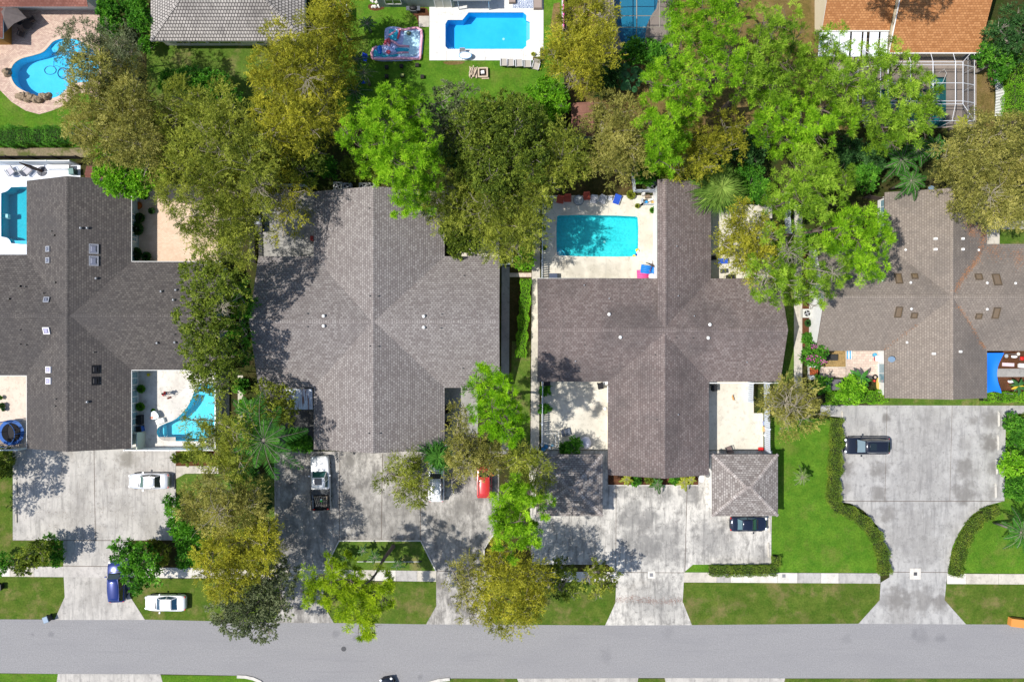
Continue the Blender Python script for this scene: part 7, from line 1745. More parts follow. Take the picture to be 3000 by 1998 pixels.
wbin('large pale bag covered bin beside the grey wooden fence', 762, 650, .1, BLACK, plain('silver_bag', (.25,.27,.32), .4), 1.1, .9, .9)
wbin('dark bin below the bag covered bin', 766, 672, 0, BLACK, BLACK, 1.0, .8, .8)
def sbox(label, px, py, w, d, h, m, lid, rz=0, cat='storage box', name='storage_box'):
    x, y, _ = P(px, py, h); r = thing(name, label, cat, (x, y, 0), rz); b = MB(); b.box((0, 0, h * .45), (w * .96, d * .96, h * .9)); b.build('body', m, r); b = MB(); b.box((0, 0, h * .94), (w, d, h * .12), taper=.96); b.build('lid', lid, r); return r
sbox('dark storage box with a flat lid on the slab patio', 2451, 1127, 1.5, 1.3, .9, plain('pale_box', (.45,.45,.44), .6), plain('slate_lid', (.13,.12,.14), .7))
sbox('orange topped chest between two white chests by the walkway', 2385, 1088, .95, .85, .8, OFFW, plain('rust_orange', (.42,.10,.03), .7))
sbox('white chest above the orange topped chest', 2385, 1070, .95, .5, .8, WHITE, WHITE); sbox('white chest below the orange topped chest', 2385, 1106, .95, .5, .8, WHITE, WHITE)
sbox('black storage box under the gutter beside the boomerang pool patio', 404, 1230, .75, 1.1, .8, BLACK, BLACK)
sbox('black cage crate in the tan gravel bed', 2438, 1047, 1.35, .72, .5, DGREY, plain('mesh_black', (.035,.035,.035), .8)); sbox('red cooler box in the corner of the right courtyard', 2230, 1316, .55, .4, .4, plain('cooler_red', (.55,.02,.02), .4), plain('cooler_red', (0,0,0)), cat='cooler')
sbox('small dark red box by the roof edge of the shaded side yard', 913, 698, .35, .55, .9, plain('dark_red', (.25,.02,.02), .5), plain('dark_red', (0,0,0)))
sbox('white long cabinet against the white wall of the pool deck', 170, 489, 2.6, .45, .9, WHITE, WHITE)
sbox('orange container lying by the road at the right edge', 2985, 1826, 1.7, .95, .8, plain('orange_container', (.62,.25,.06), .6), plain('orange_container', (0,0,0)), -.12, 'container', 'container')
# wheel stops
wsm = M_walkL
ws = None
for i, (x, y, w_, dk) in enumerate(((2467,1226,0,1),(2464,1296,0,1),(2459,1366,0,1),(2457,1435,0,1),(2925,1227,0,0),(2923,1297,0,0),(2919,1367,0,0),(2916,1437,0,0),(2254,1537,0,1),(2251,1610,0,1),(49,1356,0,1),(49,1432,0,1),(49,1510,0,1),(512,1410,0,2),(508,1550,0,2))):
    lab = ['topmost wheel stop on the left side of the parking area', 'wheel stop in front of the black SUV', 'third wheel stop down the left side of the parking area', 'lowest wheel stop on the left side of the parking area', 'topmost wheel stop on the right side of the parking area', 'second wheel stop down the right side of the parking area', 'third wheel stop down the right side of the parking area', 'lowest wheel stop on the right side of the parking area', 'wheel stop in front of the black hatchback', 'lower wheel stop beside the low hedge corner', 'topmost wheel stop on the far left driveway', 'middle wheel stop on the far left driveway', 'lowest wheel stop on the far left driveway', 'dark wheel stop behind the silver sedan', 'dark wheel stop by the glossy shrubs'][i]
    b = MB(); b.box((0, 0, .08), (.17, 1.83, .15), taper=.8); o = b.build('wheel_stop', (M_walkL, M_walk, DGREY)[dk]); o.location = P(x, y); o.rotation_euler = (0, 0, 0.02); tag(o, lab, 'wheel stop', 'concrete wheel stops')
# manhole and valve covers
def lid(label, px, py, r_, m, sq=False, z=.045, pad=None, name='manhole_cover'):
    X, Y, _ = P(px, py); b = MB()
    if sq: b.box((X, Y, z), (r_ * 2, r_ * 2, .02))
    else: b.cyl((X, Y, z - .01), r_, .02, 24)
    tag(b.build(name, m), label, 'cover')
    if pad: b = MB(); b.box((X, Y, z - .012), (pad * 2, pad * 2, .012)); struct('concrete_pad', b, M_walkL)
lid('round dark manhole cover in the road', 1007, 1900, .29, plain('cast_iron', (.07,.07,.075), .7), z=.02)
lid('square dark cover on a white pad at the parking neck', 2681, 1680, .20, plain('cast_iron', (0,0,0)), True, .075, .65, 'utility_cover')
lid('square grey cover at the mouth of the pale driveway', 1908, 1683, .2, plain('grey_cover', (.20,.20,.21), .7), True, .06, .42, 'utility_cover')
lid('small grey cover in the new sidewalk slab', 2296, 1686, .19, plain('grey_cover', (0,0,0)), True, .055, None, 'utility_cover')
# trampoline
x, y, _ = P(45, 1265); r = thing('trampoline', 'round trampoline with bright blue pads and a dark net on the left patio', 'trampoline', (x, y, 0))
b = MB(); b.cyl((0, 0, .72), 1.15, .03, 24); b.build('mat', plain('trampoline_mat', (.02,.02,.024), .8), r)
b = MB(); n = 28
for k in range(n):
    a, c = 2 * math.pi * k / n, 2 * math.pi * (k + 1) / n; b.raw([(math.cos(a) * 1.12, math.sin(a) * 1.12, .78), (math.cos(c) * 1.12, math.sin(c) * 1.12, .78), (math.cos(c) * 1.5, math.sin(c) * 1.5, .76), (math.cos(a) * 1.5, math.sin(a) * 1.5, .76)], [(0, 3, 2, 1)])
b.build('pad', plain('bright_blue_pad', (.01,.18,.70), .5), r)
nt = NT('net', .9); nt.t.nodes.remove(nt.b); tr = nt.n('ShaderNodeBsdfTransparent'); df = nt.n('ShaderNodeBsdfDiffuse'); df.inputs['Color'].default_value = (.02, .02, .025, 1); mx = nt.n('ShaderNodeMixShader'); mx.inputs[0].default_value = .55; nt.l(tr.outputs[0], mx.inputs[1]); nt.l(df.outputs[0], mx.inputs[2]); nt.l(mx.outputs[0], nt.t.nodes['Material Output'].inputs['Surface'])
b = MB()
for k in range(n):
    a, c = 2 * math.pi * k / n, 2 * math.pi * (k + 1) / n; b.raw([(math.cos(a) * 1.5, math.sin(a) * 1.5, .76), (math.cos(c) * 1.5, math.sin(c) * 1.5, .76), (math.cos(c) * 1.42, math.sin(c) * 1.42, 2.4), (math.cos(a) * 1.42, math.sin(a) * 1.42, 2.4)], [(0, 1, 2, 3)])
b.build('net', nt.m, r)
for k in range(6):
    a = k * math.pi / 3; b = MB(); b.tube([(math.cos(a) * 1.5, math.sin(a) * 1.5, 0), (math.cos(a) * 1.45, math.sin(a) * 1.45, 2.45)], .03, 6); b.build('pole', plain('blue_pole', (.02,.12,.40), .4), r)
b = MB(); b.tube([(math.cos(a) * 1.45, math.sin(a) * 1.45, 2.42) for a in [2 * math.pi * k / 24 for k in range(25)]], .025, 5); b.build('top_ring', plain('blue_pole', (0,0,0)), r)
# paddle table, lounger, at the boomerang pool
x, y, _ = P(452, 1219, .7); r = thing('side_table', 'pale blue rounded triangular table with an orange patch by the pool', 'table', (x, y, 0))
b = MB(); b.prism([(p[0] * .95, p[1] * .95) for p in smooth_poly([(-.55, -.5), (.75, -.25), (.1, .75), (-.45, .45)], 3)], .66, .72, bottom=True); b.build('tabletop', plain('pale_blue_plastic', (.50,.62,.68), .4), r)
b = MB(); b.box((-.3, -.18, .727), (.38, .32, .012), .1); b.build('printed_patch', plain('peach_print', (.62,.28,.20), .6), r)
for q in ((-.4, -.35), (.5, -.2), (0, .5)): b = MB(); b.tube([(*q, 0), (*q, .66)], .03, 6); b.build('leg', WHITE, r)
sbox('white cushioned bench beside the triangular table at the pool rim', 468, 1234, 1.0, .58, .45, WHITE, plain('white_cushion', (.78,.78,.76), .8), .35, 'bench', 'bench')
# shade sail
t = plain('blue_sail', (.005, .16, .68), .7); r = thing('shade_sail', 'bright blue shade sail stretched beside the taupe roof', 'shade sail', (ex(2912, 2.5), ey(1090, 2.5), 0))
b = MB(); vs = []; n = 12
for i in range(n + 1):
    s_ = i / n; yy = 1034 + (1152 - 1034) * s_; xr = 2942 - 17 * math.sin(math.pi * min(1, s_ * 1.05)) - 8 * s_
    for j in range(5):
        q = j / 4; X, Y, Z = P(2889 + (xr - 2889) * q, yy - (5 * math.sin(math.pi * q) if i == n else 0), 2.6 - .25 * math.sin(math.pi * q) * math.sin(math.pi * s_)); vs.append((X, Y, Z))
b.raw(vs, [(i * 5 + j, i * 5 + j + 5, i * 5 + j + 6, i * 5 + j + 1) for i in range(n) for j in range(4)]); b.build('cloth', t, r, True, smooth=True)
for q in ((2942, 1036), (2932, 1150)): X, Y, _ = P(*q); b = MB(); b.tube([(X, Y, 0), (X * .995, Y, 2.6)], .04, 6); b.build('pole', GREYM, r, True)
# clutter on the mulch patio
for lab, nm, cat, x, y, w, d, h, m in (('white rocking horse body on the mulch under the house wall', 'toy_horse', 'toy', 2968, 1045, .8, .35, .35, WHITE), ('red round toy on the mulch at the right edge', 'toy_car', 'toy', 2990, 1050, .55, .5, .4, plain('toy_red', (.60,.02,.015), .4)),
    ('pale pink board lying on the mulch', 'board', 'board', 2952, 1068, 1.4, .4, .12, plain('pale_pink', (.66,.52,.55), .6)), ('white low stool on the mulch at the right edge', 'stool', 'stool', 2988, 1071, .6, .5, .3, WHITE),
    ('white ride-on toy with red wheels on the lower mulch', 'ride_on_toy', 'toy', 2960, 1118, .9, .35, .3, WHITE), ('pale round stepping basin on the mulch', 'basin', 'basin', 2947, 1043, .45, .45, .1, plain('stone_grey', (.36,.38,.40), .8)), ('cream basin beside the white rocking horse', 'basin', 'basin', 2982, 1037, .4, .4, .1, OFFW)):
    X, Y, _ = P(x, y); r = thing(nm, lab, cat, (X, Y, 0)); b = MB()
    if nm in ('board', 'stool'): b.box((0, 0, h * .8), (w, d, h * .4), -.05); b.build('top', m, r); b = MB(); b.box((-w * .4, 0, h * .3), (.08, d * .8, h * .6)); b.build('foot', m, r); b = MB(); b.box((w * .4, 0, h * .3), (.08, d * .8, h * .6)); b.build('foot', m, r)
    elif nm == 'basin': b.lathe((0, 0, 0), [(w * .4, 0), (w * .5, h), (w * .42, h), (w * .38, h * .5)], 16); b.build('bowl', m, r)
    else:
        b.blob((0, 0, h * .7), (w / 2, d / 2, h * .45), 1, .08, 10, 7); b.build('body', m, r, smooth=True); b = MB(); b.blob((-w * .42, d * .2, h * 1.0), (w * .16, d * .3, h * .3), 2, .05); b.build('head', m, r, smooth=True)
        for sx in (-.3, .3): b = MB(); b.tube([(w * sx, -d * .4, .1), (w * sx, d * .4, .1)], .09, 10); b.build('wheel', plain('toy_red', (0,0,0)) if nm == 'ride_on_toy' else DGREY, r)
# pools toys and clutter by the courtyard pool
x, y, _ = P(1866, 734); r = thing('beach_ball', 'yellow and white beach ball at the lower right corner of the courtyard pool', 'ball', (x, y, 0.0)); b = MB(); b.blob((0, 0, .14), .2, 1, 0, 12, 8); b.build('ball', plain('ball_yellow', (.85,.60,.02), .4), r, smooth=True); b = MB(); b.blob((.07, -.07, .17), .165, 1, 0, 12, 8); b.build('white_panel', WHITE, r, smooth=True)
for lab, x, y, m in (('blue float toy under the beach ball at the pool corner', 1866, 746, BLUEFAB), ('small yellow float at the pool corner', 1858, 751, plain('ball_yellow', (0,0,0))), ('white float below the beach ball at the pool corner', 1869, 741, WHITE)):
    X, Y, _ = P(x, y); b = MB(); b.lathe((X, Y, -.1), [(.16, 0), (.2, .08), (.16, .16), (.09, .12), (.09, .02)], 14); tag(b.build('pool_float', m, smooth=True), lab, 'pool float')
for lab, x, y, m, z, rz in (('pink plastic lounge bed by the white wall of the courtyard', 1885, 803, plain('hot_pink', (.80,.10,.30), .45), .35, .05), ('blue raft leaning behind the pink lounge bed', 1896, 790, plain('sky_blue_raft', (.02,.20,.60), .45), .5, -.15)):
    X, Y, _ = P(x, y, z); r = thing('raft', lab, 'raft', (X, Y, 0), rz)
    for k in range(5): b = MB(); b.tube([(-.75, -.4 + k * .2, z), (.75, -.4 + k * .2, z)], .10, 8); b.build('air_rib', m, r, smooth=True)
    b = MB(); b.tube([(.7, -.45, z + .05), (.7, .45, z + .05)], .14, 8); b.build('pillow', m, r, smooth=True)
x, y, _ = P(1909, 810, .8); r = table('round white table beside the pink lounge bed', 1909, 810, .33, .8, WHC, WHC)
x, y, _ = P(1903, 781); r = thing('closed_umbrella', 'closed dark umbrella pole resting across the rafts', 'umbrella', (x, y, 0)); b = MB(); b.tube([(-.6, .4, .9), (.4, -.1, 1.0), (.9, -.2, 1.0)], [.04, .1, .03], 7); b.build('canopy', plain('dark_canvas', (.05,.035,.03), .9), r); b = MB(); b.tube([(.2, .25, .9), (-.25, -1.4, .3)], .035, 6); b.build('pole', plain('maroon_pole', (.12,.04,.05), .6), r)
pot('white pot with a dark disc near the closed umbrella', 1906, 768, .2, .25, WHITE)
for k, (x, y, w, d, h, m, lab) in enumerate(((1898,575,.5,.4,.6,WOOD,'brown wooden stool in the clutter behind the low white enclosure'),(1886,568,.35,.3,.7,OFFW,'white folded thing in the clutter behind the low white enclosure'),(1907,586,.6,.12,.5,WHITE,'white plank in the clutter behind the low white enclosure'),(1913,593,.2,.35,.5,plain('honey_wood',(.50,.32,.08),.6),'honey coloured wooden block behind the low white enclosure'),(1892,594,.5,.3,.35,plain('bright_blue_tarp',(.01,.28,.70),.5),'bright blue folded tarp inside the low white enclosure'))):
    sbox(lab, x, y, w, d, h, m, m, .2 * k, 'box', 'box')
pr = thing('handrail', 'white ladder handrail at the lower left corner of the courtyard pool', 'handrail', P(1628, 750))
for o in (0, .45):
    b = MB(); X, Y, _ = P(1628, 752); b.tube([(X - .25 + o * .3, Y - .2 + o, .05), (X - .1 + o * .3, Y - .1 + o * .8, .75), (X + .5 + o * .2, Y + .3 + o * .6, .6), (X + .7 + o * .2, Y + .4 + o * .6, -.3)], .03, 6); b.build('rail', GREYM, pr, True)
# lower courtyard things
x, y, _ = P(1714, 1295); r = thing('covered_mound', 'large lumpy white covered mound in the lower courtyard', 'covered furniture', (x, y, 0)); b = MB(); b.blob((0, 0, .55), (.65, .72, .62), 7, .14, 12, 9); b.build('cover', plain('white_tarp', (.58,.58,.66), .8), r, smooth=True)
x, y, _ = P(1612, 1290); r = thing('drying_rack', 'white metal drying rack in the corner of the lower courtyard', 'rack', (x, y, 0))
for a, c in (((-.7, .95, 1.1), (.6, .95, 1.1)), ((-.8, -.1, 1.2), (.55, -.55, 1.2)), ((.6, .95, 1.1), (.55, -.6, 1.1)), ((.95, 1.2, .9), (.9, -.6, .9)), ((.6, .95, 0), (.6, .95, 1.1)), ((-.7, .95, 0), (-.7, .95, 1.1)), ((.55, -.6, 0), (.55, -.6, 1.1)), ((.9, -.6, 0), (.9, -.6, .9))):
    b = MB(); b.tube([a, c], .03, 5); b.build('bar', WHITE, r)
for i, (x, y, w, m, lab) in enumerate(((1600,1308,.5,plain('bucket_blue',(.04,.22,.45),.5),'light blue tub at the bottom of the drying rack'),(1610,1313,.35,WHITE,'white tub beside the light blue one'),(1592,1316,.5,plain('bucket_blue',(0,0,0)),'blue tub in the corner of the lower courtyard'),(1618,1305,.3,plain('bucket_sky',(.10,.40,.60),.5),'sky blue tub nearest the round shrubs'))): pot(lab, x, y, w / 2, .35, m)
# right courtyard
x, y, _ = P(2146, 1166); r = thing('dog', 'small tan dog standing in the right courtyard', 'dog', (x, y, 0), math.radians(110))
def skin(name, parent, chains, m, sub=1):
    """chains: lists of (x, y, z, r) joined where points coincide"""
    me = bpy.data.meshes.new(name); vs, es, rs, idx = [], [], [], {}
    for ch in chains:
        prev = None
        for x_, y_, z_, r_ in ch:
            k = (round(x_, 4), round(y_, 4), round(z_, 4))
            if k not in idx: idx[k] = len(vs); vs.append((x_, y_, z_)); rs.append(r_)
            if prev is not None: es.append((prev, idx[k]))
            prev = idx[k]
    me.from_pydata(vs, es, []); o = bpy.data.objects.new(name, me); C.objects.link(o); o.parent = parent
    s_ = o.modifiers.new('skin', 'SKIN')
    for v, rr in zip(me.skin_vertices[0].data, rs): v.radius = (rr, rr)
    me.skin_vertices[0].data[0].use_root = True
    if sub: ss = o.modifiers.new('subsurf', 'SUBSURF'); ss.levels = sub; ss.render_levels = sub
    dg = bpy.context.evaluated_depsgraph_get(); ev = o.evaluated_get(dg); nm = bpy.data.meshes.new_from_object(ev)
    o.modifiers.clear(); o.data = nm; nm.materials.clear(); nm.materials.append(m); nm.shade_smooth(); return o
TAN = plain('tan_fur', (.52, .26, .08), .9, var=.2)
skin('body', r, [[(0, 0, .30, .085), (.14, 0, .31, .095), (.22, 0, .34, .07), (.29, 0, .42, .045), (.35, 0, .45, .055), (.43, 0, .43, .025)], [(0, 0, .30, .085), (-.13, 0, .31, .08), (-.20, 0, .32, .055), (-.28, 0, .38, .018), (-.34, 0, .46, .01)],
     [(.14, 0, .31, .095), (.15, .06, .22, .035), (.14, .06, .12, .02), (.15, .06, .01, .018), (.18, .06, .01, .016)], [(.14, 0, .31, .095), (.15, -.06, .22, .035), (.16, -.06, .12, .02), (.15, -.06, .01, .018), (.18, -.06, .01, .016)],
     [(-.13, 0, .31, .08), (-.12, .06, .22, .04), (-.17, .06, .12, .02), (-.15, .06, .01, .018), (-.12, .06, .01, .016)], [(-.13, 0, .31, .08), (-.12, -.06, .22, .04), (-.17, -.06, .12, .02), (-.14, -.06, .01, .018), (-.11, -.06, .01, .016)]], TAN)
for sy in (-1, 1): b = MB(); b.blob((.34, sy * .045, .50), (.02, .015, .035), 1, .05, 6, 4); b.build('ear', plain('brown_ear', (.25,.11,.04), .9), r)
chair('dark folded chair in the shade below the right courtyard', 2136, 1316, 20, plain('brown_sling', (.16,.12,.11), .8), DGREY, None, .7, .6)
sbox('blue crate against the long white board fence', 2243, 1240, .5, .5, .3, plain('crate_blue', (.02,.08,.55), .5), plain('crate_grey', (.30,.34,.38), .5), cat='crate', name='crate'); sbox('yellow crate below the blue crate against the board fence', 2242, 1257, .5, .62, .3, plain('crate_yellow', (.80,.48,.01), .5), plain('crate_tan', (.46,.32,.18), .6), cat='crate', name='crate')
pot('white pail beside the blue watering can at the board fence', 2241, 1275, .14, .3, WHITE); pot('blue pail near the white pail at the board fence', 2248, 1273, .16, .3, plain('bucket_blue', (0,0,0)))
# skimming person
px_, py_ = 494, 1151
x, y, _ = P(px_, py_); pe = thing('person', 'person in red top and blue jeans on the white patio holding a skimmer pole', 'person', (x, y, 0), math.radians(-25))
SKIN = plain('skin', (.42, .23, .15), .6); SHIRT = plain('red_shirt', (.50, .02, .03), .85); JEAN = plain('blue_jeans', (.05, .10, .20), .9); HAIR = plain('black_hair', (.015, .012, .012), .7)
def hand(c, d, s_):
    """five separate fingers from a palm at c pointing along d"""
    ch = []; c = Vector(c); d = Vector(d).normalized(); sd = d.cross(Vector((0, 0, 1))).normalized(); dn = Vector((0, 0, -1))
    pm = c + d * .05
    for k, (off, L) in enumerate(((-.03, .065), (-.01, .078), (.01, .075), (.03, .058))):
        a = pm + d * .035 + sd * off; q = a + d * L * .5 + dn * .012; e = q + d * L * .3 + dn * .03
        ch.append([(*pm, .022), (*a, .010), (*q, .009), (*e, .008)])
    a = c + d * .02 + sd * s_ * .04; e = a + d * .035 + sd * s_ * .02 + dn * .02; ch.append([(*c, .024), (*a, .011), (*e, .009)]); ch.append([(*c, .024), (*pm, .022)])
    return ch
Lh, Rh = (.38, .24, 1.02), (.46, -.06, 1.12)
skin('body', pe, [[(0, 0, .95, .13), (0, 0, 1.15, .12), (0, 0, 1.36, .13), (.01, 0, 1.48, .055), (.02, 0, 1.57, .08), (.03, 0, 1.66, .095), (.02, 0, 1.73, .06)],
     [(0, 0, 1.36, .13), (0, .19, 1.38, .06), (.06, .28, 1.14, .045), (.26, .27, 1.04, .036), (*Lh, .026)], [(0, 0, 1.36, .13), (0, -.19, 1.38, .06), (.06, -.27, 1.16, .045), (.28, -.17, 1.10, .036), (*Rh, .026)],
     [(0, 0, .95, .13), (0, .10, .88, .09), (.02, .11, .48, .06), (-.02, .12, .09, .042), (.12, .13, .04, .035)], [(0, 0, .95, .13), (0, -.10, .88, .09), (.04, -.11, .48, .06), (0, -.12, .09, .042), (.14, -.13, .04, .035)]] + hand(Lh, (1, -.2, 0), 1) + hand(Rh, (1, .2, 0), -1), SKIN)
skin('shirt', pe, [[(0, 0, .93, .155), (0, 0, 1.15, .145), (0, 0, 1.36, .15), (0, 0, 1.43, .09)], [(0, 0, 1.36, .15), (0, .20, 1.38, .082), (.04, .26, 1.22, .07)], [(0, 0, 1.36, .15), (0, -.20, 1.38, .082), (.04, -.25, 1.22, .07)]], SHIRT)
skin('jeans', pe, [[(0, 0, .95, .15), (0, .10, .86, .11), (.02, .11, .48, .082), (-.02, .12, .10, .07)], [(0, 0, .95, .15), (0, -.10, .86, .11), (.04, -.11, .48, .082), (0, -.12, .10, .07)]], JEAN)
b = MB(); b.blob((-.005, 0, 1.68), (.115, .105, .115), 1, .03, 12, 8); b.build('hair', HAIR, pe, smooth=True)
b = MB(); b.blob((.125, 0, 1.62), (.018, .014, .02), 1, 0, 6, 4); b.build('nose', SKIN, pe)
for sy in (-1, 1): b = MB(); b.blob((.112, sy * .032, 1.655), (.01, .013, .009), 1, 0, 6, 4); b.build('eye', BLACK, pe)
for sy in (-1, 1): b = MB(); b.box((.05, sy * .125, .03), (.27, .10, .06), taper=.85); b.build('shoe', WHITE, pe)
b = MB(); b.box((.118, 0, 1.575), (.012, .05, .008)); b.build('mouth', plain('lips', (.40,.12,.10), .6), pe)
Mp = Matrix.Translation(pe.location) @ Matrix.Rotation(pe.rotation_euler.z, 4, 'Z')
pl = thing('skimmer_pole', 'thin pool skimmer pole with a net held by the person', 'skimmer', tuple(pe.location))
a = Mp @ Vector((.50, .10, 1.10)); X, Y, _ = P(503, 1163); e = Vector((X, Y, .05)); b = MB(); b.tube([tuple(a + (a - e) * .35), tuple(e)], .016, 6); b.build('pole', GREYM, pl, True)
b = MB(); b.box((e.x - .25, e.y - .08, .06), (.5, .22, .03), .3); b.build('net', plain('dark_net', (.10,.03,.02), .8), pl, True)
# barrels, odds and ends near the walkways
x, y, _ = P(1573, 953, 3.0); r = thing('satellite_dish', 'cream satellite dish on the left gable of the brown mauve roof', 'satellite dish', (x, y, 2.6)); b = MB(); b.tube([(0, 0, 0), (-.2, .1, .5)], .03, 6); b.build('arm', GREYM, r); b = MB(); b.lathe((0, 0, 0), [(.36, .10), (.28, .04), (.02, 0)], 18); b.v = [tuple(Matrix.Translation((-.2, .05, .55)) @ Matrix.Rotation(-.9, 4, 'Y') @ Vector(v)) for v in b.v]; b.build('dish', plain('cream_dish', (.60,.55,.42), .6), r)
x, y, _ = P(2722, 552, 2.5); r = thing('satellite_dish', 'grey satellite dish above the top gable of the taupe roof', 'satellite dish', (x, y, 2.2)); b = MB(); b.tube([(-.2, -.4, -2.2), (0, 0, .2)], .03, 6); b.build('mast', GREYM, r); b = MB(); b.lathe((.2, .05, .3), [(.36, .08), (.28, .03), (.02, 0)], 18, 1, .6); b.build('dish', plain('blue_grey_dish', (0,0,0)), r)
x, y, _ = P(2052, 1402, 2.0); r = thing('satellite_dish', 'white satellite dish between the palm bed and the sunlit garage', 'satellite dish', (x, y, 1.8)); b = MB(); b.tube([(0, 0, -1.8), (0, 0, .2)], .03, 6); b.build('mast', GREYM, r); b = MB(); b.lathe((.1, 0, .2), [(.40, .10), (.30, .04), (.02, 0)], 18, .8, 1); b.build('dish', WHITE, r)
for lab, x, y, rz in (('dark chair on the shaded slab right of the grey mauve roof', 1310, 1197, 20), ('second dark chair below the first on the shaded slab', 1309, 1238, 40)): chair(lab, x, y, rz, BLACK, BLACK, 'dark chairs on the shaded slab', .65, .7)
# small clutter on the two side patios
for lab, x, y, w, d, h, m in (('black toy box under the roof edge of the small shaded patio', 2092, 755, .6, .5, .5, BLACK), ('dark bundle on the small shaded patio below the lounge chair', 2122, 794, .8, .5, .4, DGREY), ('dark covered barrel at the lower edge of the small shaded patio', 2141, 812, .8, .6, .8, BLACK), ('black box beside the yellow olive tree on the small patio', 2258, 645, .5, .4, .4, BLACK)): sbox(lab, x, y, w, d, h, m, m, .1)
for i, (x, y, z, w, m, lab) in enumerate(((2488,1038,.1,.7,plain('paddling_blue', (.12,.40,.72), .4),'blue and white inflatable mat on the slab patio'),(2560,1040,.3,.4,plain('bucket_sky',(0,0,0)),'sky blue tub near the white wall of the slab patio'),)): 
    X, Y, _ = P(x, y); r = thing('inflatable_mat' if i == 0 else 'tub', lab, 'mat' if i == 0 else 'tub', (X, Y, 0))
    if i == 0:
        for k in range(4): b = MB(); b.tube([(-.24 + k * .16, -.55, .1), (-.24 + k * .16, .55, .1)], .08, 7); b.build('air_rib', WHITE if k % 2 else m, r, smooth=True)
    else: b = MB(); b.lathe((0, 0, 0), [(.2, 0), (.25, .3), (.2, .3), (.18, .1)], 14); b.build('tub', m, r)
sbox('white cooler with a red side by the slab patio wall', 2572, 1050, .55, .6, .4, plain('cooler_side_red', (.45,.03,.05), .5), WHITE, cat='cooler')
x, y, _ = P(2583, 1126, 1.0); r = thing('surfboard', 'tan and white leaning board at the wall of the slab patio', 'board', (x, y, 0)); b = MB(); b.prism([(p[0], p[1]) for p in smooth_poly([(-.3, -.7), (.3, -.7), (.35, .5), (0, .9), (-.35, .5)], 2)], .3, .38, bottom=True); b.build('deck', plain('tan_board', (.50,.36,.10), .5), r); b = MB(); b.box((0, 0, .15), (.3, .3, .3)); b.build('stand', OFFW, r)
for lab, x, y in (('coil of black hose at the left of the banana plant', 2537, 1111), ('black round tyre planter by the slab patio wall', 2563, 1105)):
    X, Y, _ = P(x, y); r = thing('tyre', lab, 'tyre', (X, Y, 0)); b = MB(); b.tube([(math.cos(q * math.pi / 8) * .25, math.sin(q * math.pi / 8) * .25, .1) for q in range(17)], .09, 7); b.build('ring', RUBBER, r)
# pool cage floats and ladder
X, Y, _ = P(2733, 238); r = thing('pool_float', 'round blue and white float in the dark teal pool', 'pool float', (X, Y, -.1)); b = MB(); b.lathe((0, 0, 0), [(.42, 0), (.5, .1), (.42, .2), (.25, .2), (.22, .05)], 20); b.build('ring', plain('float_white', (.62,.70,.80), .4), r, smooth=True); b = MB(); b.cyl((.05, .05, .15), .24, .06, 14); b.build('seat', plain('float_blue', (.05,.20,.55), .4), r)
r = thing('handrail', 'white curved handrail at the steps of the dark teal pool', 'handrail', P(2757, 228)); b = MB(); X, Y, _ = P(2757, 228); b.tube([(X - .3, Y + .5, .05), (X - .1, Y + .7, .85), (X + .15, Y + .2, .9), (X - .1, Y - .8, .5), (X - .3, Y - 1.0, -.4)], .03, 7); b.build('rail', WHITE, r, True)
r = thing('pool_ladder', 'dark ladder on the left rim of the arched pool', 'ladder', P(5, 633))
for dy in (-.25, .25): X, Y, _ = P(5, 633); b = MB(); b.tube([(X - .5, Y + dy, .05), (X - .4, Y + dy, .6), (X + .1, Y + dy, .6), (X + .3, Y + dy, -.8)], .025, 6); b.build('rail', GREYM, r, True)
for z in (-.2, -.45, -.7): b = MB(); b.box((X + .45, Y, z), (.25, .5, .04)); b.build('tread', WHITE, r, True)
# island sprinkler pipe
r = thing('white_pipe', 'thin white pipe with black fittings across the grass island', 'pipe', P(1130, 1645)); b = MB(); b.tube([P(1045,1645,.08), P(1232,1645,.08)], .03, 6); b.build('pipe', WHITE, r, True)
for px in (1069, 1122, 1232): b = MB(); X, Y, _ = P(px, 1643); b.box((X, Y, .1), (.3, .14, .16)); b.build('fitting', BLACK, r, True)
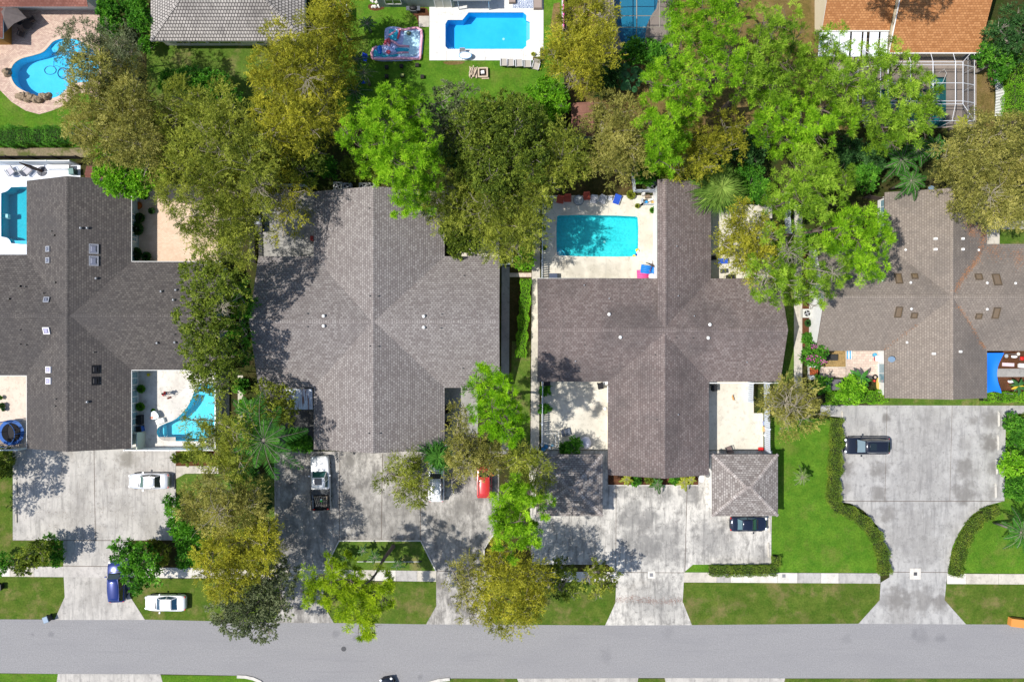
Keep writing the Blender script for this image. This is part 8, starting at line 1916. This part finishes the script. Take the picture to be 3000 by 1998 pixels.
# outdoor stumps: fallen leaves along the drive
rng = np.random.default_rng(5); N = 700
u = rng.uniform(1805, 2000, N); v_ = 1757 + rng.normal(0, 6, N) + 4 * np.sin(u * .03)
p = np.stack([(u - 1500) / S, (999 - v_) / S, np.full(N, .05)], 1)
o = leaf_mesh('fallen_leaves', p, sphere_dirs(rng, N, -.05) * [1, 1, .1], rng.uniform(.05, .11, N), rng.uniform(.03, .06, N), rng.uniform(0, 1, N), plain('dead_leaves', (.24, .10, .07), .9), None, rng); tag(o, kind='stuff')
N = 900; u = np.concatenate([rng.uniform(60, 510, N // 3), rng.uniform(815, 1400, N // 3), rng.uniform(1560, 2250, N // 3)]); v_ = rng.uniform(1330, 1640, len(u)); k_ = (u < 520) & (v_ > 1580); v_[k_] = 1500
p = np.stack([(u - 1500) / S, (999 - v_) / S, np.full(len(u), .05)], 1); N = len(u)
o = leaf_mesh('scattered_leaves', p, sphere_dirs(rng, N, -.05) * [1, 1, .1], rng.uniform(.04, .12, N), rng.uniform(.03, .06, N), rng.uniform(0, 1, N), plain('brown_leaves', (.16, .085, .05), .9), None, rng); tag(o, kind='stuff')
# rust coloured needle litter on the taupe roof, lying in the valleys and under the tree
rng = np.random.default_rng(8); pts = []
def litter(line, w, n):
    for _ in range(n):
        t_ = rng.uniform(0, len(line) - 1.001); i = int(t_); f = t_ - i; q = (line[i][0] * (1 - f) + line[i + 1][0] * f, line[i][1] * (1 - f) + line[i + 1][1] * f)
        a, c = q[0] + rng.normal(0, w), q[1] + rng.normal(0, w); x_, y_, h_ = Dh.on(a, c); z_ = Dh.z(x_, y_)
        if z_ > 2.8: pts.append((x_, y_, z_ + .03))
litter([(2880,690),(2865,760),(2830,800),(2795,855)], 4, 750); litter([(2838,640),(2850,690)], 8, 400); litter([(2872,640),(2885,700)], 9, 500); litter([(2800,890),(2830,930),(2870,1000),(2885,1020)], 2.5, 260); litter([(2590,1025),(2640,985),(2690,950)], 2.5, 90); litter([(2980,740),(2990,770)], 12, 200); litter([(2895,720),(2930,740)], 16, 260)
p = np.array(pts) - np.array(Dh.root.location); N = len(p)
o = leaf_mesh('needle_litter', p, rng.normal(size=(N, 3)) * [1, 1, .15], rng.uniform(.12, .26, N), rng.uniform(.03, .06, N), rng.uniform(0, 1, N), plain('rust_needles', (.30, .15, .08), .95), Dh.root, rng); o['kind'] = 'stuff'
